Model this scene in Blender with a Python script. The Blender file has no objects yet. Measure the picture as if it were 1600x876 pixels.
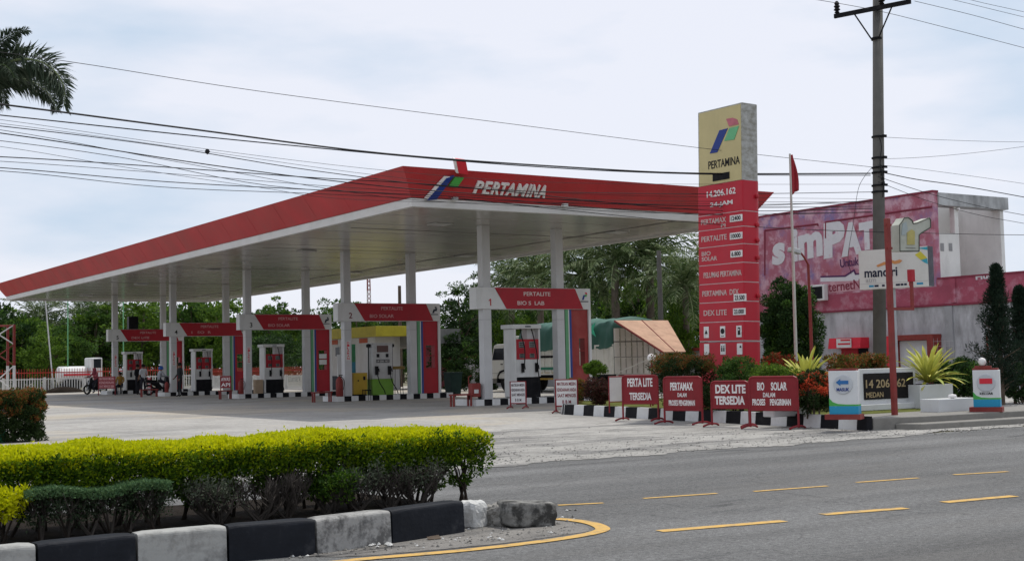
import bpy, math, random
import numpy as np
from mathutils import Vector, Matrix

# ------------------------------------------------------------------ camera, sky, sun, exposure
SC = bpy.context.scene
COL = SC.collection
# World axes: X runs along the road and the station front, Y runs back into the station, Z up.
FPX, CAM_H = 2053.0, 1.35
ROLL = math.atan(99/4550.0)
PITCH = math.atan((594-99/4550.0*1300-438)*math.cos(ROLL)/FPX)
CAM = np.array([-21.54, -35.62, CAM_H])
YAWV = np.array([0.543, 0.8397, 0.0]); YAWV /= np.linalg.norm(YAWV)
_R0 = np.array([YAWV[1], -YAWV[0], 0.0]); _Z = np.array([0, 0, 1.0])
FWD = YAWV*math.cos(PITCH)+_Z*math.sin(PITCH)
_U0 = -YAWV*math.sin(PITCH)+_Z*math.cos(PITCH)
RGT = _R0*math.cos(ROLL)-_U0*math.sin(ROLL)
UPV = _U0*math.cos(ROLL)+_R0*math.sin(ROLL)

cam = bpy.data.cameras.new('camera'); camo = bpy.data.objects.new('camera', cam); COL.objects.link(camo)
cam.sensor_width = 36; cam.lens = 36*FPX/1600; cam.clip_start = 0.1; cam.clip_end = 4000
camo.matrix_world = Matrix(((RGT[0], UPV[0], -FWD[0], CAM[0]), (RGT[1], UPV[1], -FWD[1], CAM[1]), (RGT[2], UPV[2], -FWD[2], CAM[2]), (0, 0, 0, 1)))
SC.camera = camo

SUNV = Vector((3.1, 1.0, 6.5)).normalized()
sun = bpy.data.lights.new('sun', 'SUN'); sun.energy = 2.5; sun.angle = math.radians(0.9); sun.color = (1.0, 0.955, 0.88)
suno = bpy.data.objects.new('sun', sun); COL.objects.link(suno); suno.location = (0, 0, 60)
suno.rotation_euler = SUNV.to_track_quat('Z', 'Y').to_euler()

W = bpy.data.worlds.new('World'); SC.world = W; W.use_nodes = True
wn, wl = W.node_tree.nodes, W.node_tree.links
wn.clear()
wo = wn.new('ShaderNodeOutputWorld'); wb = wn.new('ShaderNodeBackground'); wb.inputs['Strength'].default_value = 0.1
sky = wn.new('ShaderNodeTexSky'); sky.sky_type = 'NISHITA'; sky.sun_disc = False
sky.sun_elevation = math.asin(SUNV.z); sky.sun_rotation = math.atan2(SUNV.x, SUNV.y)
tc = wn.new('ShaderNodeTexCoord'); mp = wn.new('ShaderNodeMapping'); mp.inputs['Scale'].default_value = (1.0, 1.0, 3.4)
nz = wn.new('ShaderNodeTexNoise'); nz.inputs['Scale'].default_value = 3.2; nz.inputs['Detail'].default_value = 7; nz.inputs['Roughness'].default_value = 0.5
rp = wn.new('ShaderNodeValToRGB'); rp.color_ramp.elements[0].position = 0.34; rp.color_ramp.elements[0].color = (5.4, 6.45, 7.8, 1)
rp.color_ramp.elements[1].position = 0.54; rp.color_ramp.elements[1].color = (7.8, 8.0, 8.8, 1)
mx = wn.new('ShaderNodeMix'); mx.data_type = 'RGBA'; mx.inputs['Factor'].default_value = 0.93
wl.new(tc.outputs['Generated'], mp.inputs['Vector']); wl.new(mp.outputs['Vector'], nz.inputs['Vector']); wl.new(nz.outputs['Fac'], rp.inputs['Fac'])
wl.new(sky.outputs['Color'], mx.inputs[6]); wl.new(rp.outputs['Color'], mx.inputs[7])
wl.new(mx.outputs[2], wb.inputs['Color']); wl.new(wb.outputs['Background'], wo.inputs['Surface'])
vs = SC.view_settings; vs.view_transform = 'Standard'; vs.look = 'None'; vs.exposure = 0.16; vs.gamma = 1.0; vs.use_curve_mapping = False

# ------------------------------------------------------------------ survey helpers: sight lines of the photograph met with known planes
def ray(x, y): return FWD*FPX+RGT*(x-800)+UPV*(438-y)
def G(x, y, z=0.0):
    v = ray(x, y); p = CAM+v*((z-CAM_H)/v[2]); return Vector(p)
def PY(x, y, Y):
    v = ray(x, y); return Vector(CAM+v*((Y-CAM[1])/v[1]))
def PX(x, y, X):
    v = ray(x, y); return Vector(CAM+v*((X-CAM[0])/v[0]))
def PD(x, y, D):
    v = ray(x, y); return Vector(CAM+v*(D/(v@YAWV)))
rnd = random.Random(7)
NR = np.random.default_rng(11)

# ------------------------------------------------------------------ materials
def lin(c):
    if isinstance(c, str):
        c = [int(c[i:i+2], 16)/255 for i in (0, 2, 4)]
        return tuple(v/12.92 if v <= .04045 else ((v+.055)/1.055)**2.4 for v in c)
    return tuple(c)
MATS = {}
def mat(name, col, rough=0.6, var=0.12, scale=3.0, dirt=0.0, dcol=(.06, .05, .045), dscale=1.2, streak=1.0, bump=0.0, bscale=40.0, metal=0.0, edge=(.5, .72), detail=6):
    if name in MATS: return MATS[name]
    m = bpy.data.materials.new(name); m.use_nodes = True; MATS[name] = m
    n, l = m.node_tree.nodes, m.node_tree.links
    p = n['Principled BSDF']; p.inputs['Roughness'].default_value = rough; p.inputs['Metallic'].default_value = metal; p.inputs['Specular IOR Level'].default_value = .28 if max(lin(col)) > .05 else .13
    c = lin(col); t = n.new('ShaderNodeTexCoord')
    a = n.new('ShaderNodeTexNoise'); a.inputs['Scale'].default_value = scale; a.inputs['Detail'].default_value = detail; a.inputs['Roughness'].default_value = .6
    l.new(t.outputs['Object'], a.inputs['Vector'])
    r = n.new('ShaderNodeValToRGB')
    r.color_ramp.elements[0].position = .3; r.color_ramp.elements[0].color = tuple(max(0, v*(1-var)) for v in c)+(1,)
    r.color_ramp.elements[1].position = .7; r.color_ramp.elements[1].color = tuple(min(1, v*(1+var)) for v in c)+(1,)
    l.new(a.outputs['Fac'], r.inputs['Fac']); out = r.outputs['Color']
    if dirt > 0:
        mpn = n.new('ShaderNodeMapping'); mpn.inputs['Scale'].default_value = (1, 1, 1/streak); l.new(t.outputs['Object'], mpn.inputs['Vector'])
        d = n.new('ShaderNodeTexNoise'); d.inputs['Scale'].default_value = dscale; d.inputs['Detail'].default_value = 9; d.inputs['Roughness'].default_value = .68
        l.new(mpn.outputs['Vector'], d.inputs['Vector'])
        q = n.new('ShaderNodeValToRGB'); q.color_ramp.elements[0].position = edge[0]; q.color_ramp.elements[0].color = (0, 0, 0, 1)
        q.color_ramp.elements[1].position = edge[1]; q.color_ramp.elements[1].color = (dirt, dirt, dirt, 1)
        l.new(d.outputs['Fac'], q.inputs['Fac'])
        x = n.new('ShaderNodeMix'); x.data_type = 'RGBA'; x.inputs[7].default_value = lin(dcol)+(1,)
        l.new(q.outputs['Color'], x.inputs['Factor']); l.new(out, x.inputs[6]); out = x.outputs[2]
    l.new(out, p.inputs['Base Color'])
    if bump > 0:
        bn = n.new('ShaderNodeTexNoise'); bn.inputs['Scale'].default_value = bscale; bn.inputs['Detail'].default_value = 5
        l.new(t.outputs['Object'], bn.inputs['Vector'])
        b = n.new('ShaderNodeBump'); b.inputs['Strength'].default_value = bump; b.inputs['Distance'].default_value = .02
        l.new(bn.outputs['Fac'], b.inputs['Height']); l.new(b.outputs['Normal'], p.inputs['Normal'])
    return m
def leafmat(name, cols, trans=0.35, rough=.5):
    if name in MATS: return MATS[name]
    m = bpy.data.materials.new(name); m.use_nodes = True; MATS[name] = m
    n, l = m.node_tree.nodes, m.node_tree.links
    p = n['Principled BSDF']; p.inputs['Roughness'].default_value = rough+.12; p.inputs['Specular IOR Level'].default_value = .14
    g = n.new('ShaderNodeNewGeometry'); r = n.new('ShaderNodeValToRGB')
    els = r.color_ramp.elements
    while len(els) < len(cols): els.new(0.5)
    for i, c in enumerate(cols):
        els[i].position = i/(len(cols)-1); els[i].color = lin(c)+(1,)
    l.new(g.outputs['Random Per Island'], r.inputs['Fac']); l.new(r.outputs['Color'], p.inputs['Base Color'])
    if trans > 0:
        tr = n.new('ShaderNodeBsdfTranslucent'); mxs = n.new('ShaderNodeMixShader'); mxs.inputs[0].default_value = trans
        o = n['Material Output']
        l.new(r.outputs['Color'], tr.inputs['Color']); l.new(p.outputs[0], mxs.inputs[1]); l.new(tr.outputs[0], mxs.inputs[2]); l.new(mxs.outputs[0], o.inputs['Surface'])
    return m
def glassmat(name, col=(.02, .025, .03), rough=.08):
    return mat(name, col, rough, var=.05)

RED = mat('red_fascia_paint', (.43, .030, .036), .5, .14, .6, dirt=.5, dcol=(.26, .07, .06), dscale=.7, streak=4, edge=(.45, .75))
RED2 = mat('red_panel_paint', (.37, .013, .024), .45, .1, 2, dirt=.22, dcol=(.2, .05, .05), dscale=2.2, streak=3)
REDF = mat('faded_red_paint', (.30, .045, .04), .6, .15, 2, dirt=.4, dcol=(.32, .12, .1), dscale=2)
MAROON = mat('maroon_sign_paint', (.215, .013, .019), .5, .12, 6, dirt=.55, dcol=(.12, .03, .03), dscale=4, streak=2)
WHITE = mat('white_paint', (.66, .66, .65), .5, .06, 2, dirt=.35, dcol=(.3, .28, .25), dscale=2.0, streak=4)
WHITEC = mat('white_column_paint', (.54, .54, .54), .5, .07, 2, dirt=.5, dcol=(.36, .34, .31), dscale=1.6, streak=5)
WLET = mat('white_lettering', (.74, .72, .70), .6, .08, 8, dirt=.55, dcol=(.42, .3, .3), dscale=9)
WLETF = mat('faded_lettering', (.55, .40, .39), .6, .12, 8, dirt=.5, dcol=(.42, .1, .1), dscale=12)
BLACK = mat('black_paint', (.010, .010, .012), .75, .25, 4, dirt=.14, dcol=(.10, .095, .09), dscale=5)
BLACKP = mat('black_plastic', (.012, .012, .013), .4, .1, 5)
RUBBER = mat('tyre_rubber', (.016, .016, .017), .8, .2, 8, dirt=.3, dcol=(.09, .08, .07), dscale=6)
TRIM = mat('canopy_trim_sheet', (.56, .555, .535), .45, .06, 1.2, dirt=.45, dcol=(.4, .38, .34), dscale=1.4, streak=.3)
STEEL = mat('galvanised_steel', (.38, .39, .40), .45, .1, 4, metal=.6)
CONC = mat('pole_concrete', (.115, .11, .10), .85, .15, 3, dirt=.6, dcol=(.09, .085, .08), dscale=1.5, streak=6, bump=.25, bscale=30)
RUST = mat('rusty_red_steel', (.22, .035, .03), .6, .2, 5, dirt=.4, dcol=(.15, .07, .05), dscale=6)
GREENM = mat('green_stripe_paint', (.13, .34, .17), .5, .08, 3)
BLUEM = mat('blue_stripe_paint', (.03, .06, .24), .5, .08, 3)
CYAN = mat('cyan_stripe_paint', (.02, .27, .46), .5, .08, 3, dirt=.2, dscale=4)
GREENL = mat('logo_green', (.07, .36, .07), .45, .1, 3)
BLUEL = mat('logo_blue', (.015, .04, .22), .45, .1, 3)
REDL = mat('logo_red', (.62, .03, .05), .45, .1, 3)
WOODB = mat('weathered_plywood', (.47, .29, .19), .75, .16, 2, dirt=.6, dcol=(.28, .14, .09), dscale=3, bump=.1)
BARK = mat('tree_bark', (.10, .075, .055), .9, .3, 6, bump=.4, bscale=25)
TWIG = mat('dry_twigs', (.055, .046, .039), .9, .3, 6)
STEM = mat('hedge_stems', (.035, .027, .022), .9, .3, 9)
PALMT = mat('palm_trunk', (.14, .115, .09), .9, .3, 5, bump=.5, bscale=14)
GLASS = glassmat('dark_glass')

# ------------------------------------------------------------------ mesh builder
class MB:
    def __init__(s): s.v = []; s.f = []; s.m = []; s.mats = []
    def mi(s, m):
        if m not in s.mats: s.mats.append(m)
        return s.mats.index(m)
    def add(s, vs_, fs, m):
        o = len(s.v); k = s.mi(m)
        s.v += [tuple(v) for v in vs_]
        for f in fs: s.f.append(tuple(i+o for i in f)); s.m.append(k)
        return s
    def box(s, x0, x1, y0, y1, z0, z1, m):
        v = [(x0, y0, z0), (x1, y0, z0), (x1, y1, z0), (x0, y1, z0), (x0, y0, z1), (x1, y0, z1), (x1, y1, z1), (x0, y1, z1)]
        return s.add(v, [(0, 3, 2, 1), (4, 5, 6, 7), (0, 1, 5, 4), (1, 2, 6, 5), (2, 3, 7, 6), (3, 0, 4, 7)], m)
    def hexa(s, v, m):
        return s.add(v, [(0, 3, 2, 1), (4, 5, 6, 7), (0, 1, 5, 4), (1, 2, 6, 5), (2, 3, 7, 6), (3, 0, 4, 7)], m)
    def tube(s, pts, r, m, n=8, caps=True):
        pts = [Vector(p) for p in pts]; rs = r if isinstance(r, (list, tuple)) else [r]*len(pts)
        rings = []; up = None
        for i, p in enumerate(pts):
            d = (pts[min(i+1, len(pts)-1)]-pts[max(i-1, 0)])
            if d.length < 1e-9: d = Vector((0, 0, 1))
            d.normalize()
            if up is None: up = Vector((0, 0, 1)) if abs(d.z) < .9 else Vector((0, 1, 0))
            x = d.cross(up)
            if x.length < 1e-4: x = d.orthogonal()
            x.normalize(); y = x.cross(d).normalized(); up = y
            rings.append([p+(x*math.cos(2*math.pi*k/n)+y*math.sin(2*math.pi*k/n))*rs[i] for k in range(n)])
        v = [q for g in rings for q in g]; f = []
        for i in range(len(pts)-1):
            for k in range(n):
                k2 = (k+1) % n; f.append((i*n+k, i*n+k2, (i+1)*n+k2, (i+1)*n+k))
        if caps: f.append(tuple(range(n))[::-1]); f.append(tuple((len(pts)-1)*n+k for k in range(n)))
        return s.add(v, f, m)
    def lathe(s, c, prof, m, n=16, axis=2):
        c = Vector(c); v = []; f = []
        for (r, h) in prof:
            for k in range(n):
                a = 2*math.pi*k/n; q = [r*math.cos(a), r*math.sin(a)]
                if axis == 2: w = (q[0], q[1], h)
                elif axis == 1: w = (q[0], h, q[1])
                else: w = (h, q[0], q[1])
                v.append(c+Vector(w))
        for i in range(len(prof)-1):
            for k in range(n):
                k2 = (k+1) % n; f.append((i*n+k, i*n+k2, (i+1)*n+k2, (i+1)*n+k))
        f.append(tuple(range(n))[::-1]); f.append(tuple((len(prof)-1)*n+k for k in range(n)))
        return s.add(v, f, m)
    def prism(s, poly, o, ex, ey, ez, d, m):
        """polygon in (ex,ey) from o, from depth 0 to d along ez"""
        o, ex, ey, ez = Vector(o), Vector(ex), Vector(ey), Vector(ez); n = len(poly)
        v = [o+ex*x+ey*y for x, y in poly]+[o+ex*x+ey*y+ez*d for x, y in poly]
        f = [tuple(range(n))[::-1], tuple(range(n, 2*n))]+[(i, (i+1) % n, n+(i+1) % n, n+i) for i in range(n)]
        return s.add(v, f, m)
    def text(s, t, c, w, h, right, up, m, depth=.006, bold=.0, shear=0.0):
        V, F = text_mesh(t, bold, shear); right, up = Vector(right).normalized(), Vector(up).normalized(); nrm = right.cross(up)
        lo, hi = V.min(0), V.max(0); sz = hi-lo
        if w is None: w = h*sz[0]/sz[1]
        c = Vector(c); q = (V-(lo+hi)/2)/np.maximum(sz, 1e-6)
        return s.add([c+right*(p[0]*w)+up*(p[1]*h)+nrm*((p[2]+.5)*depth) for p in q], F, m)
    def build(s, name, parent=None, smooth=False, bevel=0.0, loc=None):
        me = bpy.data.meshes.new(name); me.from_pydata(s.v, [], s.f)
        for m in s.mats: me.materials.append(m)
        me.polygons.foreach_set('material_index', s.m)
        if smooth: me.polygons.foreach_set('use_smooth', [True]*len(s.f))
        me.validate(); me.update()
        o = bpy.data.objects.new(name, me); COL.objects.link(o)
        if parent is not None: o.parent = parent
        if loc is not None: o.location = loc
        if bevel > 0:
            b = o.modifiers.new('bevel', 'BEVEL'); b.width = bevel; b.segments = 2; b.limit_method = 'ANGLE'; b.angle_limit = .6
        return o
_TX = {}
def text_mesh(t, bold, shear):
    k = (t, bold, shear)
    if k not in _TX:
        c = bpy.data.curves.new('t', 'FONT'); c.body = t; c.size = 1; c.offset = bold; c.extrude = .05; c.shear = shear; c.resolution_u = 3
        o = bpy.data.objects.new('t', c); COL.objects.link(o)
        dg = bpy.context.evaluated_depsgraph_get(); dg.update()
        me = bpy.data.meshes.new_from_object(o.evaluated_get(dg))
        V = np.array([v.co[:] for v in me.vertices]); F = [tuple(p.vertices) for p in me.polygons]
        bpy.data.objects.remove(o); bpy.data.curves.remove(c); bpy.data.meshes.remove(me)
        _TX[k] = (V, F)
    return _TX[k]
def tag(o, label=None, cat=None, group=None, kind=None):
    if label: o['label'] = label
    if cat: o['category'] = cat
    if group: o['group'] = group
    if kind: o['kind'] = kind
    return o
def thing(name, label, cat, loc=(0, 0, 0), rz=0.0, group=None):
    o = bpy.data.objects.new(name, None); COL.objects.link(o); o.location = loc; o.rotation_euler = (0, 0, rz); o.empty_display_size = .2
    return tag(o, label, cat, group)
def copy_tree(o, parent=None):
    c = o.copy(); COL.objects.link(c)
    if parent is not None: c.parent = parent
    for ch in o.children: copy_tree(ch, c)
    return c
def sheet(name, poly, z, m, kind='structure'):
    me = bpy.data.meshes.new(name); me.from_pydata([(p[0], p[1], z) for p in poly], [], [tuple(range(len(poly)))]); me.materials.append(m)
    o = bpy.data.objects.new(name, me); COL.objects.link(o); tag(o, kind=kind); return o
RT, UP, FR = Vector((1, 0, 0)), Vector((0, 0, 1)), Vector((0, -1, 0))

def logo(mb, o, right, up, s, d=.02, white=False):
    """three slanted blades: blue below left, green right, red on top"""
    n = Vector(right).cross(Vector(up)).normalized()
    if white:
        mb.prism([(-.52*s, -.5*s), (-.36*s, -.5*s), (0, .22*s), (-.26*s, .22*s)], o, right, up, n, d*.6, WLET)
    mb.prism([(-.42*s, -.5*s), (-.12*s, -.5*s), (.12*s, .18*s), (-.14*s, .18*s)], o, right, up, n, d, BLUEL)
    mb.prism([(.06*s, -.06*s), (.36*s, -.06*s), (.48*s, .25*s), (.16*s, .25*s)], o, right, up, n, d, GREENL)
    mb.prism([(.24*s, .28*s), (.5*s, .28*s), (.42*s, .52*s), (.13*s, .55*s)], o, right, up, n, d, REDL)

# ------------------------------------------------------------------ ground, road, forecourt
def ground_mat(name, base, kind):
    m = bpy.data.materials.new(name); m.use_nodes = True
    n, l = m.node_tree.nodes, m.node_tree.links; p = n['Principled BSDF']; p.inputs['Roughness'].default_value = .9; p.inputs['Specular IOR Level'].default_value = .2 if kind != 'soil' else .03
    t = n.new('ShaderNodeTexCoord')
    def noise(sc, det=6, ro=.6, mapping=None):
        x = n.new('ShaderNodeTexNoise'); x.inputs['Scale'].default_value = sc; x.inputs['Detail'].default_value = det; x.inputs['Roughness'].default_value = ro
        if mapping:
            q = n.new('ShaderNodeMapping'); q.inputs['Scale'].default_value = mapping; l.new(t.outputs['Object'], q.inputs['Vector']); l.new(q.outputs['Vector'], x.inputs['Vector'])
        else: l.new(t.outputs['Object'], x.inputs['Vector'])
        return x.outputs['Fac']
    def ramp(f, stops):
        r = n.new('ShaderNodeValToRGB'); els = r.color_ramp.elements
        while len(els) < len(stops): els.new(.5)
        for i, (a, c) in enumerate(stops):
            els[i].position = a; els[i].color = (c if isinstance(c, tuple) else (c, c, c))+(1,)
        l.new(f, r.inputs['Fac']); return r.outputs['Color']
    def mix(a, b, f, mode='MIX'):
        x = n.new('ShaderNodeMix'); x.data_type = 'RGBA'; x.blend_type = mode
        for sock, val in ((x.inputs['Factor'], f), (x.inputs[6], a), (x.inputs[7], b)):
            if isinstance(val, (int, float)): sock.default_value = val
            elif isinstance(val, tuple): sock.default_value = val+(1,)
            else: l.new(val, sock)
        return x.outputs[2]
    b = lin(base)
    if kind == 'asphalt':
        c = ramp(noise(.35, 8, .62, (.35, 1.3, 1)), [(.36, tuple(v*.78 for v in b)), (.5, b), (.64, tuple(v*1.2 for v in b))])
        c = mix(c, ramp(noise(95, 3, .7), [(.32, .55), (.5, 1.0), (.7, 1.5)]), 1.0, 'MULTIPLY')
        c = mix(c, ramp(noise(19, 6, .78), [(.34, .66), (.5, 1.0), (.66, 1.32)]), 1.0, 'MULTIPLY')
        c = mix(c, ramp(noise(.9, 4, .5, (.03, 1, 1)), [(.38, .80), (.5, 1.0), (.62, 1.14)]), 1.0, 'MULTIPLY')
        crk = n.new('ShaderNodeTexVoronoi'); crk.feature = 'DISTANCE_TO_EDGE'; crk.inputs['Scale'].default_value = .33
        wv = n.new('ShaderNodeVectorMath'); wv.operation = 'ADD'; nn = n.new('ShaderNodeTexNoise'); nn.inputs['Scale'].default_value = 1.5; nn.inputs['Detail'].default_value = 5
        l.new(t.outputs['Object'], nn.inputs['Vector']); l.new(nn.outputs['Color'], wv.inputs[0]); l.new(t.outputs['Object'], wv.inputs[1]); l.new(wv.outputs[0], crk.inputs['Vector'])
        c = mix(c, (.03, .03, .03), ramp(crk.outputs['Distance'], [(0.0, .35), (.006, 0.0)]))
        c = mix(c, (.21, .20, .185), ramp(noise(.5, 8, .68, (.25, 1.6, 1)), [(.5, 0.0), (.72, .5)]))
        c = mix(c, (.045, .045, .047), ramp(noise(.8, 7, .6, (.5, 1.5, 1)), [(.64, 0.0), (.70, .55)]))
        hb = noise(110, 3, .7); st = .7
    elif kind == 'concrete':
        c = ramp(noise(.22, 9, .65), [(.28, tuple(v*.72 for v in b)), (.48, b), (.7, tuple(v*1.22 for v in b))])
        c = mix(c, ramp(noise(2.2, 7, .7), [(.3, .84), (.65, 1.08)]), 1.0, 'MULTIPLY')
        c = mix(c, (.44, .385, .30), ramp(noise(.13, 7, .62), [(.50, 0.0), (.56, .6)]))
        c = mix(c, (.25, .245, .235), ramp(noise(.19, 8, .66, (.5, 1.3, 1)), [(.52, 0.0), (.60, .7)]))
        c = mix(c, (.085, .08, .075), ramp(noise(.6, 9, .72, (.45, 1.5, 1)), [(.60, 0.0), (.70, .55)]))
        c = mix(c, ramp(noise(9, 8, .75), [(.34, .72), (.5, 1.0), (.7, 1.12)]), 1.0, 'MULTIPLY')
        br = n.new('ShaderNodeTexBrick'); br.offset = 0; br.inputs['Scale'].default_value = .2; br.inputs['Mortar Size'].default_value = .004
        br.inputs['Color1'].default_value = (1, 1, 1, 1); br.inputs['Color2'].default_value = (.97, .97, .97, 1); br.inputs['Mortar'].default_value = (.72, .7, .67, 1); br.inputs['Brick Width'].default_value = 1.3; br.inputs['Row Height'].default_value = 1
        l.new(t.outputs['Object'], br.inputs['Vector']); c = mix(c, br.outputs['Color'], 1.0, 'MULTIPLY')
        hb = noise(30, 4, .6); st = .25
    elif kind == 'gravel':
        c = ramp(noise(.5, 9, .7), [(.3, tuple(v*.68 for v in b)), (.5, b), (.68, tuple(min(1, v*1.25) for v in b))])
        c = mix(c, ramp(noise(5, 9, .78, (.6, 1.4, 1)), [(.33, .5), (.46, .96), (.7, 1.14)]), 1.0, 'MULTIPLY')
        c = mix(c, ramp(noise(55, 3, .7), [(.3, .68), (.7, 1.22)]), 1.0, 'MULTIPLY')
        c = mix(c, (.14, .138, .135), ramp(noise(.7, 9, .74, (.4, 1.5, 1)), [(.5, 0.0), (.58, .7)]))
        c = mix(c, (.05, .05, .052), ramp(noise(1.6, 9, .72, (.45, 1.6, 1)), [(.56, 0.0), (.63, .75)]))
        hb = noise(14, 9, .8); st = 1.0
    elif kind == 'soil':
        c = ramp(noise(3, 8, .7), [(.3, tuple(v*.55 for v in b)), (.7, tuple(v*1.4 for v in b))]); hb = noise(14, 8, .75); st = 1.0
    else:
        c = ramp(noise(.08, 8, .65), [(.3, tuple(v*.6 for v in b)), (.5, b), (.75, tuple(v*1.3 for v in b))])
        c = mix(c, ramp(noise(6, 6, .7), [(.3, .7), (.7, 1.2)]), 1.0, 'MULTIPLY'); hb = noise(9, 6, .7); st = .6
    l.new(c, p.inputs['Base Color'])
    bp = n.new('ShaderNodeBump'); bp.inputs['Strength'].default_value = st; bp.inputs['Distance'].default_value = .03
    l.new(hb, bp.inputs['Height']); l.new(bp.outputs['Normal'], p.inputs['Normal'])
    return m
GM = ground_mat('dry_earth_and_grass', (.16, .15, .10), 'earth')
ASPH = ground_mat('worn_asphalt', (.172, .172, .169), 'asphalt')
CONCR = ground_mat('stained_concrete', (.36, .348, .325), 'concrete')
GRAV = ground_mat('broken_stone_gravel', (.385, .372, .345), 'gravel')
SOIL = ground_mat('dark_soil', (.026, .021, .017), 'soil')
LAWN = ground_mat('thin_lawn', (.11, .12, .035), 'soil')
SANDM = ground_mat('road_sand', (.27, .255, .235), 'gravel')

sheet('ground', [(-1500, -1500), (1500, -1500), (1500, 1500), (-1500, 1500)], -.012, GM)
def wavy(y, x0, x1, amp, step, seed):
    r = random.Random(seed); n = int(abs(x1-x0)/step); ph = [r.uniform(0, 6.3) for _ in range(5)]; out = []
    for i in range(n+1):
        x = x0+(x1-x0)*i/n
        out.append((x, y+amp*(.5*math.sin(x*.31+ph[0])+.35*math.sin(x*.9+ph[1])+.3*math.sin(x*2.3+ph[2])+.22*math.sin(x*5.1+ph[3]))+r.uniform(-.07, .07)))
    return out
sheet('road', [(-260, -60), (260, -60)]+[(260, -20.6), (-260, -20.6)], -.004, ASPH)
sheet('forecourt', [(-70, -17.6), (40, -17.6), (40, 8), (18, 30), (18, 56), (-70, 56)], -.002, CONCR)
sheet('gravel_verge', wavy(-20.75, -80, 60, .34, .10, 3)+wavy(-13.6, 60, -80, 1.1, .4, 5), .002, GRAV)

# ---- painted lines
YEL = mat('yellow_road_paint', (.60, .37, .10), .8, .14, 9, dirt=.85, dcol=(.17, .15, .12), dscale=9, edge=(.47, .66))
mk = MB()
def stripe(a, b, w):
    a, b = Vector((a.x, a.y, 0)), Vector((b.x, b.y, 0)); d = (b-a).normalized(); n = Vector((-d.y, d.x, 0))*w/2; z = Vector((0, 0, .0012))
    mk.add([a-n+z, b-n+z, b+n+z, a+n+z], [(0, 1, 2, 3)], YEL)
for p0, p1 in (((1030, 829), (1225, 813)), ((1285, 803), (1415, 793)), ((1475, 784), (1585, 774))): stripe(G(*p0), G(*p1), .125)
q0 = G(1475, 784); q1 = G(1285, 803); stp = q0-q1
for i in (1, 2, 3): stripe(q0+stp*i, q0+stp*i+(G(1585, 774)-q0), .125)
for p0, p1 in (((872, 788.5), (943, 785)), ((1005, 778), (1120, 770)), ((1178, 767), (1293, 758.5)), ((1338, 753), (1435, 746)), ((1490, 741), (1575, 736))): stripe(G(*p0), G(*p1), .072)
q0 = G(1490, 740.5); q1 = G(1338, 753); stp = q0-q1
for i in (1, 2, 3): stripe(q0+stp*i, q0+stp*i+(G(1575, 735)-q0), .09)
def ribbon(pts, w, m, z=.0025):
    P = [Vector((p.x, p.y, 0)) for p in pts]; L, R = [], []
    for i, p in enumerate(P):
        d = (P[min(i+1, len(P)-1)]-P[max(i-1, 0)]).normalized(); n = Vector((-d.y, d.x, 0))*w/2
        L.append(p+n); R.append(p-n)
    v = [(q.x, q.y, z) for q in L+R]; n = len(P)
    mk.add(v, [(n+i, n+i+1, i+1, i) for i in range(n-1)], m)
def smooth_pts(pts, k=5):
    P = [Vector(p) for p in pts]; out = []
    for i in range(len(P)-1):
        a, b, c, d = P[max(i-1, 0)], P[i], P[i+1], P[min(i+2, len(P)-1)]
        for j in range(k):
            t = j/k; out.append(.5*((2*b)+(c-a)*t+(2*a-5*b+4*c-d)*t*t+(3*b-a-3*c+d)*t**3))
    out.append(P[-1]); return out
loop = [G(x, y) for x, y in ((430, 889), (560, 873.5), (700, 861.5), (800, 851), (880, 840.5), (925, 832.5), (942, 825.5), (925, 817), (895, 812), (868, 810))]
loop = [loop[0]+(loop[0]-loop[1])*3]+loop
ribbon(smooth_pts(loop), .12, YEL)
tag(mk.build('road_markings'), kind='structure')
sp = [G(x, y, 0) for x, y in ((480, 868), (560, 868), (700, 856), (800, 846), (880, 835), (920, 828), (905, 818), (860, 812), (780, 806), (720, 806), (640, 812))]
sheet('sand_patch', [(p.x, p.y) for p in smooth_pts(sp, 4)], -0.0005, SANDM)

# ------------------------------------------------------------------ median: bed, kerb blocks, stones
KL = [G(x, y, .25) for x, y in ((0, 851), (58, 848.5), (214, 833), (356, 820.5), (494, 810), (612, 796), (726, 781))]
d0 = (KL[2]-KL[1]); KL = [KL[0]-d0*2.0-(KL[1]-KL[0])*0, KL[1]-d0*1.0]+KL[1:]
KL = [k.copy() for k in KL]
bed = [(k.x, k.y+.08) for k in KL]+[(KL[-1].x+.25, KL[-1].y+.6), (KL[-1].x+.1, KL[-1].y+2.2), (KL[0].x, KL[-1].y+2.6)]
bm = MB(); nb = len(bed)
bm.add([(x, y, .15) for x, y in bed]+[(x, y, -.01) for x, y in bed], [tuple(range(nb))]+[(i, nb+i, nb+(i+1) % nb, (i+1) % nb) for i in range(nb)], SOIL)
tag(bm.build('median_bed'), kind='structure')
KW = mat('dirty_white_kerb', (.37, .37, .35), .75, .12, 5, dirt=.8, dcol=(.11, .105, .10), dscale=5, bump=.4, bscale=18, edge=(.45, .66))
KG = mat('scraped_grey_kerb', (.33, .325, .31), .8, .2, 5, dirt=.9, dcol=(.09, .088, .085), dscale=7, bump=.6, bscale=16, edge=(.45, .58))
KB = mat('black_kerb_paint', (.014, .016, .021), .65, .3, 3, dirt=.35, dcol=(.10, .10, .10), dscale=6, bump=.25, bscale=20, edge=(.55, .8))
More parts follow.
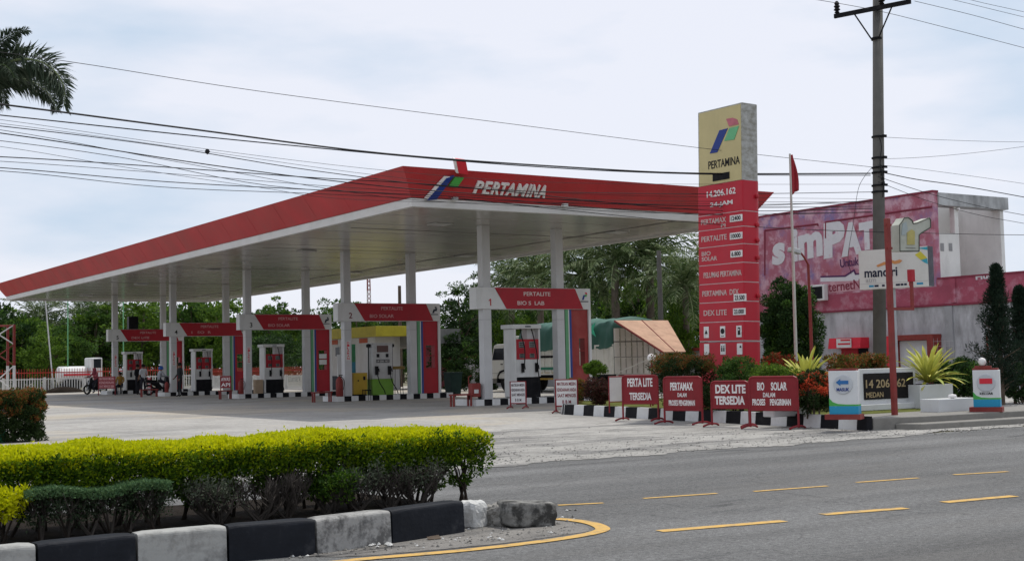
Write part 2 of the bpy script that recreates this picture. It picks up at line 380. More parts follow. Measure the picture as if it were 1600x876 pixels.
def kerb_block(a, b, m, label, h=.25, w=.17):
    a, b = Vector((a.x, a.y, 0)), Vector((b.x, b.y, 0)); d = b-a; L = d.length-.018; rz = math.atan2(d.y, d.x)
    o = MB(); nx = 9; prof = [(-.012, -.03), (.0, h-.030), (.003, h-.018), (.010, h-.008), (.022, h-.002), (.036, h), (w-.02, h), (w-.006, h-.006), (w, h-.02), (w, -.03)]
    v, f = [], []
    r = random.Random(hash(label) % 1000)
    for i in range(nx+1):
        e = min(i, nx-i); s_ = .006 if e == 0 else 0
        for (y, z) in prof:
            yy = y+(s_ if y < w/2 else -s_)*1.0; zz = z-(s_ if z > 0 else 0)
            v.append((-L/2+L*(i/nx if 0 < i < nx else (0 if i == 0 else 1)), yy+r.uniform(-.0008, .0008), zz+r.uniform(-.0008, .0008)))
    np_ = len(prof)
    for i in range(nx):
        for k in range(np_-1): f.append((i*np_+k, (i+1)*np_+k, (i+1)*np_+k+1, i*np_+k+1))
    f.append(tuple(range(np_))); f.append(tuple(nx*np_+k for k in range(np_))[::-1])
    o.add(v, f, m); ob = o.build('kerb_block', smooth=False); ob.location = (a+b)/2; ob.rotation_euler = (0, 0, rz)
    tag(ob, label, 'kerb block', 'painted kerb blocks of the median')
kinds = [(KB, ''), (KW, 'white kerb block cut by the left frame edge'), (KB, 'black kerb block second from the left, below the bare stems'), (KW, 'pale grey kerb block between two black ones, left of the cardboard scrap'),
         (KB, 'black kerb block behind the cardboard scrap on the road'), (KG, 'scraped grey kerb block with flaking paint and rubble at its foot'), (KB, 'black kerb block at the broken end of the median')]
for i in range(1, len(KL)-1):
    m_, lb = kinds[i]; kerb_block(KL[i], KL[i+1], m_, lb)
def rock(name, c, size, m, label, cat, rz=0, seed=1, flat=.0, rough_=0):
    r = random.Random(seed); o = MB(); sx, sy, sz = size; n = 8; v, f = [], []
    for iz in range(n+1):
        for iy in range(n+1):
            for ix in range(n+1):
                if 0 < ix < n and 0 < iy < n and 0 < iz < n: continue
                p = Vector((ix/n*2-1, iy/n*2-1, iz/n*2-1)); q = p.copy()
                e_ = 6 if flat == 0 else flat; s_ = (abs(q.x)**e_+abs(q.y)**e_+abs(q.z)**e_)**(1/e_); q = q/s_
                q *= 1+.03*math.sin(5*q.x+seed)+.03*math.sin(6*q.y*q.z+2*seed)+r.uniform(-.016, .016)+(0 if rough_ == 0 else r.uniform(-.1, .08)*rough_)
                v.append(((ix, iy, iz), (q.x*sx/2, q.y*sy/2, (q.z+1)*sz/2)))
    idx = {k: i for i, (k, _) in enumerate(v)}
    for ax in range(3):
        for side in (0, n):
            for i in range(n):
                for j in range(n):
                    k = []
                    for (u, w_) in ((i, j), (i+1, j), (i+1, j+1), (i, j+1)):
                        t = [0, 0, 0]; t[ax] = side; t[(ax+1) % 3] = u; t[(ax+2) % 3] = w_; k.append(idx[tuple(t)])
                    f.append(tuple(k) if side == n else tuple(k[::-1]))
    o.add([q for _, q in v], f, m); ob = o.build(name, smooth=(rough_ == 0)); ob.location = c; ob.rotation_euler = (0, 0, rz); return tag(ob, label, cat)
STONE = mat('weathered_block', (.22, .215, .20), .9, .3, 5, dirt=.95, dcol=(.035, .034, .032), dscale=6, bump=.9, bscale=18, edge=(.43, .56))
HEAP = mat('mortar_rubble', (.27, .26, .24), .95, .3, 9, dirt=.6, dcol=(.07, .065, .06), dscale=12, bump=1.0, bscale=35)
WSTN = mat('limewashed_lump', (.55, .55, .53), .85, .15, 7, dirt=.5, dcol=(.25, .24, .22), dscale=8, bump=.6, bscale=25)
g = G(833, 822); rock('stone_block', (g.x, g.y+.12, 0), (.44, .30, .195), STONE, 'dark weathered stone block lying inside the yellow line', 'stone block', rz=-.16, seed=4, flat=16).rotation_euler.y = .07
g = G(748, 824); rock('broken_kerb_piece', (g.x, g.y+.1, -.02), (.22, .2, .235), WSTN, 'chipped white lump of kerb at the median end', 'broken kerb', rz=.5, seed=8, rough_=.35)
g = G(795, 819); rock('mortar_heap', (g.x-.02, g.y+.06, -.03), (.30, .26, .20), HEAP, 'crumbled mortar heap beside the dark stone block', 'rubble', rz=.3, seed=12, rough_=1)
# loose small stones
lo = MB()
def pebble(mb, c, s, m, r):
    v = []
    for (x, y, z) in ((1, 0, 0), (-1, 0, 0), (0, 1, 0), (0, -1, 0), (0, 0, 1), (0, 0, -1)):
        k = s*r.uniform(.6, 1.2); v.append((c[0]+x*k, c[1]+y*k, c[2]+z*k*.7))
    mb.add(v, [(0, 2, 4), (2, 1, 4), (1, 3, 4), (3, 0, 4), (2, 0, 5), (1, 2, 5), (3, 1, 5), (0, 3, 5)], m)
rr = random.Random(5)
for i in range(420):
    x = rr.uniform(440, 900); y = 872-(x-440)*.09-rr.random()**2*38+rr.uniform(-4, 4); q = G(x, y)
    pebble(lo, (q.x, q.y, .002), rr.choice((.006, .008, .01, .014, .02)), rr.choice((HEAP, SANDM, WSTN, STONE)), rr)
for i in range(900):
    x = rr.uniform(-26, 10); y = rr.uniform(-20.9, -14)
    pebble(lo, (x, y, .003), rr.choice((.008, .01, .012, .016, .024)), rr.choice((HEAP, SANDM, SANDM, GRAV)), rr)
for i in range(30):
    q = G(rr.uniform(570, 612), rr.uniform(846, 854)); pebble(lo, (q.x, q.y, .01), rr.uniform(.012, .03), WSTN, rr)
for i in range(3200):
    x = rr.uniform(-24, 8); y = -20.85+abs(rr.gauss(0, 1.6)); pebble(lo, (x, y, .003), rr.choice((.008, .012, .016, .022, .03)), rr.choice((HEAP, GRAV, GRAV, SANDM)), rr)
tag(lo.build('loose_gravel'), 'scattered small stones and grit on the verge and by the kerb', 'gravel', kind='stuff')
CARD = mat('cardboard', (.42, .31, .21), .85, .1, 6)
cb = MB(); q = G(388, 871)
cb.hexa([(-.14, -.05, .0), (.13, -.07, .01), (.16, .06, .03), (-.09, .08, .02), (-.14, -.05, .006), (.13, -.07, .016), (.16, .06, .036), (-.09, .08, .026)], CARD)
cbo = cb.build('cardboard_scrap', loc=(q.x, q.y, .003)); tag(cbo, 'torn brown cardboard scrap lying on the road by the kerb', 'litter')
lf = MB(); q = G(676, 842)
lf.hexa([(-.05, -.02, 0), (.06, -.03, .0), (.07, .03, .02), (-.03, .04, .012), (-.05, -.02, .004), (.06, -.03, .004), (.07, .03, .024), (-.03, .04, .016)], BARK)
tag(lf.build('dead_leaf', loc=(q.x, q.y, .003)), 'curled brown dead leaf on the sand below the black kerb', 'leaf')

# ------------------------------------------------------------------ foliage tools
def leaf_arrays(P, N, size, jit=.35, aspect=.45, droop=0.0, rng=NR):
    """kite leaves: P points (n,3), N directions for the leaf tips"""
    n = len(P); D = N+rng.normal(0, jit, (n, 3)); D[:, 2] -= droop; D /= np.linalg.norm(D, axis=1)[:, None]+1e-9
    A = rng.normal(0, 1, (n, 3)); S = np.cross(D, A); S /= np.linalg.norm(S, axis=1)[:, None]+1e-9
    H = np.cross(S, D); s = (size*rng.uniform(.6, 1.25, n))[:, None]
    b = P; l = P+D*s*.45+S*s*aspect*.5+H*s*.08; t = P+D*s; r = P+D*s*.45-S*s*aspect*.5+H*s*.08
    V = np.stack([b, l, t, r], 1).reshape(-1, 3); return V
def leaf_obj(name, V, m, parent=None):
    n = len(V)//4; me = bpy.data.meshes.new(name)
    me.vertices.add(len(V)); me.vertices.foreach_set('co', V.astype(np.float32).ravel())
    me.loops.add(n*4); me.loops.foreach_set('vertex_index', np.arange(n*4, dtype=np.int32))
    me.polygons.add(n); me.polygons.foreach_set('loop_start', np.arange(0, n*4, 4, dtype=np.int32))
    me.update(calc_edges=True); me.materials.append(m)
    o = bpy.data.objects.new(name, me); COL.objects.link(o)
    if parent is not None: o.parent = parent
    return o
def clumps(centres, radii, per, size, rng, up=.35, jit=.5, aspect=.45, droop=0.0, flat=1.0):
    Ps, Ns = [], []
    for c, r in zip(centres, radii):
        d = rng.normal(0, 1, (per, 3)); d /= np.linalg.norm(d, axis=1)[:, None]; d[:, 2] *= flat
        k = rng.uniform(.55, 1.05, per)[:, None]; Ps.append(np.array(c)+d*k*r); q = d.copy(); q[:, 2] += up; Ns.append(q)
    return leaf_arrays(np.concatenate(Ps), np.concatenate(Ns), size, jit, aspect, droop, rng)
def crown_points(rng, n, rx, ry, z0, z1, shell=.55, pw=1.0):
    """clump centres through an egg-shaped crown, denser to the outside, uneven"""
    out = []; cz, rz_ = (z0+z1)/2, (z1-z0)/2; lob = rng.uniform(0, 6.28, 4)
    while len(out) < n:
        d = rng.normal(0, 1, 3); d /= np.linalg.norm(d); az = math.atan2(d[1], d[0])
        k = rng.uniform(shell, 1)*(1+.16*math.sin(2*az+lob[0])+.12*math.sin(3*az+lob[1]+2*d[2])+.1*math.sin(5*d[2]+lob[2]))
        out.append((d[0]*rx*k, d[1]*ry*k, cz+d[2]*rz_*k))
    return out
def limb_tree(mb, rng, h, z0, rx, r0, m, nb=7):
    mb.tube([(0, 0, -.1), (rng.uniform(-.08, .08), rng.uniform(-.08, .08), z0*.6), (rng.uniform(-.15, .15), rng.uniform(-.15, .15), z0+.3), (rng.uniform(-.2, .2), rng.uniform(-.2, .2), h*.8)], [r0*1.25, r0, r0*.75, r0*.2], m, 8)
    for i in range(nb):
        a = i/nb*6.28+rng.uniform(-.4, .4); zs = z0*rng.uniform(.75, 1.1)+(h-z0)*rng.uniform(0, .35); L = rx*rng.uniform(.6, .95)
        mb.tube([(0, 0, zs), (math.cos(a)*L*.5, math.sin(a)*L*.5, zs+L*.35), (math.cos(a)*L, math.sin(a)*L, zs+L*.75)], [r0*.45, r0*.28, r0*.08], m, 5)
LG1 = leafmat('leaves_mid_green', [(.018, .045, .010), (.045, .10, .018), (.095, .18, .03), (.035, .08, .02)])
LG2 = leafmat('leaves_bright_green', [(.035, .08, .010), (.085, .165, .018), (.16, .26, .03), (.06, .12, .02)])
LG3 = leafmat('leaves_dark_green', [(.010, .027, .008), (.022, .05, .014), (.045, .09, .024), (.016, .036, .012)], .2)
LGP = leafmat('palm_leaflets', [(.025, .052, .014), (.07, .12, .032), (.24, .29, .14), (.04, .075, .022)], .2, .4)  # palest tone puts the shine of the fronds into the leaf colour
TREES = {}
def tree(kind, label, loc, h, w, group=None, seed=0, rz=0.0):
    """kind: (leaf material, look)"""
    key = (kind, seed)
    if key in TREES:
        o = copy_tree(TREES[key][0]); hh, ww = TREES[key][1:]
        o['label'] = label
        o.location = loc; o.rotation_euler = (0, 0, rz); o.scale = (w/ww, w/ww, h/hh)
        if group: o['group'] = group
        return o
    rng = np.random.default_rng(100+seed); t = thing('tree', label, 'tree', loc, rz, group)
    lm = {'mid': LG1, 'bright': LG2, 'dark': LG3}[kind]
    mb = MB(); z0 = h*.3; limb_tree(mb, rng, h, z0, w/2, h*.022, BARK); mb.build('trunk', t, smooth=True)
    cs = crown_points(rng, 95, w/2, w/2, h*.10, h*.97, .4); rs = rng.uniform(.05, .17, len(cs))*w; br = rng.random(len(cs)) < .34
    big = .055*w*(1 if kind != 'dark' else .85)
    leaf_obj('crown', clumps([c for c, q_ in zip(cs, br) if not q_], rs[~br], 85, big, rng, flat=.6, aspect=.55), lm, t)
    leaf_obj('young_leaves', clumps([c for c, q_ in zip(cs, br) if q_], rs[br]*.85, 70, big*.9, rng, flat=.55, aspect=.5, up=.7), {'mid': LG2, 'bright': LG2, 'dark': LG1}[kind], t)
    TREES[key] = (t, h, w); return t
def frond(mb_r, L, az, el, droop, rng, lv, leaf=.5, width=.05, npair=38, z0=0.0, base=(0, 0, 0), mat_=None, twist=.5, plume=False):
    pts = []; p = Vector(base); a = el; n = 14
    for i in range(n+1):
        pts.append(p.copy()); d = Vector((math.cos(az)*math.cos(a), math.sin(az)*math.cos(a), math.sin(a))); p = p+d*(L/n); a -= droop/n*(.5+1.0*i/n)
    mb_r.tube(pts, [.035*L/3*(1-.85*i/n)+.004 for i in range(n+1)], mat_, 4, caps=False)
    side = Vector((-math.sin(az), math.cos(az), 0))
    for k in range(npair):
        t = .12+.88*k/(npair-1); i = min(int(t*n), n-1); fr = t*n-i; q = pts[i].lerp(pts[i+1], fr); tg = (pts[i+1]-pts[i]).normalized(); nm = side.cross(tg).normalized()
        ll = leaf*L*(.35+.65*math.sin(min(1, t*1.05+.08)*math.pi)**.7)
        for s_ in (-1, 1):
            for rep in range(2 if plume else 1):
                ang = rng.uniform(-.35, .6) if not plume else rng.uniform(-1.5, 1.5)
                d = (side*s_*math.cos(ang)+nm*math.sin(ang)*(1 if not plume else 1)).normalized(); d = (d*.8+tg*rng.uniform(.45, .8)).normalized()
                e = q+d*ll*.55; tip = q+d*ll+Vector((0, 0, -ll*rng.uniform(.08, .40))); wv = tg*width*L/3
                lv.append(q); lv.append(e+wv*.5+nm*.01); lv.append(tip); lv.append(e-wv*.5+nm*.01)
PALMS = {}
def palm(label, loc, trunk_h, L, seed, rz=0.0, group=None, n=30, cat='palm tree', plume=False, mname=LGP, r=.22):
    if seed in PALMS:
        o = copy_tree(PALMS[seed][0]); o['label'] = label; o.location = loc; o.rotation_euler = (0, 0, rz); s = L/PALMS[seed][1]
        o.scale = (s, s, trunk_h/PALMS[seed][2]) if abs(trunk_h/PALMS[seed][2]/s-1) < .5 else (s, s, s)
        if group: o['group'] = group
        return o
    rng = random.Random(seed); t = thing('palm_tree', label, cat, loc, rz, group)
    mb = MB(); mb.tube([(0, 0, -.1), (.03, 0, trunk_h*.3), (.05, .03, trunk_h*.7), (0, 0, trunk_h)], [r*1.25, r, r*.9, r*.8], PALMT, 10); mb.build('trunk', t, smooth=True)
    rb = MB(); lv = []
    for i in range(n):
        el = 1.35-1.75*(i/n)+rng.uniform(-.1, .1)
        frond(rb, L*rng.uniform(.85, 1.05), i*2.4+rng.uniform(-.2, .2), el, .95+rng.uniform(0, .5), rng, lv, leaf=.19 if not plume else .13, width=.06, base=(0, 0, trunk_h), mat_=LGP, plume=plume, npair=40 if not plume else 70)
    rb.build('frond_ribs', t)
    leaf_obj('fronds', np.array([tuple(v) for v in lv]), mname, t)
    PALMS[seed] = (t, L, trunk_h); return t

# ------------------------------------------------------------------ median hedge and low shrubs
LY = leafmat('golden_hedge_tips', [(.36, .42, .006), (.54, .57, .006), (.66, .65, .008), (.46, .51, .006)], .45, .45)
LYG = leafmat('hedge_leaves', [(.02, .055, .006), (.04, .10, .010), (.10, .18, .012), (.025, .065, .010)], .4, .45)
LLI = leafmat('lime_hedge_leaves', [(.06, .13, .008), (.13, .22, .008), (.24, .32, .008), (.04, .10, .01)], .45, .45)
LB = leafmat('blue_green_hedge_leaves', [(.05, .11, .05), (.09, .17, .075), (.13, .22, .09), (.06, .12, .05)], .35, .45)
HE = G(742, 774, .15)
def hedge_row():
    t = thing('hedge', 'clipped golden green hedge with bare lower stems on the median', 'hedge', (HE.x, HE.y, .15))
    rng = np.random.default_rng(3); L = 8.5; r = random.Random(9)
    def edge(x): return .05*math.sin(x*3.1)+.04*math.sin(x*7.3+1)+.03*math.sin(x*13+2)
    n1 = 95000; x = rng.uniform(-L, -.03, n1); y = rng.uniform(-.40, .40, n1)
    top = .64+np.array([edge(q) for q in x])*.3-.05*np.abs(y/.4)**4*1.2-.10*np.clip((x+.2)/.2, 0, 1)**2
    dz_ = rng.uniform(0, 1, n1)**1.6*.11; z = top-dz_
    keep = (np.sin(x*7+y*5)+np.sin(x*17+1)+np.sin(y*13+x*3.3)+rng.normal(0, .8, n1)+(dz_ < .02)*1.2) > -1.1; x, y, z = x[keep], y[keep], z[keep]; n1 = len(x); z = z+(rng.random(n1) < .012)*rng.uniform(.01, .045, n1)
    N = np.stack([rng.normal(0, .5, n1), rng.normal(0, .5, n1)+y*1.2, np.ones(n1)*.8], 1)
    leaf_obj('top_leaves', leaf_arrays(np.stack([x, y, z], 1), N, .031, .45, .5, 0, rng), LY, t)
    n2 = 26000; x = rng.uniform(-L, -.04, n2); y = np.sign(rng.uniform(-1, 1, n2))*.42*rng.uniform(.5, 1, n2)**.3; z = .565-rng.uniform(0, 1, n2)**1.2*.22; N = np.stack([rng.normal(0, .5, n2), y*2, np.ones(n2)*.5], 1)
    leaf_obj('lime_leaves', leaf_arrays(np.stack([x, y, z], 1), N, .032, .45, .5, 0, rng), LLI, t)
    # clumps under the clipped top, ragged and open below
    cs, rs = [], []
    for i in range(1050):
        xx = rng.uniform(-L, -.06); side = rng.uniform(-1, 1); yy = (.40 if side > 0 else -.40)*abs(side)**.45; lowest = .33+.15*math.sin(xx*5.3)*math.sin(xx*2.1+1)
        zz = rng.uniform(lowest, .55); cs.append((xx, yy*(.86+.2*(zz-.2)), zz)); rs.append(rng.uniform(.04, .085))
    for i in range(420): xx = rng.uniform(-L, -.15); cs.append((xx, rng.uniform(-.32, .32), rng.uniform(.14, .42))); rs.append(rng.uniform(.03, .06))
    leaf_obj('foliage', clumps(cs, rs, 75, .036, rng, up=.3, jit=.5, aspect=.5), LYG, t)
    mb = MB(); xx = -.22
    while xx > -L:
        for k in range(r.choice((2, 3))):
            bx, by = xx+r.uniform(-.05, .05), r.uniform(-.2, .2)
            trunk = [(bx, by, -.02)]; z = 0
            for s in range(3): z += r.uniform(.08, .15); trunk.append((trunk[-1][0]+r.uniform(-.05, .05), trunk[-1][1]+r.uniform(-.05, .05), z))
            mb.tube(trunk, [.016, .013, .011, .008], STEM, 5, caps=False)
            for q in range(6):
                p = Vector(trunk[r.choice((1, 2, 3))]); e = Vector((r.uniform(-.22, .22), r.uniform(-.2, .2), r.uniform(.2, .36))); e.z = min(e.z, .50-p.z)
                mb.tube([p, p+e*.5+Vector((r.uniform(-.03, .03), r.uniform(-.03, .03), 0)), p+e], [.008, .006, .003], STEM, 4, caps=False)
        xx -= r.uniform(.16, .3)
    mb.build('stems', t)
hedge_row()
def twig_shrub(loc, h, w, label, seed, m=TWIG, leaves=None, group=None, nst=9):
    t = thing('dry_shrub', label, 'shrub', loc, 0, group); r = random.Random(seed); mb = MB(); tips = []
    for k in range(nst):
        a = r.uniform(0, 6.28); p = Vector((r.uniform(-.04, .04), r.uniform(-.04, .04), -.01)); d = Vector((math.cos(a)*w*.5, math.sin(a)*w*.4, h*r.uniform(.45, .65)))
        q = p+d*.6+Vector((r.uniform(-.03, .03), r.uniform(-.03, .03), 0)); mb.tube([p, q, p+d], [.011, .008, .006], m, 5, caps=False)
        for j in range(8):
            s0 = p+d*r.uniform(.35, 1); e = Vector((r.uniform(-.5, .5)*w*.55, r.uniform(-.5, .5)*w*.5, r.uniform(.2, .5)*h)); s1 = s0+e*.6; s2 = s0+e
            s2.z = min(s2.z, h+r.uniform(-.02, .02)); mb.tube([s0, s1, s2], [.0055, .004, .002], m, 4, caps=False); tips.append(s2)
            for q_ in range(3):
                f = s1+Vector((r.uniform(-.08, .08), r.uniform(-.08, .08), r.uniform(.03, .12))); mb.tube([s1, f], [.003, .0015], m, 3, caps=False); tips.append(f)
    mb.build('stems', t)
    if leaves:
        rng = np.random.default_rng(seed); leaf_obj('foliage', clumps(tips, [.04]*len(tips), leaves[1], .028, rng), leaves[0], t)
    return t
LBf = leafmat('grey_green_leaves', [(.05, .065, .045), (.08, .10, .065), (.10, .12, .08)], .3)
for (px, py, h, w, lb, lv) in ((405, 792, .36, .42, 'dry grey twiggy shrub just right of the low blue-green hedge', None), (446, 790, .38, .4, 'leafless brown shrub with upright fan of twigs at the middle of the hedge', None),
                               (515, 786, .30, .35, 'small dark leafy shrub growing low between bare stems', (LYG, 22)), (560, 784, .36, .45, 'grey-leaved dry shrub in front of the hedge stems', (LBf, 7)),
                               (610, 778, .36, .4, 'thin bare shrub below the hedge, left of its end shrub', None), (655, 775, .38, .38, 'forked bare shrub under the right part of the hedge', (LBf, 3)), (340, 796, .33, .45, 'dense dark twiggy shrub behind the low blue-green hedge', (LBf, 6))):
    hp_ = PY(px, 800, HE.y-.40); twig_shrub(Vector((hp_.x, hp_.y, .15)), h, w, lb, px, leaves=lv)
LBf_ = leafmat('dark_grey_green_leaves', [(.02, .035, .018), (.035, .055, .028), (.05, .075, .038)], .3)
def low_hedge():
    A, B_ = PY(258, 795, HE.y-.42), PY(30, 809, HE.y-.42); A.z = B_.z = .15; t = thing('low_hedge', 'low blue-green clipped hedge in front of the golden hedge', 'hedge', (A.x, A.y, .15)); r = random.Random(2); rng = np.random.default_rng(5)
    d = B_-A; L = d.length; rz = math.atan2(d.y, d.x)
    n = 9000; x = rng.uniform(0, L, n); y = rng.uniform(-.2, .2, n); z = .36+.02*np.sin(x*9)-rng.uniform(0, 1, n)**1.5*.07
    N = np.stack([rng.normal(0, .6, n), rng.normal(0, .6, n), np.ones(n)*.6], 1); o = leaf_obj('top_leaves', leaf_arrays(np.stack([x, y, z], 1), N, .024, .4, .5, 0, rng), LB, t)
    cs = [(rng.uniform(0, L), rng.uniform(-.18, .18), rng.uniform(.12, .32)) for _ in range(150)]; leaf_obj('foliage', clumps(cs, [.05]*150, 34, .022, rng), LBf_, t)
    mb = MB(); xx = .1
    while xx < L:
        for k in range(6):
            p = Vector((xx, r.uniform(-.08, .08), 0)); e = Vector((r.uniform(-.2, .2), r.uniform(-.16, .16), .34)); mb.tube([p, p+e*.5+Vector((r.uniform(-.05, .05), 0, 0)), p+e], [.01, .007, .003], TWIG if k % 2 else STEM, 4, caps=False)
            q = p+e*.5
            for j in range(5): mb.tube([q, q+Vector((r.uniform(-.13, .13), r.uniform(-.1, .1), r.uniform(.08, .18)))], [.004, .002], TWIG, 3, caps=False)
        xx += r.uniform(.14, .22)
    mb.build('stems', t); t.rotation_euler = (0, 0, rz)
low_hedge()
q = PY(6, 815, HE.y-.45); q.z = .15; t = thing('golden_shrub', 'small golden shrub beside the low hedge at the left frame edge', 'shrub', q)
rng = np.random.default_rng(21); cs = [(rng.uniform(-.25, .12), rng.uniform(-.12, .12), rng.uniform(.22, .36)) for _ in range(26)]
leaf_obj('foliage', clumps(cs, [.06]*26, 60, .04, rng), LY, t); mb = MB()
for k in range(7): mb.tube([(rnd.uniform(-.1, .1), 0, -.02), (rnd.uniform(-.2, .15), rnd.uniform(-.1, .1), .3)], [.01, .004], STEM, 4)
mb.build('stems', t)

# ------------------------------------------------------------------ canopy
X0, X1, Y0, Y1, ZB, ZT, ZR = -4.35, 8.2, -4.05, 46.7, 5.67, 5.92, 6.68
OUT = .55
ISL = [0.0, 10.2, 20.4, 30.7, 41.1]; COLX = (.56, 3.42)
cn = thing('station_canopy', 'long fuel station canopy with slanted red fascia over five pump islands', 'canopy', (0, 0, 0))
SOF = mat('soffit_sheet', (.46, .44, .41), .16, .12, .5, dirt=.45, dcol=(.36, .33, .29), dscale=.8, streak=.2)
mb = MB()
ys = Y0+.14; xs0 = X0+.14
# ceiling made of long sheets running across, each a shallow rib; darker joints between
k = 0; y = Y0+.15
while y < Y1-.3:
    y2 = min(y+1.22, Y1-.15); mb.box(X0+.15, X1-.15, y, y2-.02, ZB+.075+.008*(k % 2), ZB+.12, SOF); y = y2; k += 1
mb.build('ceiling', cn)
mb = MB(); SOF.node_tree.nodes['Principled BSDF'].inputs['Specular IOR Level'].default_value = .6
DK = mat('dark_joint', (.20, .19, .17), .8)
for y in (2.2, 9.6, 19.5, 30, 41):
    mb.box(X0+1.2, X1-1.0, y, y+.03, ZB+.06, ZB+.072, DK)
mb.box(X1-2.6, X1-2.5, Y0+.6, Y1-1, ZB+.058, ZB+.071, DK)
mb.build('ceiling_joint', cn)
LAMP = mat('recessed_lamp_housing', (.42, .42, .41), .3, .05, 3)
for i, yi in enumerate(ISL):
    for xx in (-1.4, 5.6): mb = MB(); mb.box(xx, xx+.6, yi-.2, yi+.4, ZB+.03, ZB+.07, LAMP); mb.build('recessed_lamp', cn)
tr = MB()
def trim_run(x0, x1, y0, y1): tr.box(x0, x1, y0, y1, ZB, ZT, TRIM)
trim_run(X0, X1, Y0, Y0+.15); trim_run(X0, X1, Y1-.15, Y1); trim_run(X0, X0+.15, Y0+.15, Y1-.15); trim_run(X1-.15, X1, Y0+.15, Y1-.15)
tr.build('edge_trim', cn, bevel=.01)
fa = MB()
def fas(a, b, ao, bo):
    th = Vector((0, 0, 0))
    fa.hexa([(a[0], a[1], ZT+.002), (b[0], b[1], ZT+.002), (b[0]-(b[0]-a[0])*0, b[1], ZT+.002), (a[0], a[1], ZT+.002), (ao[0], ao[1], ZR), (bo[0], bo[1], ZR), (bo[0], bo[1], ZR), (ao[0], ao[1], ZR)], RED)
IB = [(X0-.03, Y0-.03), (X1+.03, Y0-.03), (X1+.03, Y1+.03), (X0-.03, Y1+.03)]
OT = [(X0-OUT, Y0-OUT), (X1+OUT, Y0-OUT), (X1+OUT, Y1+OUT), (X0-OUT, Y1+OUT)]
II = [(X0+.25, Y0+.25), (X1-.25, Y0+.25), (X1-.25, Y1-.25), (X0+.25, Y1-.25)]
v = [(p[0], p[1], ZT+.004) for p in IB]+[(p[0], p[1], ZR) for p in OT]+[(p[0], p[1], ZR-.01) for p in II]
f = []
for i in range(4):
    j = (i+1) % 4; f.append((i, j, 4+j, 4+i)); f.append((4+i, 4+j, 8+j, 8+i))
f.append((8, 9, 10, 11)); f.append((3, 2, 1, 0))
fa.add(v, f, RED)
# seams of the fascia sheets
sm = fa; SEAM = mat('fascia_seam', (.36, .022, .028), .5)
nrm = Vector((0, -(ZR-ZT), -OUT)).normalized()
for x in np.arange(X0+1.2, X1, 2.44):
    p0, p1 = Vector((x, Y0-.03, ZT+.01)), Vector((x, Y0-OUT, ZR-.01)); sm.tube([p0+nrm*.003, p1+nrm*.003], .002, SEAM, 4)
nl = Vector((-(ZR-ZT), 0, -OUT)).normalized()
for y in np.arange(Y0+1.2, Y1, 2.44):
    p0, p1 = Vector((X0-.03, y, ZT+.01)), Vector((X0-OUT, y, ZR-.01)); sm.tube([p0+nl*.003, p1+nl*.003], .002, SEAM, 4)
fa.build('red_fascia', cn)
ft = MB(); fup = Vector((0, -OUT+.03, ZR-ZT)).normalized()
def onf(x, h): return Vector((x, Y0-.03, ZT))+fup*h+nrm*.0
xa, xb = PY(742, 300, Y0-.3).x, PY(853, 300, Y0-.3).x
adv = [(0, .105), (.122, .095), (.235, .105), (.345, .10), (.440, .115), (.575, .135), (.735, .035), (.785, .10), (.895, .105)]
for ch, (u0, uw) in zip('PERTAMINA', adv): ft.text(ch, onf(xa+(xb-xa)*(u0+uw/2), .44)+nrm*.012, (xb-xa)*uw*1.04, .40, RT, fup, WLET, .06, .022, .10)
ft.build('lettering', cn)
lg = MB(); xl = PY(694, 290, Y0-.3).x
nlog = nrm
p_ = onf(xl, .42)+nrm*.02
def blade(pts, m, d=.05): lg.prism(pts, p_, RT, fup, nrm, d, m)
blade([(-.50, -.40), (-.40, -.42), (-.02, .20), (.18, .30), (-.08, .30)], WLET, .05)
blade([(-.42, -.44), (-.14, -.40), (.14, .25), (.20, .34), (-.02, .26)], BLUEL, .07)
blade([(.12, .0), (.40, .0), (.52, .30), (.24, .30)], GREENL, .06)
blade([(.30, .44), (.62, .42), (.40, .84), (.08, .86)], REDL, .08); blade([(.22, .45), (.30, .44), (.08, .86), (.0, .87)], WLET, .075)
lg.build('logo', cn)
# columns, ten of them
for yi in ISL:
    for cx in COLX:
        c = MB(); c.box(-.15, .15, -.15, .15, .18, ZB+.08, WHITEC); c.box(-.155, .155, -.155, .155, 2.72, 2.735, mat('joint_line', (.34, .34, .34), .6))
        co = c.build('column', cn, bevel=.012); co.location = (cx, yi+.2, 0)
# drain pipes
for (px, yb) in ((257, None),):
    pass
for px, py in ((712, 309), (884, 317)):
    fl = MB(); q = PY(px, py, Y0-.15); fl.box(q.x-.08, q.x+.08, Y0-.16, Y0-.005, ZT-.03, ZT+.05, WHITE); fl.build('flood_lamp', cn)

# ------------------------------------------------------------------ pump islands
BW = 0.30
def island(i, y, L=5.2):
    o = MB(); x = 0; k = 0
    while x < L-1e-6:
        x2 = min(x+BW, L); m = WHITE if k % 2 == 0 else BLACK
        o.box(x, x2, 0, 1.3, -.02, .195, m); x = x2; k += 1
    ob = o.build('pump_island', bevel=0.0); ob.location = (.05, y, 0)
    words = ['nearest', 'second nearest', 'middle', 'second farthest', 'farthest']
    return tag(ob, ['pump island kerb under the gate numbered 1', 'pump island kerb under the gate numbered 2', 'pump island kerb under the gate numbered 3', 'pump island kerb under the gate numbered 4', 'pump island kerb under the gate numbered 5'][i], 'pump island', 'black and white pump islands')
for i, y in enumerate(ISL): island(i, y)
NUMC = [mat('number_red', (.45, .05, .05), .5), mat('number_dark_red', (.16, .015, .02), .5), BLACKP, BLACKP, BLACKP]
LINES = [('PERTALITE', 'BIO S  LAB'), ('PERTALITE', 'BIO SOLAR'), ('PERTALITE', 'BIO SOLAR'), ('PERTALITE', 'I   SO  R'), ('PERTALITE', 'DEX LITE')]
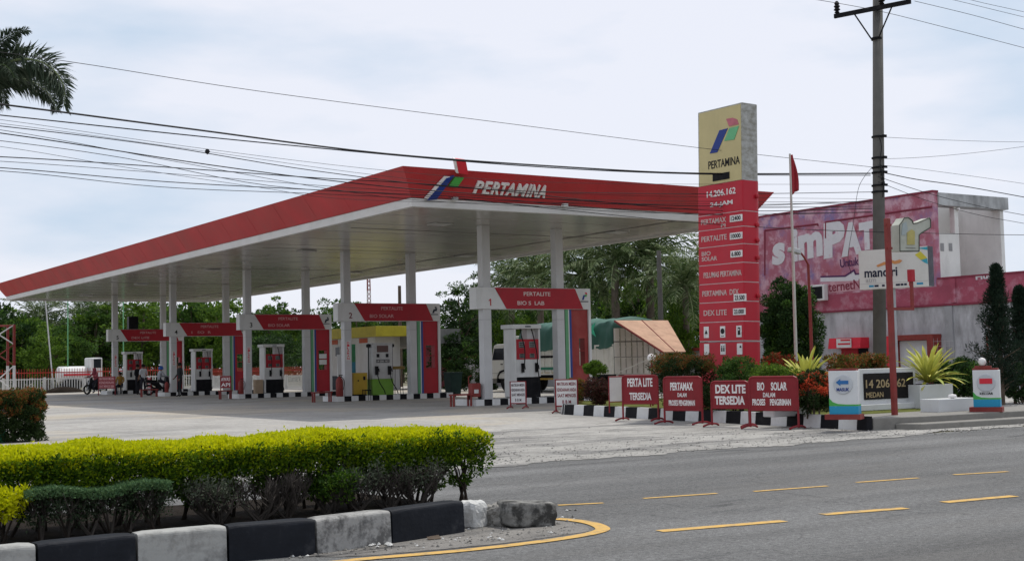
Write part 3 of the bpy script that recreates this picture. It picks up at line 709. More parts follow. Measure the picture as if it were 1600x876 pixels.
GZ0, GZ1 = 3.06, 3.76
GL = mat('faded_gate_lettering', (.60, .33, .33), .6, .12, 9, dirt=.5, dcol=(.42, .06, .07), dscale=14)
GL1 = mat('pale_gate_lettering', (.70, .58, .56), .6, .12, 9, dirt=.4, dcol=(.42, .1, .1), dscale=14)
def gate(i, y):
    lab = ['red and white pump gate numbered 1, nearest, with faded BIO S LAB lettering', 'red and white pump gate numbered 2 before the yellow-roofed house', 'red and white pump gate numbered 3',
           'red and white pump gate numbered 4', 'red and white pump gate numbered 5, farthest'][i]
    t = thing('pump_gate', lab, 'pump gate', (0, y, 0), 0, 'numbered gates over the pump islands')
    b = MB(); b.box(.12, 4.62, .0, .42, GZ0, GZ1, WHITE); b.build('beam', t, bevel=.012)
    r = MB(); z0, z1 = GZ0+.012, GZ1-.012
    r.prism([(.82, z1), (3.98, z1), (4.30, z0), (1.26, z0)], (0, -.002, 0), RT, UP, FR, .012, RED2); r.build('red_band', t)
    n = MB(); n.text(str(i+1), (.66, -.001, GZ0+.22), None, .22, RT, UP, NUMC[i], .008, .012)
    if i == 0: n.prism([(-.015, .11), (-.015, .07), (-.07, .03), (-.07, .06)], (.66, -.002, GZ0+.22), RT, UP, FR, .008, NUMC[0])
    n.build('number', t)
    l = MB(); l.text(LINES[i][0], (2.45, -.014, GZ1-.2), 1.05 if i == 0 else .95, .13, RT, UP, GL1 if i == 0 else GL, .008, .012); l.build('lettering', t); l = MB(); l.text(LINES[i][1], (2.2 if i == 0 else 2.0, -.014, GZ0+.2), 1.05, .13, RT, UP, GL1 if i == 0 else GL, .008, .012); l.build('lettering', t)
    g = MB()
    if i == 0: logo(g, (4.36, -.002, GZ1-.26), RT, UP, .24, .01)
    else:
        dk = mat('dark_logo', (.03, .035, .05), .5)
        g.prism([(-.1, -.1), (-.02, -.1), (.03, .05), (-.04, .05)], (4.36, -.002, GZ1-.28), RT, UP, FR, .01, dk); g.prism([(.01, -.02), (.1, -.02), (.13, .08), (.05, .08)], (4.36, -.002, GZ1-.28), RT, UP, FR, .01, dk); g.prism([(.03, .09), (.11, .09), (.09, .15), (.02, .15)], (4.36, -.002, GZ1-.28), RT, UP, FR, .01, dk)
    g.box(4.2, 4.52, -.012, -.001, GZ1-.45, GZ1-.42, mat('dark_logo', (.03, .035, .05), .5)); g.build('logo', t)
    s = MB(); P0, P1 = 3.60, 4.62
    s.box(P0, P0+.12, .05, .35, .2, GZ0-.003, GREENM); s.box(P0+.12, P0+.16, .05, .352, .2, GZ0-.003, WHITE); s.box(P0+.16, P0+.25, .05, .35, .2, GZ0-.003, BLUEM); s.build('colour_stripe', t)
    p = MB(); a0, a1 = P0+.25, P1-.1
    for (z0, z1) in ((.2, 1.2), (2.1, GZ0-.003)): p.box(a0, a1, .06, .34, z0, z1, RED2 if i else REDF)
    p.box(a0, a0+(.12 if i else .3), .06, .34, 1.2, 2.1, RED2 if i else REDF); p.box(a1-.14, a1, .06, .34, 1.2, 2.1, RED2 if i else REDF)
    p.box(a0, a1, .08, .32, 1.675, 1.70, RED2 if i else REDF); p.build('red_panel', t)
    e = MB(); e.box(P1-.1, P1, .0, .40, .2, GZ0-.003, WHITE); e.build('white_edge', t)
    if i == 2:
        w = MB(); w.box(a0+.15, a1-.15, .055, .059, 1.44, 1.66, WHITE); w.box(a0+.15, a1-.15, .055, .059, 1.72, 1.93, WHITE); w.build('notice', t)
for i, y in enumerate(ISL): gate(i, y)
# red vertical notices on columns
for i, y in enumerate(ISL[1:], 1):
    n = MB(); n.box(.46, .66, y+.042, y+.049, 1.55, 2.3, WHITE); 
    for k in range(7): n.text('DILARANG'[k], (.56, y+.041, 2.23-k*.1), .1, .08, RT, UP, REDL, .004, .02)
    tag(n.build('column_notice'), ['', 'red vertical notice on the left column of gate 2', 'red vertical notice on the left column of gate 3', 'red vertical notice on the left column of gate 4', 'red vertical notice on the left column of gate 5'][i], 'notice', 'red vertical notices on the columns')

# ------------------------------------------------------------------ fuel pumps
DISP = mat('display_screen', (.20, .21, .20), .25, .15, 20)
def hose(mb, pts, r=.018): mb.tube(smooth_pts(pts, 5), r, BLACKP, 7)
def pump_tall(loc, label, s=1.0, red=True):
    t = thing('fuel_pump', label, 'fuel pump', loc, 0, 'tall fuel pumps'); w, d = .98, .62
    PW = mat('pump_white_enamel', (.60, .60, .585), .4, .05, 3, dirt=.3, dcol=(.34, .32, .28), dscale=3, streak=4)
    b = MB(); b.box(-w/2+.03, w/2-.0, .0, d, 0, .66, BLACK); b.build('base', t, bevel=.01)
    c = MB(); c.box(-w/2+.06, w/2-.02, .015, d-.015, .662, 1.24, PW); c.build('cabinet', t, bevel=.012)
    l = MB(); l.box(-w/2-.02, -w/2+.055, -.012, d+.012, .02, 2.24, PW); l.build('side_pillar', t, bevel=.012)
    l = MB(); l.box(w/2-.02, w/2+.045, .03, d-.03, .68, 2.24, PW); l.build('side_pillar', t, bevel=.008)
    u = MB(); u.box(.14, w/2-.022, .22, d-.1, 1.9, 2.24, PW); u.build('upright', t)
    p = MB(); p.box(-w/2+.058, w/2-.022, .03, d-.03, 1.242, 1.90, RED2); p.build('red_panel', t)
    for xx in (-.2, .2):
        for zz, hh, ww in ((1.72, .2, .22), (1.36, .14, .18)):
            q = MB(); q.box(xx-ww/2, xx+ww/2, .018, .029, zz-hh/2, zz+hh/2, DISP)
            for k in range(3): q.box(xx-ww/2+.02, xx+ww/2-.02, .012, .0175, zz-hh/2+.02+k*hh/3.2, zz-hh/2+.035+k*hh/3.2+.01, BLACKP)
            q.build('display', t)
    h = MB(); h.box(-w/2-.10, w/2+.05, -.05, d+.05, 2.242, 2.38, PW); h.build('header', t, bevel=.012)
    lt = MB(); lt.box(-.1, .12, -.056, -.0505, 2.29, 2.33, mat('dark_logo', (.03, .035, .05), .5)); lt.build('header_mark', t)
    for xx in (-.2, .34):
        n = MB(); n.box(xx-.045, xx+.045, -.05, .012, .82, 1.12, BLACKP); n.tube([(xx, -.05, .98), (xx, -.13, 1.05), (xx, -.16, .92)], .02, BLACKP, 6); no = n.build('nozzle', t)
        hs = MB(); hose(hs, [(xx-.1, .1, 2.24), (xx-.08, -.02, 1.9), (xx-.02, -.09, 1.4), (xx, -.08, 1.0), (xx+.06, -.10, .45), (xx+.12, -.12, .12)] if xx > 0 else [(xx-.0, .1, 2.24), (xx-.04, -.04, 2.0), (xx+.05, -.07, 1.6), (xx+.02, -.1, 1.15), (xx, -.07, .95)]); hs.build('hose', t)
    t.scale = (s, s, s); return t
pump_tall((2.16, .2, .195), 'tall red and white fuel pump with black base under gate 1')
pt = pump_tall((1.85, ISL[2]+.25, .195), 'red and white fuel pump with black base under gate 3, wall and fence behind it', .93)
pump_tall((2.2, ISL[3]+.25, .195), 'red and white fuel pump with black base under gate 4', .93)
pump_tall((1.7, ISL[4]+.25, .195), 'red and white fuel pump with black base under gate 5, people in front', .95)
def pump_old(loc, label):
    t = thing('fuel_pump', label, 'fuel pump', loc, 0); w, d = .92, .5
    PW = mat('old_pump_enamel', (.50, .50, .49), .45, .08, 3, dirt=.4, dcol=(.25, .24, .22), dscale=4)
    PG = mat('pump_lime_green', (.16, .33, .04), .5, .1, 3, dirt=.3, dcol=(.12, .15, .05), dscale=4)
    b = MB(); b.box(-w/2, w/2, 0, d, 0, .62, PG); b.build('base', t, bevel=.01)
    c = MB(); c.box(-w/2+.02, w/2-.02, .02, d-.02, .622, 1.98, PW); c.build('cabinet', t, bevel=.015)
    h = MB(); h.box(-w/2-.03, w/2+.03, -.02, d+.02, 1.982, 2.03, PW); h.build('header', t)
    s = MB(); s.box(-.24, .25, .008, .019, 1.66, 1.92, mat('brown_display', (.10, .05, .04), .3)); s.build('display', t)
    s = MB(); s.box(-.28, .30, .008, .019, 1.25, 1.38, mat('counter_strip', (.1, .1, .1), .4)); s.text('14 206 162', (0, .007, 1.315), .5, .07, RT, UP, WLET, .003); s.build('counter', t)
    for xx in (-.2, .2):
        s = MB(); s.box(xx-.06, xx+.06, .008, .019, 1.46, 1.60, BLACKP); s.build('display', t)
    for xx in (-.28, .28):
        n = MB(); n.box(xx-.06, xx+.06, -.06, .018, .78, 1.12, BLACKP); n.tube([(xx, -.06, 1.0), (xx+.03, -.15, 1.02), (xx+.03, -.17, .9)], .02, BLACKP, 6); n.build('nozzle', t)
        hs = MB(); hose(hs, [(xx, -.08, .82), (xx+.06, -.12, .5), (xx+.24, -.14, .2), (xx+.32, -.1, .03)]); hs.build('hose', t)
    for xx, s_ in ((-w/2-.06, -1), (w/2+.06, 1)):
        hs = MB(); hs.tube([(xx, .2, 0), (xx, .2, 1.85)], .022, BLACKP, 7); hs.lathe((xx, .2, 1.85), [(.03, 0), (.09, .02), (.09, .12), (.03, .15)], BLACKP, 10); hs.build('hose_mast', t)
    return t
pump_old((2.12, ISL[1]+.2, .195), 'old white fuel pump with lime green base under gate 2')
# yellow oil cabinet, banner, stool, crate, extinguishers, red racks
YB = mat('yellow_cabinet_paint', (.44, .29, .03), .5, .12, 4, dirt=.3, dscale=4)
t = thing('oil_cabinet', 'mustard yellow cabinet beside the lime green pump', 'cabinet', (1.12, ISL[1]+.16, .195))
b = MB(); b.box(-.30, .30, 0, .5, .05, .88, YB); b.box(-.28, .28, .02, .48, 0, .05, BLACK); b.build('body', t, bevel=.01)
b = MB(); b.box(.12, .2, -.03, -.002, .6, .74, BLACKP); b.build('latch', t); b = MB(); b.box(-.12, -.07, -.014, -.002, .55, .61, BLACKP); b.build('lock', t)
b = MB(); 
for xx in (.02, .26):
    b.tube([(xx, -.35, -.19), (xx, -.35, .2)], .016, BLACKP, 6); b.tube([(xx, -.15, -.19), (xx, -.15, .2)], .016, BLACKP, 6)
b.tube([(.02, -.35, .2), (.26, -.35, .2)], .016, BLACKP, 6); b.box(0, .28, -.37, -.13, .2, .23, BLACKP)
s0 = b.build('low_stool'); s0.location = (1.12, ISL[1]+.16, .195); tag(s0, 'low black metal stool in front of the yellow cabinet', 'stool')
t = thing('price_banner', 'upright banner of red, green and blue prints behind the yellow cabinet', 'banner', (.95, ISL[1]+.95, .195))
b = MB(); b.box(-.22, .0, 0, .03, .9, 1.62, mat('banner_dark_print', (.22, .09, .10), .6, .3, 9)); b.box(-.21, -.01, -.006, -.001, 1.3, 1.6, REDL); b.build('print', t)
b = MB(); b.box(.03, .36, 0, .03, .75, 2.0, mat('banner_green', (.07, .28, .13), .6, .2, 5)); b.box(.035, .355, -.006, -.001, .78, 1.3, mat('banner_blue', (.06, .24, .34), .6, .2, 5)); b.build('print', t)
b = MB(); b.box(-.42, -.24, .02, .05, .75, 1.6, WHITE); b.build('print', t)
b = MB(); b.tube([(-.3, .05, 0), (-.3, .05, 1.6)], .015, STEEL, 6); b.tube([(.2, .05, 0), (.2, .05, 2.0)], .015, STEEL, 6); b.build('stand', t)
t = thing('bar_table', 'small round table on thin legs right of the lime green pump', 'table', (3.05, ISL[1]+.75, .195))
b = MB(); b.lathe((0, 0, .98), [(.28, 0), (.3, .03), (.3, .1), (.27, .12)], mat('ochre_top', (.30, .20, .06), .6, .2, 4), 16); b.build('top', t)
for k in range(4):
    a = k*1.571+.6; b = MB(); b.tube([(.2*math.cos(a), .2*math.sin(a), .98), (.24*math.cos(a), .24*math.sin(a), 0)], .014, BLACKP, 6); b.build('leg', t)
def extinguisher(loc, label, h=.55):
    t = thing('fire_extinguisher', label, 'fire extinguisher', loc, 0, 'red fire extinguishers')
    b = MB(); r = h*.17; b.lathe((0, 0, 0), [(r*.9, 0), (r, .02), (r, h*.72), (r*.8, h*.82), (r*.35, h*.88), (r*.3, h*.92)], RUST, 14); b.build('cylinder', t, smooth=True)
    b = MB(); b.tube([(0, 0, h*.92), (0, 0, h)], .02, BLACKP, 6); b.box(-.02, .13, -.015, .015, h*.96, h, BLACKP); b.build('valve', t)
    b = MB(); b.tube(smooth_pts([(.06, 0, h*.95), (r+.06, 0, h*.7), (r+.02, 0, h*.3)], 4), .012, BLACKP, 5); b.build('hose', t); return t
extinguisher((.2, ISL[1]+.1, .195), 'red fire extinguisher at the left end of the island numbered 2', .82)
extinguisher((.2, ISL[2]+.1, .195), 'red fire extinguisher at the left end of the island numbered 3', .7)
extinguisher((.2, ISL[3]+.15, .195), 'red fire extinguisher at the left end of the island numbered 4', .6)
def rack(loc, w, label):
    t = thing('red_bench', label, 'bench', loc, 0, 'low red steel benches at the island ends')
    b = MB(); b.box(-w/2, w/2, -.12, .12, .34, .39, RUST); b.build('seat', t)
    for xx in (-w/2+.06, w/2-.06):
        for yy in (-.09, .09):
            l = MB(); l.box(xx-.025, xx+.025, yy-.025, yy+.025, 0, .34, RUST); l.build('leg', t)
    return t
rack((-.36, .25, 0), .75, 'low red steel bench left of the island numbered 1'); rack((-.45, ISL[1]+.3, 0), .8, 'low red steel bench left of the island numbered 2')
rack((-.5, ISL[2]+.2, 0), .6, 'low rusty bench left of the island numbered 3'); rack((-.7, ISL[3]+.2, 0), .9, 'low red bench left of the island numbered 4')
t = thing('fire_cart', 'red fire extinguisher cart beside the left column of gate 1', 'fire cart', (.18, .3, .195))
b = MB(); b.box(-.16, .16, -.14, .14, .08, .52, RUST); b.build('body', t, bevel=.03); b = MB(); b.tube([(-.12, .16, .1), (-.12, .16, .72), (-.02, .16, .76)], .018, RUST, 6); b.build('handle', t)
b = MB(); b.box(-.1, .06, -.146, -.141, .2, .32, WHITE); b.build('notice', t)
for xx in (-.18, .18):
    b = MB(); b.lathe((xx, .0, .08), [(.03, -.02), (.08, -.02), (.08, .02), (.03, .02)], RUBBER, 12, axis=0); b.build('wheel', t)
GB = mat('dark_green_bin', (.015, .035, .03), .5, .2, 4)
t = thing('waste_bin', 'dark green wheeled bin at the right end of island 2', 'bin', (5.45, ISL[1]+.5, 0))
b = MB(); b.hexa([(-.22, -.24, .06), (.22, -.24, .06), (.22, .24, .06), (-.22, .24, .06), (-.28, -.3, .95), (.28, -.3, .95), (.28, .3, .95), (-.28, .3, .95)], GB); b.build('body', t, bevel=.02)
b = MB(); b.box(-.3, .3, -.32, .32, .953, 1.0, GB); b.build('lid', t, bevel=.015)
for xx in (-.2, .2):
    b = MB(); b.lathe((xx, .2, .08), [(.03, -.03), (.08, -.03), (.08, .03), (.03, .03)], RUBBER, 10, axis=0); b.build('wheel', t)
b = MB(); b.box(0, .34, 0, .3, 0, .62, mat('cardboard', (.42, .31, .21), .85)); bo = b.build('brown_carton'); bo.location = (.98, ISL[2]+.3, .195); tag(bo, 'tall brown carton standing left of the pump under gate 3', 'carton')

# ------------------------------------------------------------------ totem price sign
TX = PX(1158, 160, 6.6)  # placed below from its measured depth
def D_of(p): return (Vector(p)-Vector(CAM)).dot(Vector(YAWV))
TILT = .0215
tp = PD(1161.5, 560, 29.5); TXf, TY0 = tp.x, tp.y
tl = PX(1091.5, 560, TXf); TY1 = tl.y; tr_ = PY(1190, 560, TY0); TTH = tr_.x-TXf
TZ = PD(1158, 160, 29.5).z; TZR = PD(1158, 281, 29.5).z
tt = thing('price_totem', 'tall red price totem with pale yellow head and fuel prices', 'price sign', (TXf, TY0, 0))
TL = TY1-TY0
tt.rotation_euler = Matrix.Rotation(TILT, 3, Vector(YAWV)).to_euler()
TYEL = mat('totem_head_yellow', (.52, .44, .22), .55, .06, 2, dirt=.25, dcol=(.35, .3, .16), dscale=2, streak=5)
TGR = mat('totem_weathered_edge', (.42, .42, .40), .8, .15, 3, dirt=.7, dcol=(.20, .19, .15), dscale=5, edge=(.42, .6), streak=.6)
TRED = mat('totem_red_panel', (.45, .012, .028), .38, .06, 2, dirt=.2, dcol=(.3, .05, .06), dscale=3, streak=4)
def lens(r=.10, inset=0.0, n=5):
    """rounded slab outline in local x (thickness) and y (length)"""
    out = []; x0, x1, y0, y1 = inset, TTH-inset, inset, TL-inset; r = max(.03, r-inset)
    for cx, cy, a0 in ((x1-r*1.6, y0+r*1.6, -90), (x1-r*1.6, y1-r*1.6, 0), (x0+r*.3, y1-r*.3, 90), (x0+r*.3, y0+r*.3, 180)):
        rr_ = r*1.6 if cx > TTH/2 else r*.3
        for k in range(n+1):
            a = math.radians(a0+90*k/n); out.append((cx+rr_*math.cos(a), cy+rr_*math.sin(a)))
    return out
b = MB(); b.prism(lens(), (0, 0, TZR), (1, 0, 0), (0, 1, 0), (0, 0, 1), TZ-TZR, TGR); b.build('head', tt)
b = MB(); b.box(-.012, .002, .03, TL-.06, TZR+.01, TZ-.03, TYEL); b.build('head_panel', tt)
TR, TU, TN = Vector((0, -1, 0)), UP, Vector((-1, 0, 0))
def tpt(px, py, off=-.013):
    q = PX(px-TILT*(560-py)+1.0, py, TXf+off); return Vector((off, q.y-TY0, q.z))
g = MB()
def poly_px(mb, pts, m, off=-.0125, d=.01):
    P = [tpt(*p, off=off) for p in pts]; mb.prism([(-p.y, p.z) for p in P], (off, 0, 0), TR, TU, TN, d, m)
PINK = mat('faded_logo_pink', (.45, .13, .16), .5, .2, 5); MINT = mat('faded_logo_green', (.13, .42, .20), .5, .1, 5)
poly_px(g, [(1106.5, 241), (1118, 239), (1134.5, 201), (1121.5, 204.5)], BLUEL); poly_px(g, [(1129, 221), (1144.5, 218.5), (1152, 197), (1137, 201)], MINT); poly_px(g, [(1136.5, 198), (1151.5, 194.5), (1149, 187), (1142, 184.5), (1132, 186.5)], PINK)
g.build('logo', tt)
def ttext(s, x0, x1, y, h, m, off=-.013, mb=None, bold=.015):
    """text centred between two picture columns, at its own height in metres"""
    a, b_ = tpt(x0, y, off), tpt(x1, y, off); c = (a+b_)/2; mb.text(s, c, (a-b_).length, h, TR, TU, m, .006, bold)
pxm = (tpt(1120, 500)-tpt(1120, 600)).length/100
l = MB(); a_, b_ = tpt(1104, 258), tpt(1153, 251.5)
zc = (a_.z+b_.z)/2; l.text('PERTAMINA', (-.0125, (a_.y+b_.y)/2, zc), abs(a_.y-b_.y), .185, TR, TU, BLACKP, .006, .012)
l.build('lettering', tt)
b = MB(); c0, c1_ = tpt(1111, 275), tpt(1137, 275); zc = tpt(1124, 276).z; b.box(-.025, -.0125, c1_.y, c0.y, zc-.09, zc+.07, BLACK); b.build('dark_plate', tt)
# red panels with pale seams; picture rows measured on the front edge (column 1158)
rows = [281, 329.5, 353.5, 381, 410, 440.5, 470.5, 502, 532.5, 560]
Zs = [PD(1158, y, 29.5).z for y in rows]
Zs[-1] = .2
for i in range(len(rows)-1):
    b = MB(); b.prism(lens(.10, -.012), (0, 0, Zs[i+1]+(.018 if i < 8 else 0)), (1, 0, 0), (0, 1, 0), (0, 0, 1), Zs[i]-Zs[i+1]-.018, TRED); b.build('red_panel', tt)
b = MB()
for z in Zs[:-1]: b.prism(lens(.10, .0), (0, 0, z-.001), (1, 0, 0), (0, 1, 0), (0, 0, 1), .02, WHITE)
b.build('seam_strip', tt)
TLET = mat('totem_lettering', (.55, .42, .40), .6, .12, 8, dirt=.5, dcol=(.42, .1, .1), dscale=10)
def trow(i, items):
    zt, zb = Zs[i], Zs[i+1]; H = zt-zb
    for (s, x0, x1, fr, hh, box) in items:
        off = -.028; ym = None
        yr_ = (rows[i]+rows[i+1])/2; y0_, y1_ = tpt(x0, yr_, off).y, tpt(x1, yr_, off).y; zc = zb+H*fr
        mb = MB()
        if box:
            mb.box(-.034, -.0125-.0, min(y0_, y1_)-.03, max(y0_, y1_)+.03, zc-hh*.75, zc+hh*.75, WLET); mb.text(s, (-.0345, (y0_+y1_)/2, zc), abs(y0_-y1_)*.95, hh, TR, TU, BLACKP, .004, .02); mb.build('price_plate', tt)
        else:
            mb.text(s, (-.0125, (y0_+y1_)/2, zc), abs(y0_-y1_), hh, TR, TU, WLET if i == 0 else TLET, .008, .018); mb.build('lettering', tt)
trow(0, [('14.206.162', 1101, 1146, .70, .15, False), ('24-JAM', 1106, 1141, .32, .13, False)])
trow(1, [('PERTAMAX', 1092, 1131, .60, .12, False), ('PI', 1123, 1130, .22, .08, False), ('12400', 1139, 1155, .58, .10, True)])
trow(2, [('PERTALITE', 1092.5, 1132, .52, .125, False), ('10000', 1139, 1155, .5, .10, True)])
trow(3, [('BIO', 1093, 1107, .68, .10, False), ('SOLAR', 1093, 1117, .38, .10, False), ('6.800', 1140, 1155, .5, .10, True)])
trow(4, [('PELUMAS PERTAMINA', 1096, 1155, .50, .13, False)])
trow(5, [('PERTAMINA  DEX', 1094, 1151, .52, .125, False), ('23.500', 1145, 1161, .2, .11, True)])
trow(6, [('DEX LITE', 1096, 1132, .5, .125, False), ('23.000', 1144, 1160, .5, .10, True)])
ic = MB(); zc = (Zs[7]+Zs[8])/2
for k, px in enumerate((1101, 1126.5, 1152)):
    y_ = tpt(px, 520).y; w_ = .085
    ic.box(-.022, -.0125, y_-w_, y_+w_, zc-.13, zc+.13, WLET)
    if k == 0: ic.prism([(-.055, -.04), (.055, -.04), (0, .06)], (-.0222, y_, zc), TR, TU, TN, .004, BLACKP)
    elif k == 1: ic.lathe((-.0222, y_, zc+.015), [(.065, -.004), (.065, 0)], BLACKP, 14, axis=0); ic.box(-.0225, -.0222, y_-.05, y_+.05, zc-.1, zc-.085, BLACKP)
    else: ic.box(-.0262, -.0222, y_-.045, y_+.035, zc-.08, zc+.09, BLACKP); ic.box(-.0285, -.0265, y_-.025, y_+.015, zc+.02, zc+.06, WLET)
zc = Zs[8]-.17
for k, px in enumerate((1101.5, 1127, 1153)):
    y_ = tpt(px, 545).y; ic.box(-.022, -.0125, y_-.085, y_+.085, zc-.13, zc+.12, WLET)
    if k == 1:
        for s_ in (-.035, .035): ic.box(-.0262, -.0222, y_+s_-.02, y_+s_+.02, zc-.06, zc+.03, BLACKP); ic.lathe((-.0222, y_+s_, zc+.055), [(.018, -.004), (.018, 0)], BLACKP, 8, axis=0)
    if k == 2: ic.prism([(0, .02), (.07, .02), (.04, .07), (.02, .07)], (-.0222, y_, zc), TR, TU, TN, .004, BLACKP)
ic.build('service_symbol', tt)
for i, z in enumerate(Zs[:7]):
    if i in (0, 1, 2, 3, 5):
        b = MB(); b.lathe((TTH*.72, -.02, z-.3 if i else z-.35), [(.02, -.05), (.05, -.04), (.05, .02), (.02, .03)], RED2, 10, axis=1); b.build('side_lamp', tt)

# ------------------------------------------------------------------ planted corner: kerb, platform, pillars, name wall
kc = [G(881, 647), G(1100, 661), G(1354, 672.5)]
KX0, KY0 = kc[0].x, kc[0].y; KX1, KY1 = kc[2].x, kc[2].y
edge_r = G(1589, 653)
gb = [(KX0, KY0), (KX1, KY1), (edge_r.x, KY1+.05), (edge_r.x+.2, -13.5), (9.0, -6.5), (KX0+2.5, KY0+3.5), (KX0+.6, KY0+1.0)]
ins = .14
cxm, cym = sum(p[0] for p in gb)/len(gb), sum(p[1] for p in gb)/len(gb)
gbi = [(x+(cxm-x)*.03, y+(cym-y)*.03) for x, y in gb]
o = MB(); n = len(gbi); o.add([(x, y, .21) for x, y in gbi]+[(x, y, -.02) for x, y in gbi], [tuple(range(n))]+[(i, n+i, n+(i+1) % n, (i+1) % n) for i in range(n)], LAWN); tag(o.build('garden_bed'), kind='structure')
kb = MB()
def kerb_run(P, Q, step, h, w, m0, m1, k0=0):
    P, Q = Vector((P[0], P[1], 0)), Vector((Q[0], Q[1], 0)); d = Q-P; L = d.length; d.normalize(); nn_ = Vector((-d.y, d.x, 0)); x = 0; k = k0
    while x < L-.01:
        x2 = min(x+step, L); m = (m0, m1)[k % 2]; g_ = .003
        a, b_ = P+d*(x+g_), P+d*(x2-g_)
        kb.hexa([tuple(a+Vector((0, 0, -.02))), tuple(b_+Vector((0, 0, -.02))), tuple(b_+nn_*w+Vector((0, 0, -.02))), tuple(a+nn_*w+Vector((0, 0, -.02))),
                 tuple(a+nn_*.03+Vector((0, 0, h))), tuple(b_+nn_*.03+Vector((0, 0, h))), tuple(b_+nn_*w+Vector((0, 0, h))), tuple(a+nn_*w+Vector((0, 0, h)))], m)
        x = x2; k += 1
KWH = mat('white_kerb_paint', (.62, .62, .61), .6, .08, 4, dirt=.4, dcol=(.22, .21, .19), dscale=4)
kerb_run(gb[0], gb[1], .5, .25, .14, BLACK, KWH); kerb_run(gb[6], gb[0], .5, .25, .14, KWH, BLACK); kerb_run(gb[5], gb[6], .5, .25, .14, KWH, BLACK)
tag(kb.build('kerb'), kind='structure')
PCON = mat('platform_concrete', (.22, .21, .19), .85, .2, 3, dirt=.6, dcol=(.08, .08, .07), dscale=3, bump=.2)
pf = MB(); kd = (KX0-KX1)/(KY0-KY1); pf.prism([(KX1+.16, KY1-.02), (KX1+1.2, KY1-.25), (edge_r.x+.35, KY1-.45), (edge_r.x+.35, KY1+1.2), (KX1+.16+kd*1.2, KY1+1.2)], (0, 0, -.02), (1, 0, 0), (0, 1, 0), (0, 0, 1), .235, PCON); pf.prism([(KX1+.6, KY1-.14), (KX1+.75, KY1-.6), (edge_r.x+.6, KY1-.95), (edge_r.x+.6, KY1-.46), (KX1+1.2, KY1-.26)], (0, 0, -.02), (1, 0, 0), (0, 1, 0), (0, 0, 1), .125, PCON)
tag(pf.build('pavement', bevel=.015), kind='structure')
TILE = mat('white_wall_tile', (.60, .61, .61), .35, .05, 3, dirt=.3, dcol=(.35, .33, .3), dscale=3)
PIL = mat('white_pillar_enamel', (.63, .64, .64), .4, .05, 3, dirt=.25, dcol=(.4, .38, .34), dscale=3, streak=3)
DISC = mat('raised_disc_grey', (.48, .50, .52), .4, .06, 4)
def pillar(pxl, pxr, ybase, ytop, label, kind):
    q = G((pxl+pxr)/2, ybase, .215); y0 = q.y; dq = D_of(q); w = (pxr-pxl)/FPX*dq*1.03; top = PD((pxl+pxr)/2, ytop, dq).z-.215; xl = xr = q.x
    t = thing('entrance_pillar', label, 'pillar', (q.x, y0+.02, .215), math.radians(-58), 'white pillars with traffic signs'); d = .26
    b = MB(); b.box(-w/2-.08, w/2+.04, -.05, d+.06, 0, .09, RUST); b.build('plinth', t)
    b = MB(); b.box(-w/2, w/2, 0, d, .09, top-.02, PIL); b.build('body', t, bevel=.01)
    b = MB(); b.box(-w/2+.0, w/2-.02, .02, d-.02, top-.02, top+.015, RUST); b.build('cap', t)
    b = MB(); b.box(-w/2-.003, w/2+.003, -.003, d+.003, .093, .235, CYAN); b.build('blue_band', t)
    b = MB(); b.prism([(-w/2-.003, .237), (w/2+.003, .237), (w/2+.003, .265), (w*.1, .265), (-w*.2, .275), (-w*.38, .31), (-w/2-.003, .38)], (0, -.0005, 0), RT, UP, FR, .003, GREENL); b.box(-w/2, w/2+.003, .003, d+.003, .2355, .265, GREENL); b.build('green_sweep', t)
    cz = top-.265; b = MB(); b.lathe((.0, -.001, cz), [(.168, 0), (.168, -.012), (.158, -.02)], DISC, 28, axis=1); b.build('disc', t)
    b = MB()
    if kind == 'in':
        b.prism([(-.12, 0), (-.04, .062), (-.04, .032), (.10, .032), (.10, -.032), (-.04, -.032), (-.04, -.062)], (0, -.021, cz+.04), RT, UP, FR, .008, mat('arrow_blue', (.03, .14, .36), .4)); b.build('arrow', t)
        b = MB(); b.text('MASUK', (0, -.021, cz-.085), .22, .06, RT, UP, BLUEL, .008, .02); b.build('lettering', t)
    else:
        b.box(-.115, .115, -.03, -.021, cz-.015, cz+.085, REDL); b.build('bar', t)
        b = MB(); b.text('KELUAR', (0, -.003, cz-.2), .24, .045, RT, UP, BLACKP, .004, .02); b.build('lettering', t)
        b = MB(); b.box(-.2, .1, .02, .15, top+.016, top+.06, RUST); b.build('lamp_base', t)
        b = MB(); b.lathe((-.06, .08, top+.14), [(.02, -.08), (.055, -.06), (.075, 0), (.055, .055), (.01, .075)], WLET, 14); b.build('globe_lamp', t, smooth=True)
    return t
pillar(1299, 1342, 655, 577, 'white pillar with blue arrow and MASUK disc', 'in')
pillar(1525, 1563, 643, 576, 'white pillar with red bar disc, globe lamp and KELUAR', 'out')
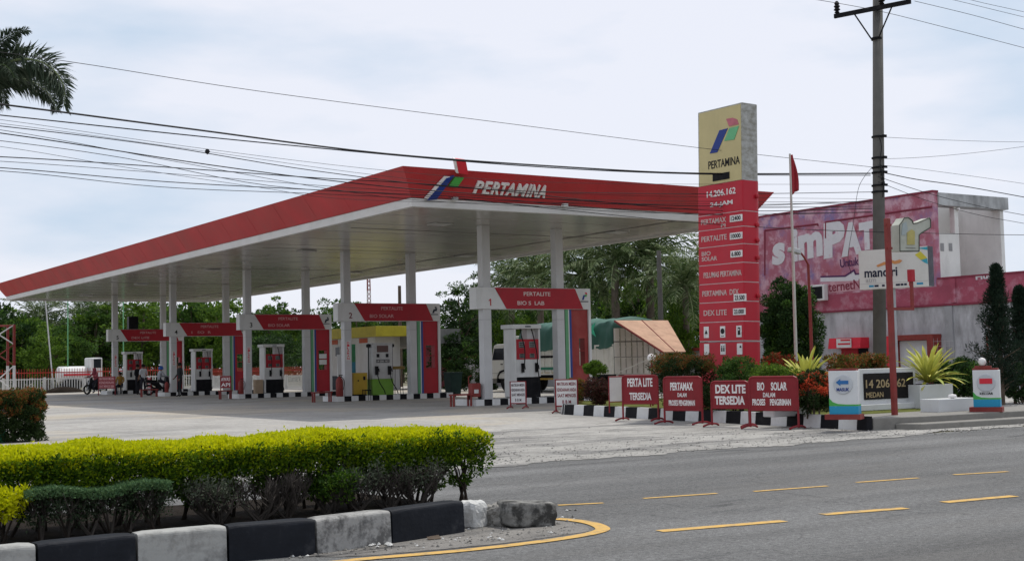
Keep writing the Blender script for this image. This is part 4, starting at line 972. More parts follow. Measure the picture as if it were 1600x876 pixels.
# name wall
wl0, wr0 = G(1346, 641, .215), None
wy = wl0.y; wx0 = wl0.x-.25; wx1 = PY(1432, 632, wy).x; wz = PY(1390, 575, wy).z
t = thing('name_wall', 'low white tiled wall with black number plate reading 14 206 162 Medan', 'name wall', (wx0, wy, .215)); WW = wx1-wx0; WH = wz-.215
b = MB(); b.box(0, WW, 0, .25, 0, WH, TILE); b.box(-.0, WW+.12, -.18, -.002, 0, .12, TILE); b.build('wall', t, bevel=.008)
px0, px1 = PY(1349, 600, wy).x-wx0, PY(1426, 600, wy).x-wx0; pz0, pz1 = PY(1388, 622.5, wy).z-.215, PY(1388, 582, wy).z-.215
b = MB(); b.box(px0, px1, -.02, -.001, pz0, pz1, mat('black_granite', (.012, .011, .011), .15, .2, 8)); b.build('number_plate', t)
GOLD = mat('brass_lettering', (.38, .29, .16), .4, .1, 8, metal=.3); PWd = px1-px0; PHt = pz1-pz0
b = MB(); b.text('14 206 162', (px0+PWd*.43, -.0205, pz0+PHt*.60), PWd*.80, PHt*.32, RT, UP, GOLD, .01, .01); b.text('MEDAN', (px0+PWd*.20, -.0205, pz0+PHt*.18), PWd*.34, PHt*.20, RT, UP, GOLD, .01, .01); b.build('lettering', t)
# white stepped planters
q = G(1446, 637, .215); t = thing('white_planter', 'tall white tiled planter box holding the right agave', 'planter', (q.x, q.y, .21)); w = PY(1490, 630, q.y).x-q.x; hz = PY(1460, 600, q.y).z-.21
b = MB(); b.box(-.15, w, 0, .7, 0, hz, TILE); b.box(-.11, w-.04, .04, .66, hz-.02, hz+.004, SOIL); b.build('box', t, bevel=.008)
AG = Vector((q.x+w*.22+.28, q.y+.3, .21+hz))
q2 = G(1497, 642, .215); t = thing('white_planter', 'low white tiled block left of the red bar pillar', 'planter', (q2.x, q2.y, .21)); w2 = PY(1527, 640, q2.y).x-q2.x; h2 = PY(1500, 622, q2.y).z-.21
b = MB(); b.box(-.55, w2, 0, .45, 0, h2, TILE); b.build('box', t, bevel=.008)
b = MB(); b.lathe((0, 0, 0), [(.02, 0), (.09, .02), (.07, .07), (.02, .08)], WLET, 12); bo = b.build('white_bundle', smooth=True); bo.location = (q2.x+.1, q2.y+.2, .21+h2); tag(bo, 'crumpled white bag lying on the low white block', 'bag')
b = MB(); b.box(-.5, .5, 0, .3, 0, .3, TILE); q3 = G(1275, 650, .21); bo = b.build('white_block', bevel=.02); bo.location = (q3.x-.1, q3.y+.5, .205); tag(bo, 'white tiled block under the red flowering shrub', 'planter block')
# short stump post on the platform
q = G(1380, 655, .215); b = MB(); b.tube([(0, 0, 0), (-.02, 0, .22), (-.03, .0, .40)], [.03, .026, .03], mat('weathered_post', (.28, .22, .17), .9, .2, 8), 8); bo = b.build('stump_post'); bo.location = (q.x, KY1+.1, .21); tag(bo, 'short rough wooden post at the platform edge', 'post')

# ------------------------------------------------------------------ plants of the corner
LRED = leafmat('red_croton_leaves', [(.30, .03, .02), (.16, .05, .02), (.05, .09, .02), (.38, .06, .03)], .3)
LORG = leafmat('red_tip_hedge_leaves', [(.06, .10, .02), (.09, .13, .03), (.24, .09, .025), (.34, .10, .04), (.07, .12, .02)], .3)
LDK = leafmat('dark_hedge_leaves', [(.013, .028, .009), (.024, .046, .013), (.042, .072, .02), (.02, .036, .012)], .25)
LFL = leafmat('ixora_flowers', [(.62, .09, .035), (.7, .14, .06), (.5, .05, .03)], .3)
AGV = leafmat('yellow_agave_leaves', [(.50, .47, .07), (.42, .44, .09), (.55, .52, .12), (.22, .33, .06)], .2, .4)
def shrub(name, label, cat, loc, rx, ry, h, parts, seed, leaf=.06, per=70, n=60, z0=.05, boxy=False, stems=True):
    per, n = int(per*1.25), int(n*1.5)
    t = thing(name, label, cat, loc); rng = np.random.default_rng(seed)
    for pn, m, frac, lo_, hi_ in parts:
        k = max(6, int(n*frac)); cs = []
        if boxy:
            while len(cs) < k:
                p = rng.uniform(-1, 1, 2); z = rng.uniform(lo_, hi_)
                if abs(p[0])**4+abs(p[1])**4 < 1 and (max(abs(p[0]), abs(p[1])) > .55 or z > hi_-.2): cs.append((p[0]*rx*.9, p[1]*ry*.9, z*h))
        else:
            while len(cs) < k:
                d = rng.normal(0, 1, 3); d /= np.linalg.norm(d); q = rng.uniform(.5, .95); z = .52+.48*d[2]*q
                if lo_ <= z <= hi_: cs.append((d[0]*rx*q, d[1]*ry*q, z*h*.96))
        leaf_obj(pn, clumps(cs, rng.uniform(.10, .2, k)*min(rx, ry, h)*1.6*.75, per, leaf, rng, flat=.8), m, t)
    if stems:
        mb = MB(); r = random.Random(seed)
        for i in range(7): mb.tube([(r.uniform(-.1, .1), r.uniform(-.1, .1), -.03), (r.uniform(-.5, .5)*rx, r.uniform(-.5, .5)*ry, h*.6)], [.02, .008], BARK, 5)
        mb.build('stems', t)
    return t
def agave(label, loc, L, seed, n=70):
    t = thing('agave', label, 'agave', loc); r = random.Random(seed); mb = MB()
    for i in range(n):
        az = i*2.399; el = 1.45-1.25*(i/n)+r.uniform(-.12, .12); l = L*r.uniform(.75, 1.05); p = Vector((0, 0, .02)); pts = []; a = el; w0 = .042*L/.9
        side = Vector((-math.sin(az), math.cos(az), 0))
        for k in range(7):
            pts.append(p.copy()); d = Vector((math.cos(az)*math.cos(a), math.sin(az)*math.cos(a), math.sin(a))); p = p+d*l/6; a -= r.uniform(.02, .13)+.1*(i/n)
        V, F = [], []
        for k, q in enumerate(pts):
            w = w0*(.6+.8*math.sin(min(1, k/6*1.1)*math.pi*.8))*(1 if k < 6 else .05)*.62; nm = Vector((math.cos(az), math.sin(az), 0))*.3
            V += [q-side*w+Vector((0, 0, w*.4)), q, q+side*w+Vector((0, 0, w*.4))]
        for k in range(6): F += [(k*3, k*3+1, k*3+4, k*3+3), (k*3+1, k*3+2, k*3+5, k*3+4)]
        mb.add(V, F, AGV)
    mb.build('leaves', t, smooth=True); return t
agave('yellow striped agave in the white planter right of the name wall', AG, .95, 3)
q = PD(1258, 590, 27.5); agave('yellow agave rising behind the red flowering shrub', (q.x, q.y, .62), .95, 8)
def at(px, D, z=.2):
    v = ray(px, 560); s = D/(v@YAWV); p = CAM+v*s; return Vector((p[0], p[1], z))
def wpx(n, D): return n/FPX*D
def hpx(px, y, D, z=.2): return PD(px, y, D).z-z
shrub('trimmed_hedge', 'dark trimmed hedge with orange-red tips left of the totem foot', 'hedge', at(1066, 29.5), wpx(46, 29.5), .7, hpx(1066, 557, 29.5), [('foliage', LDK, 1, .1, .9), ('red_tips', LORG, .45, .75, 1.0)], 31, .05, 90, 80, boxy=True)
shrub('clipped_shrub', 'rounded mid green clipped shrub in front of the totem', 'shrub', at(1150, 28.2), wpx(40, 28.2), .6, hpx(1150, 551, 28.2), [('foliage', LG1, 1, .05, 1)], 32, .05, 100, 90)
shrub('clipped_shrub', 'loose light green shrub between the clipped shrub and red flowers', 'shrub', at(1205, 27.4), wpx(42, 27.4), .6, hpx(1200, 562, 27.4), [('foliage', LG2, 1, .05, 1)], 33, .055, 90, 80)
shrub('dark_shrub', 'dark green shrub behind the red DEX LITE board', 'shrub', at(1120, 28.0), wpx(50, 28), .5, .75, [('foliage', LDK, 1, .05, 1)], 34, .05, 80, 60)
shrub('flowering_shrub', 'ixora shrub covered with orange-red flowers beside the MASUK pillar', 'shrub', at(1266, 25.0), wpx(38, 25), .5, hpx(1266, 573, 25.0), [('foliage', LDK, 1, .02, .95), ('flowers', LFL, .40, .45, 1.02)], 35, .05, 80, 70)
shrub('red_croton', 'bright red croton leaves standing right of the totem', 'shrub', at(1216, 30.5), wpx(34, 30.5), .5, hpx(1216, 546, 30.5), [('foliage', LRED, 1, .05, 1)], 36, .09, 30, 60)
shrub('trimmed_hedge', 'red and green mixed hedge behind the name wall', 'hedge', at(1340, 28.8), wpx(60, 28.8), .45, hpx(1340, 556, 28.8), [('foliage', LORG, 1, .1, 1)], 37, .07, 60, 90, boxy=True)
shrub('dark_bush', 'dense dark green bush left of the red bar pillar', 'bush', at(1497, 29.6), wpx(40, 29.6), .6, hpx(1490, 555, 29.6), [('foliage', LG3, .7, .02, 1), ('light_foliage', LG1, .5, .1, 1)], 38, .06, 100, 80)
shrub('red_tip_shrub', 'low orange-green shrub behind the right white notice board', 'shrub', at(893, 35.5), wpx(28, 35.5), .4, hpx(893, 589, 35.5), [('foliage', LORG, 1, .05, 1)], 39, .05, 80, 60)
shrub('red_leaf_shrub', 'dark purple-red leafy shrub under the little topiary', 'shrub', at(933, 34.0), wpx(24, 34), .4, hpx(933, 585, 34), [('foliage', leafmat('purple_leaves', [(.06, .02, .02), (.10, .03, .03), (.03, .04, .02), (.14, .05, .035)], .25), 1, .05, 1)], 40, .055, 80, 55)
t = shrub('topiary', 'small pale topiary with flat crown on a thin stem', 'topiary', at(930, 34.6), wpx(19, 34.6), .32, .42, [('crown', LG2, 1, .05, 1)], 41, .045, 80, 45, stems=False); t.location.z = hpx(930, 584, 34.6)+.15
mb = MB(); mb.tube([(0, 0, -t.location.z+.1), (.03, .02, -.3), (0, 0, .2)], [.04, .035, .03], BARK, 7); mb.build('trunk', t)
# left bush and the pillar just cut by the frame
q = G(36, 690); t = shrub('clipped_bush', 'square clipped bush with orange-red tips at the left frame edge', 'bush', (q.x+.0, q.y+.35, 0), wpx(46, 26.2), .5, PD(36, 610, 26.2).z, [('foliage', LDK, 1, .02, .95), ('red_tips', LORG, .55, .45, 1.0)], 43, .05, 130, 150, boxy=True)
t.location.x -= .12
q = G(3, 690); t = thing('entrance_pillar', 'white pillar with green foot cut by the left frame edge', 'pillar', (q.x-.33, q.y-.3, 0)); b = MB(); b.box(-.33, .33, 0, .25, .02, .95, PIL); b.build('body', t, bevel=.01); b = MB(); b.box(-.333, .333, -.003, .253, .0, .26, mat('pillar_green', (.03, .22, .12), .5)); b.build('green_band', t)

# ------------------------------------------------------------------ notice boards
def board(pl, pr, yt, yb, legl, rz, label, lines, white=False, group='red notice boards along the kerb'):
    rz = math.radians(rz)
    A = G(*legl); u = Vector((math.cos(rz), math.sin(rz), 0)); W_ = .05
    def col_(p): d_ = np.array(p)-CAM; return 800+FPX*(d_@RGT)/(d_@FWD)
    while col_(A+u*W_) < pr and W_ < 2: W_ += .005
    c = A+u*W_/2; D = D_of(A); zt = PD(pl, yt, D).z; zb = PD(pl, yb, D).z
    t = thing('notice_board', label, 'notice board', (c.x, c.y, 0), rz, group); H = zt-zb; r = .022
    pn = MB(); pn.box(-W_/2+.01, W_/2-.01, -.008, .008, zb, zt-.01, mat('white_board_paint', (.70, .69, .68), .5, .05, 4, dirt=.25, dcol=(.4, .38, .36), dscale=5) if white else MAROON); pn.build('panel', t)
    fr = MB(); pts = [(-W_/2, 0, zb), (-W_/2, 0, zt-.07), (-W_/2+.02, 0, zt-.02), (-W_/2+.07, 0, zt), (W_/2-.07, 0, zt), (W_/2-.02, 0, zt-.02), (W_/2, 0, zt-.07), (W_/2, 0, zb)]
    if white: pts = [(-W_/2, 0, zb), (-W_/2, 0, zt), (W_/2, 0, zt), (W_/2, 0, zb)]
    fr.tube(pts, r, MAROON, 7); fr.tube([(-W_/2, 0, zb), (W_/2, 0, zb)], r*.9, MAROON, 7); fr.build('frame', t)
    for s_ in (-1, 1):
        l = MB(); l.tube([(s_*W_/2, 0, zb), (s_*W_/2, 0, .03)], r, MAROON, 7); lo_ = l.build('leg', t)
        f_ = MB(); f_.tube(smooth_pts([(s_*W_/2-.04, -.30, .02), (s_*W_/2-.02, -.16, .05), (s_*W_/2, 0, .06), (s_*W_/2, .16, .05), (s_*W_/2, .28, .02)], 3), r*.9, MAROON, 6); f_.build('foot', lo_)
    lt = MB()
    for (s, fx0, fx1, fz, fh, m, bold) in lines:
        lt.text(s, (-W_/2+W_*(fx0+fx1)/2, -.0082, zb+H*fz), W_*(fx1-fx0), H*fh, RT, UP, m, .004, bold)
    lt.build('lettering', t); return t
DKL = mat('dark_red_lettering', (.20, .02, .03), .6, .1, 6); DBL = mat('faded_black_lettering', (.10, .07, .08), .6, .2, 9)
board(973, 1029, 587, 630, (974, 657), -64, 'red board reading PERTA LITE TERSEDIA, leftmost red board', [('PERTA LITE', .15, .86, .76, .31, WLET, .03), ('TERSEDIA', .2, .82, .26, .27, WLET, .03)])
board(1038, 1098, 589, 640, (1039, 662), -76, 'red board reading PERTAMAX DALAM PROSES PENGIRIMAN', [('PERTAMAX', .18, .78, .72, .24, WLET, .03), ('DALAM', .37, .61, .46, .12, WLET, .02), ('PROSES PENGIRIMAN', .13, .82, .22, .17, WLET, .03)])
board(1112, 1171, 596, 637, (1113, 666), -68, 'red board reading DEX LITE TERSEDIA, partly behind the BIO SOLAR board', [('DEX LITE', .12, .93, .72, .33, WLET, .04), ('TERSEDIA', .1, .9, .29, .33, WLET, .04)])
board(1172, 1248, 589, 640, (1173, 669), -70, 'red board reading BIO SOLAR DALAM PROSES PENGIRIMAN, rightmost red board', [('BIO', .17, .32, .72, .25, WLET, .03), ('SOLAR', .46, .79, .72, .25, WLET, .03), ('DALAM', .29, .54, .46, .14, WLET, .02), ('PROSES', .06, .33, .24, .2, WLET, .03), ('PENGIRIMAN', .43, .86, .24, .2, WLET, .03)])
board(797, 822, 596, 630, (798, 638), -46, 'white notice board in a red frame, nearer gate 1', [('MATIKAN MESIN', .08, .92, .84, .13, DBL, .02), ('KENDARAAN ANDA', .08, .92, .62, .13, DBL, .02), ('SAAT MENGISI', .08, .92, .40, .13, DBL, .02), ('B B M', .3, .7, .16, .13, DBL, .02)], True, 'white notice boards in red frames')
board(869, 903, 593, 634, (869, 645), -46, 'white notice board in a red frame at the end of the striped kerb', [('MATIKAN MESIN', .08, .92, .84, .13, DKL, .02), ('KENDARAAN ANDA', .06, .94, .62, .13, DKL, .02), ('SAAT MENGISI', .08, .92, .40, .13, DKL, .02), ('B B M', .3, .7, .16, .13, DKL, .02)], True, 'white notice boards in red frames')
q = PD(963, 640, 31.5); t = thing('blank_board', 'blank white panel standing behind the leftmost red board', 'board', (q.x, q.y, .2)); wz = wpx(74, 31.5)
b = MB(); zt = PD(963, 589, 31.5).z-.2; zb = PD(963, 627, 31.5).z-.2; b.box(-wz*.18, wz*.92, -.01, .01, zb, zt, mat('white_board_paint', (.70, .69, .68), .5)); b.build('panel', t)
b = MB(); b.tube([(-wz*.18, 0, -.1), (-wz*.18, 0, zt+.01), (wz*.92, 0, zt+.01), (wz*.92, 0, -.1)], .018, MAROON, 6); b.tube([(-wz*.18, 0, zb), (wz*.92, 0, zb)], .015, MAROON, 6); b.build('frame', t)
# garden globe lamp
q = at(1018, 32.5); t = thing('garden_lamp', 'white globe lamp on a red post behind the red boards', 'lamp', q); zz = PD(1018, 559, 32.5).z-.2
b = MB(); b.tube([(0, 0, -.05), (0, 0, zz-.08)], .022, RUST, 8); b.box(-.05, .05, -.05, .05, zz-.26, zz-.2, RUST); b.build('post', t)
b = MB(); b.lathe((0, 0, zz), [(.03, -.11), (.09, -.07), (.11, 0), (.09, .07), (.03, .105)], WLET, 16); b.build('globe', t, smooth=True)

# ------------------------------------------------------------------ utility pole, ATM board, light box, flag, street lamp
PD0 = 33.0; q = at(1372, PD0); zt = PD(1371, -40, PD0).z-.2
t = thing('utility_pole', 'tall concrete utility pole with steel crossarm behind the ATM board', 'utility pole', (q.x, q.y, .2)); POLE = Vector((q.x, q.y, .2))
ptx = PY(1371, -40, q.y).x-q.x; b = MB(); b.tube([(0, 0, -.3), (ptx*.5, 0, zt*.5), (ptx, 0, zt)], [.172, .148, .122], CONC, 18); b.build('shaft', t, smooth=True)
def pz(px, py): return PY(px, py, q.y).z-.2
def pxx(px, py): return PY(px, py, q.y).x-q.x
za = pz(1368, 16); pcx = pxx(1368, 16); AR = math.radians(-72); au = Vector((math.cos(AR), math.sin(AR), 0)); av = Vector((math.sin(AR), -math.cos(AR), 0)); ac = Vector((pcx, 0, za))+av*.16
e0, e1 = -1.06, 1.0
def arm_pt(x, y, z): return ac+au*x+av*y+Vector((0, 0, z))
b = MB(); b.hexa([tuple(arm_pt(x, y, z)) for z in (-.055, .055) for x, y in ((e0, .035), (e1, .035), (e1, -.035), (e0, -.035))], BLACK); b.build('crossarm', t)
b = MB(); b.tube([arm_pt(-.5, 0, -.05), arm_pt(-.1, -.06, -.75)], .02, BLACK, 5); b.tube([arm_pt(.5, 0, -.05), arm_pt(.1, -.06, -.75)], .02, BLACK, 5); b.lathe((pcx, 0, za-.78), [(.14, 0), (.14, .06)], BLACK, 14); b.build('brace', t)
for xx in (e0+.08, .24, e1-.06):
    b = MB(); b.lathe(arm_pt(xx, 0, .055), [(.03, 0), (.07, .03), (.04, .07), (.09, .10), (.05, .15), (.085, .19), (.05, .23), (.07, .27), (.03, .33)], BLACKP, 10); b.build('insulator', t)
b = MB()
for py in (214, 247, 262, 270, 290, 300): 
    z = pz(1372, py); b.lathe((pxx(1371.5, py), 0, z), [(.157, -.02), (.157, .02)], BLACK, 14); b.box(.12+pxx(1371.5, py)*.5, .24+pxx(1371.5, py)*.5, -.22, -.18, z-.03, z+.03, BLACK)
for k in range(5): b.box(.15+.02*k, .2+.02*k, -.2, -.15, pz(1385, 262)-.1*k-.05, pz(1385, 262)-.1*k, BLACKP)
b.tube(smooth_pts([(.16, -.16, pz(1380, 214)), (.2, -.2, pz(1380, 232)), (.16, -.17, pz(1380, 258)), (.22, -.2, pz(1380, 285)), (.2, -.18, pz(1380, 310))], 4), .012, BLACKP, 5)
b.build('cable_clamp', t)
# mandiri board
D1 = 31.6; q = at(1401, D1); fw = wpx(104, D1)/.92; rz = math.radians(-72)
zt, zb = PD(1401, 388, D1).z, PD(1401, 449.5, D1).z; H = zt-zb; fw *= 1.0
t = thing('bank_board', 'white double-sided ATM board with orange ribbon on a grey pole', 'sign board', (q.x, q.y, 0), rz)
b = MB(); b.box(-fw/2, fw/2, 0, .30, zb, zt, mat('board_white', (.66, .66, .62), .4, .05, 2, dirt=.3, dcol=(.42, .40, .34), dscale=2.5)); b.build('panel', t)
b = MB(); b.box(fw/2+.001, fw/2+.012, .0, .30, zb, zt, mat('board_side_dark', (.07, .07, .085), .6, .3, 6)); b.build('side_face', t)
b = MB(); DB = mat('bank_blue', (.02, .025, .05), .5); b.text('mandiri', (-fw*.18, -.002, zb+H*.42), fw*.48, H*.24, RT, UP, DB, .006, .02)
b.text('atm', (-fw*.33, -.002, zb+H*.225), fw*.15, H*.10, RT, UP, mat('bank_grey', (.42, .42, .42), .5), .006, -.005); b.build('lettering', t)
b = MB(); OG = mat('bank_orange', (.60, .27, .10), .5, .1, 6)
rb_ = [(-.14, .60), (-.02, .68), (.02, .64), (.08, .72), (.13, .68), (.2, .71), (.24, .68), (.2, .62), (.13, .60), (.07, .64), (.02, .58), (-.02, .60), (-.12, .55)]
b.prism([(fw*x-.1*fw, zb+H*z) for x, z in rb_], (0, -.001, 0), RT, UP, FR, .006, OG); b.build('ribbon', t)
b = MB(); b.prism([(fw*.32, zb+H*.80), (fw*.40, zb+H*.88), (fw*.49, zb+H*.70), (fw*.40, zb+H*.66)], (0, -.001, 0), RT, UP, FR, .005, mat('bank_yellow', (.62, .55, .06), .5)); b.prism([(fw*.40, zb+H*.655), (fw*.49, zb+H*.69), (fw*.5-.002, zb+H*.55), (fw*.46, zb+H*.58)], (0, -.001, 0), RT, UP, FR, .005, mat('bank_teal', (.05, .35, .45), .5)); b.prism([(fw*.36, zb+H*.96), (fw*.5-.002, zb+H*.98), (fw*.5-.002, zb+H*.90)], (0, -.001, 0), RT, UP, FR, .005, mat('bank_teal', (.05, .35, .45), .5)); b.build('corner_graphic', t)
b = MB(); b.box(-fw/2+.01, fw/2-.01, -.003, -.0005, zb+H*.135, zb+H*.143, mat('bank_grey', (.42, .42, .42), .5))
for k, (x0, x1, c) in enumerate(((-.36, -.29, 'c'), (-.28, -.22, 'd'), (-.17, -.13, 'd'), (-.10, -.05, 'd'), (.03, .09, 'd'), (.10, .14, 'd'), (.15, .19, 'd'), (.33, .42, 'c'))):
    b.box(fw*x0, fw*x1, -.003, -.0005, zb+H*.05, zb+H*.10, CYAN if c == 'c' else DB)
b.box(fw*.22, fw*.27, -.003, -.0005, zb+H*.03, zb+H*.17, REDL); b.build('logo_row', t)
b = MB(); b.tube([(-.05*fw, .16, -.2), (-.05*fw, .16, zb+.05)], .055, STEEL, 12); b.build('pole', t)
# red pole with shaped light box
D2 = 25.6; q = G(1398, 648, .215); D2 = D_of(q); t = thing('red_sign_pole', 'dark red steel pole with arm bracket on the corner platform', 'sign pole', (q.x, q.y, .215))
zt = PY(1397, 342, q.y).z-.215; wq = .045
b = MB(); b.box(-wq, wq, -wq, wq, -.02, zt, RUST); b.build('post', t, bevel=.008)
b = MB(); zl = PY(1415, 482, q.y).z-.215; zh = PY(1425, 440, q.y).z-.215; xr = PY(1427, 480, q.y).x-q.x
b.box(wq, xr, -.025, .025, zl-.03, zl+.02, RUST); b.box(xr-.05, xr, -.025, .025, zl+.021, zh, RUST); b.build('bracket', t)
b = MB(); b.box(xr-.075, xr+.025, -.05, .05, zh, PY(1425, 455, q.y).z-PY(1425, 474, q.y).z+zh, RED2); b.build('red_end_block', t)
xx0 = q.x
LBX = mat('aged_light_box', (.44, .45, .38), .5, .1, 3, dirt=.4, dcol=(.26, .26, .19), dscale=5)
tb = thing('light_box', 'aged white shaped light box held by the red pole', 'light box', (q.x, q.y, .215))
def lbp(px, py): p = PY(px, py, q.y); return (p.x-q.x, p.z-.215)
out = [(1400, 393), (1399.5, 352), (1404, 346), (1407, 341), (1413, 340.5), (1419, 345), (1421, 350), (1427, 349), (1446, 341), (1448, 345), (1448, 356), (1433, 365), (1430, 368), (1430, 393)]
b = MB(); b.prism([lbp(*p) for p in out], (0, -.09, 0), RT, UP, (0, 1, 0), .2, LBX); b.build('case', tb, bevel=.006)
b = MB()
pp = [lbp(*p) for p in out]
for i in range(len(pp)):
    a, c = pp[i], pp[(i+1) % len(pp)]; b.tube([(a[0], -.095, a[1]), (c[0], -.095, c[1])], .012, mat('box_edge_dark', (.07, .075, .06), .6), 4)
b.build('edge_trim', tb)
b = MB(); b.prism([lbp(*p) for p in ((1411, 383), (1411, 364), (1418, 359), (1423, 362), (1423, 383))], (0, -.0955, 0), RT, UP, FR, .004, mat('box_ochre_print', (.42, .36, .12), .5, .15, 6)); b.prism([lbp(*p) for p in ((1402, 368), (1404, 350), (1410, 347), (1412, 358), (1408, 368))], (0, -.0955, 0), RT, UP, FR, .003, mat('box_pale_print', (.36, .41, .40), .5)); b.box(lbp(1409, 388)[0], lbp(1424, 388)[0], -.0985, -.0955, lbp(1409, 388)[1], lbp(1409, 387)[1], DK); b.build('print', tb)
b = MB(); 
for py in (352, 388): 
    p = lbp(1399, py); b.box(-.06, .1, -.02, .02, p[1]-.02, p[1]+.02, RUST)
b.build('hanger', tb)
# flag pole and flag
q = at(1243.5, 30.8); zt = PD(1239, 240, 30.8).z-.2; t = thing('flagpole', 'slim white flagpole behind the corner shrubs', 'flagpole', (q.x, q.y, .2)); lean = wpx(2.5, 30.8)
b = MB(); b.tube([(0, 0, -.1), (lean*.5, 0, zt*.5), (lean, 0, zt)], [.042, .038, .022], mat('flagpole_paint', (.52, .51, .46), .5, .1, 3, dirt=.4, dcol=(.25, .2, .14), dscale=4), 10); b.build('pole', t)
fo = thing('flag', 'limp red and white flag hanging at the top of the flagpole', 'flag', (q.x+lean, q.y, .2+zt)); V, F = [], []; nf = 9; mfl = MB()
hz = PD(1240, 242, 30.8).z-PD(1240, 305, 30.8).z
for i in range(nf+1):
    for j in range(13):
        u, v_ = i/nf, j/12; V.append((.03+u*(.06+.19*(v_**.8)*(1.15-v_*.55)), .06*math.sin(u*9+v_*2.5)*u, -.02-v_*hz*(1-.12*u) + -.0*u))
for i in range(nf):
    for j in range(12): F.append((i*13+j, i*13+j+1, (i+1)*13+j+1, (i+1)*13+j))
mfl.add(V, F, mat('flag_red', (.34, .025, .035), .8, .1, 4)); fb = mfl.build('red_cloth', fo, smooth=True); so = fb.modifiers.new('thick', 'SOLIDIFY'); so.thickness = .006
# street lamp
q = at(1268.5, 33.5); zt = PD(1267, 413, 33.5).z-.2; t = thing('street_lamp', 'thin dark red street lamp with cobra head beside the dark tree', 'street lamp', (q.x, q.y, .2))
b = MB(); b.tube([(0, 0, -.1), (0, 0, zt*.6), (-.01, 0, zt)], [.05, .042, .034], RUST, 10); b.build('post', t)
hx, hz_ = -wpx(26, 33.5), PD(1243, 393, 33.5).z-.2
b = MB(); b.tube(smooth_pts([(-.01, 0, zt), (hx*.35, 0, zt+(hz_-zt)*.55), (hx*.75, 0, hz_)], 4), .026, RUST, 8); b.build('arm', t)
b = MB(); b.hexa([(hx*1.55, -.1, hz_-.02), (hx*.7, -.07, hz_-.09), (hx*.7, .07, hz_-.09), (hx*1.55, .1, hz_-.02), (hx*1.5, -.07, hz_+.09), (hx*.7, -.05, hz_+.05), (hx*.7, .05, hz_+.05), (hx*1.5, .07, hz_+.09)], mat('lamp_head_grey', (.42, .43, .43), .5)); b.build('lamp_head', t, bevel=.02)
b = MB(); q = at(1284, 34); zc = PD(1284, 450, 34).z; t = thing('outdoor_unit', 'white boxed frame hanging on the mural wall beside the dark tree', 'wall box', (0, 0, 0))
# ------------------------------------------------------------------ cables
CB = mat('black_cable', (.02, .02, .022), .6, .1, 3)
def cable(name, label, pts, r, ref='pole', group='overhead cables'):
    """points of the picture met with the vertical plane of the pole line"""
    P = []
    for (x, y) in pts:
        P.append(PY(x, y, POLE.y-.16))
    b = MB(); P = smooth_pts(P, 6); b.tube(P, r, CB, 5); o = b.build(name); return tag(o, label, 'cable', group)
cable('cable', 'thickest black cable crossing the whole sky from the left edge to the pole', [(-260, 133), (0, 163), (300, 202), (600, 240), (900, 262), (1100, 271), (1360, 271)], .017)
cable('cable', 'second black cable just below the thickest one', [(-260, 152), (0, 180), (400, 222), (800, 258), (1087, 272), (1360, 274)], .011)
cable('cable', 'highest thin cable running from the palm frond down to the pole', [(-300, 42), (97, 95), (400, 142), (800, 194), (1100, 232), (1362, 261)], .006)
cable('cable', 'thin cable starting lowest but two at the left, crossing the canopy lettering', [(-260, 172), (0, 197), (250, 228), (500, 268), (760, 296), (1090, 303), (1362, 300)], .008)
cable('cable', 'cable passing in front of the canopy logo', [(-260, 180), (0, 208), (330, 258), (560, 287), (760, 304), (1090, 322), (1362, 314)], .010)
cable('cable', 'very thin cable with a knot above the canopy edge', [(-260, 170), (0, 193), (324, 237), (600, 275), (900, 303), (1362, 311)], .004)
cable('cable', 'thin cable ending at the canopy corner', [(-260, 196), (0, 220), (200, 248), (420, 290), (650, 306), (1000, 332), (1362, 332)], .006)
cable('cable', 'low black cable along the canopy top at left', [(-260, 238), (0, 245), (270, 262), (480, 277), (720, 292), (1090, 328), (1362, 326)], .009)
cable('cable', 'lowest cable at the left edge, running below the others', [(-260, 250), (0, 262), (260, 284), (520, 298), (760, 310), (1090, 335), (1362, 331)], .008)
cable('cable', 'faint thin cable between two thicker ones at the left', [(-260, 200), (0, 229), (200, 262), (400, 292), (560, 312), (900, 318), (1362, 318)], .004)
cable('cable', 'thin lowest wire sloping to the canopy top', [(-260, 262), (0, 267), (250, 292), (480, 302), (720, 312), (1090, 322), (1362, 324)], .006)
cable('cable', 'thin wire close under the second black cable at the left', [(-260, 160), (0, 187), (300, 230), (620, 268), (900, 286), (1362, 288)], .004)
cable('cable', 'thin wire crossing the bundle from upper left to the canopy corner', [(-260, 176), (0, 203), (260, 250), (520, 296), (700, 316), (1000, 326), (1362, 322)], .005)
cable('cable', 'thin wire just under the low black cable at the left', [(-260, 243), (0, 252), (300, 274), (560, 294), (900, 312), (1362, 316)], .005)
cable('cable', 'cable running low across the totem and the light box', [(700, 308), (900, 330), (1087, 348), (1250, 358), (1400, 363), (1600, 367), (1800, 366)], .008)
cable('cable', 'top conductor leaving the crossarm end to the right', [(1429, 2), (1520, 24), (1600, 46), (1800, 100)], .007)
cable('cable', 'conductor passing behind the shaft above the brace', [(1240, -6), (1366, 16), (1480, 44), (1600, 75), (1800, 128)], .007)
cable('cable', 'upper conductor in the right sky corner', [(1350, -30), (1480, -2), (1600, 27), (1800, 74)], .006)
cable('cable', 'uppermost conductor in the right sky corner', [(1350, -45), (1508, -2), (1600, 19), (1800, 64)], .006)
cable('cable', 'thin level wire right of the shaft', [(1372, 214), (1480, 219), (1600, 222), (1800, 222)], .005)
cable('cable', 'rising thin wire right of the shaft', [(1372, 248), (1420, 247), (1500, 241), (1600, 229), (1800, 200)], .005)
cable('cable', 'thin wire falling right from the shaft', [(1372, 258), (1450, 266), (1600, 287), (1800, 318)], .005)
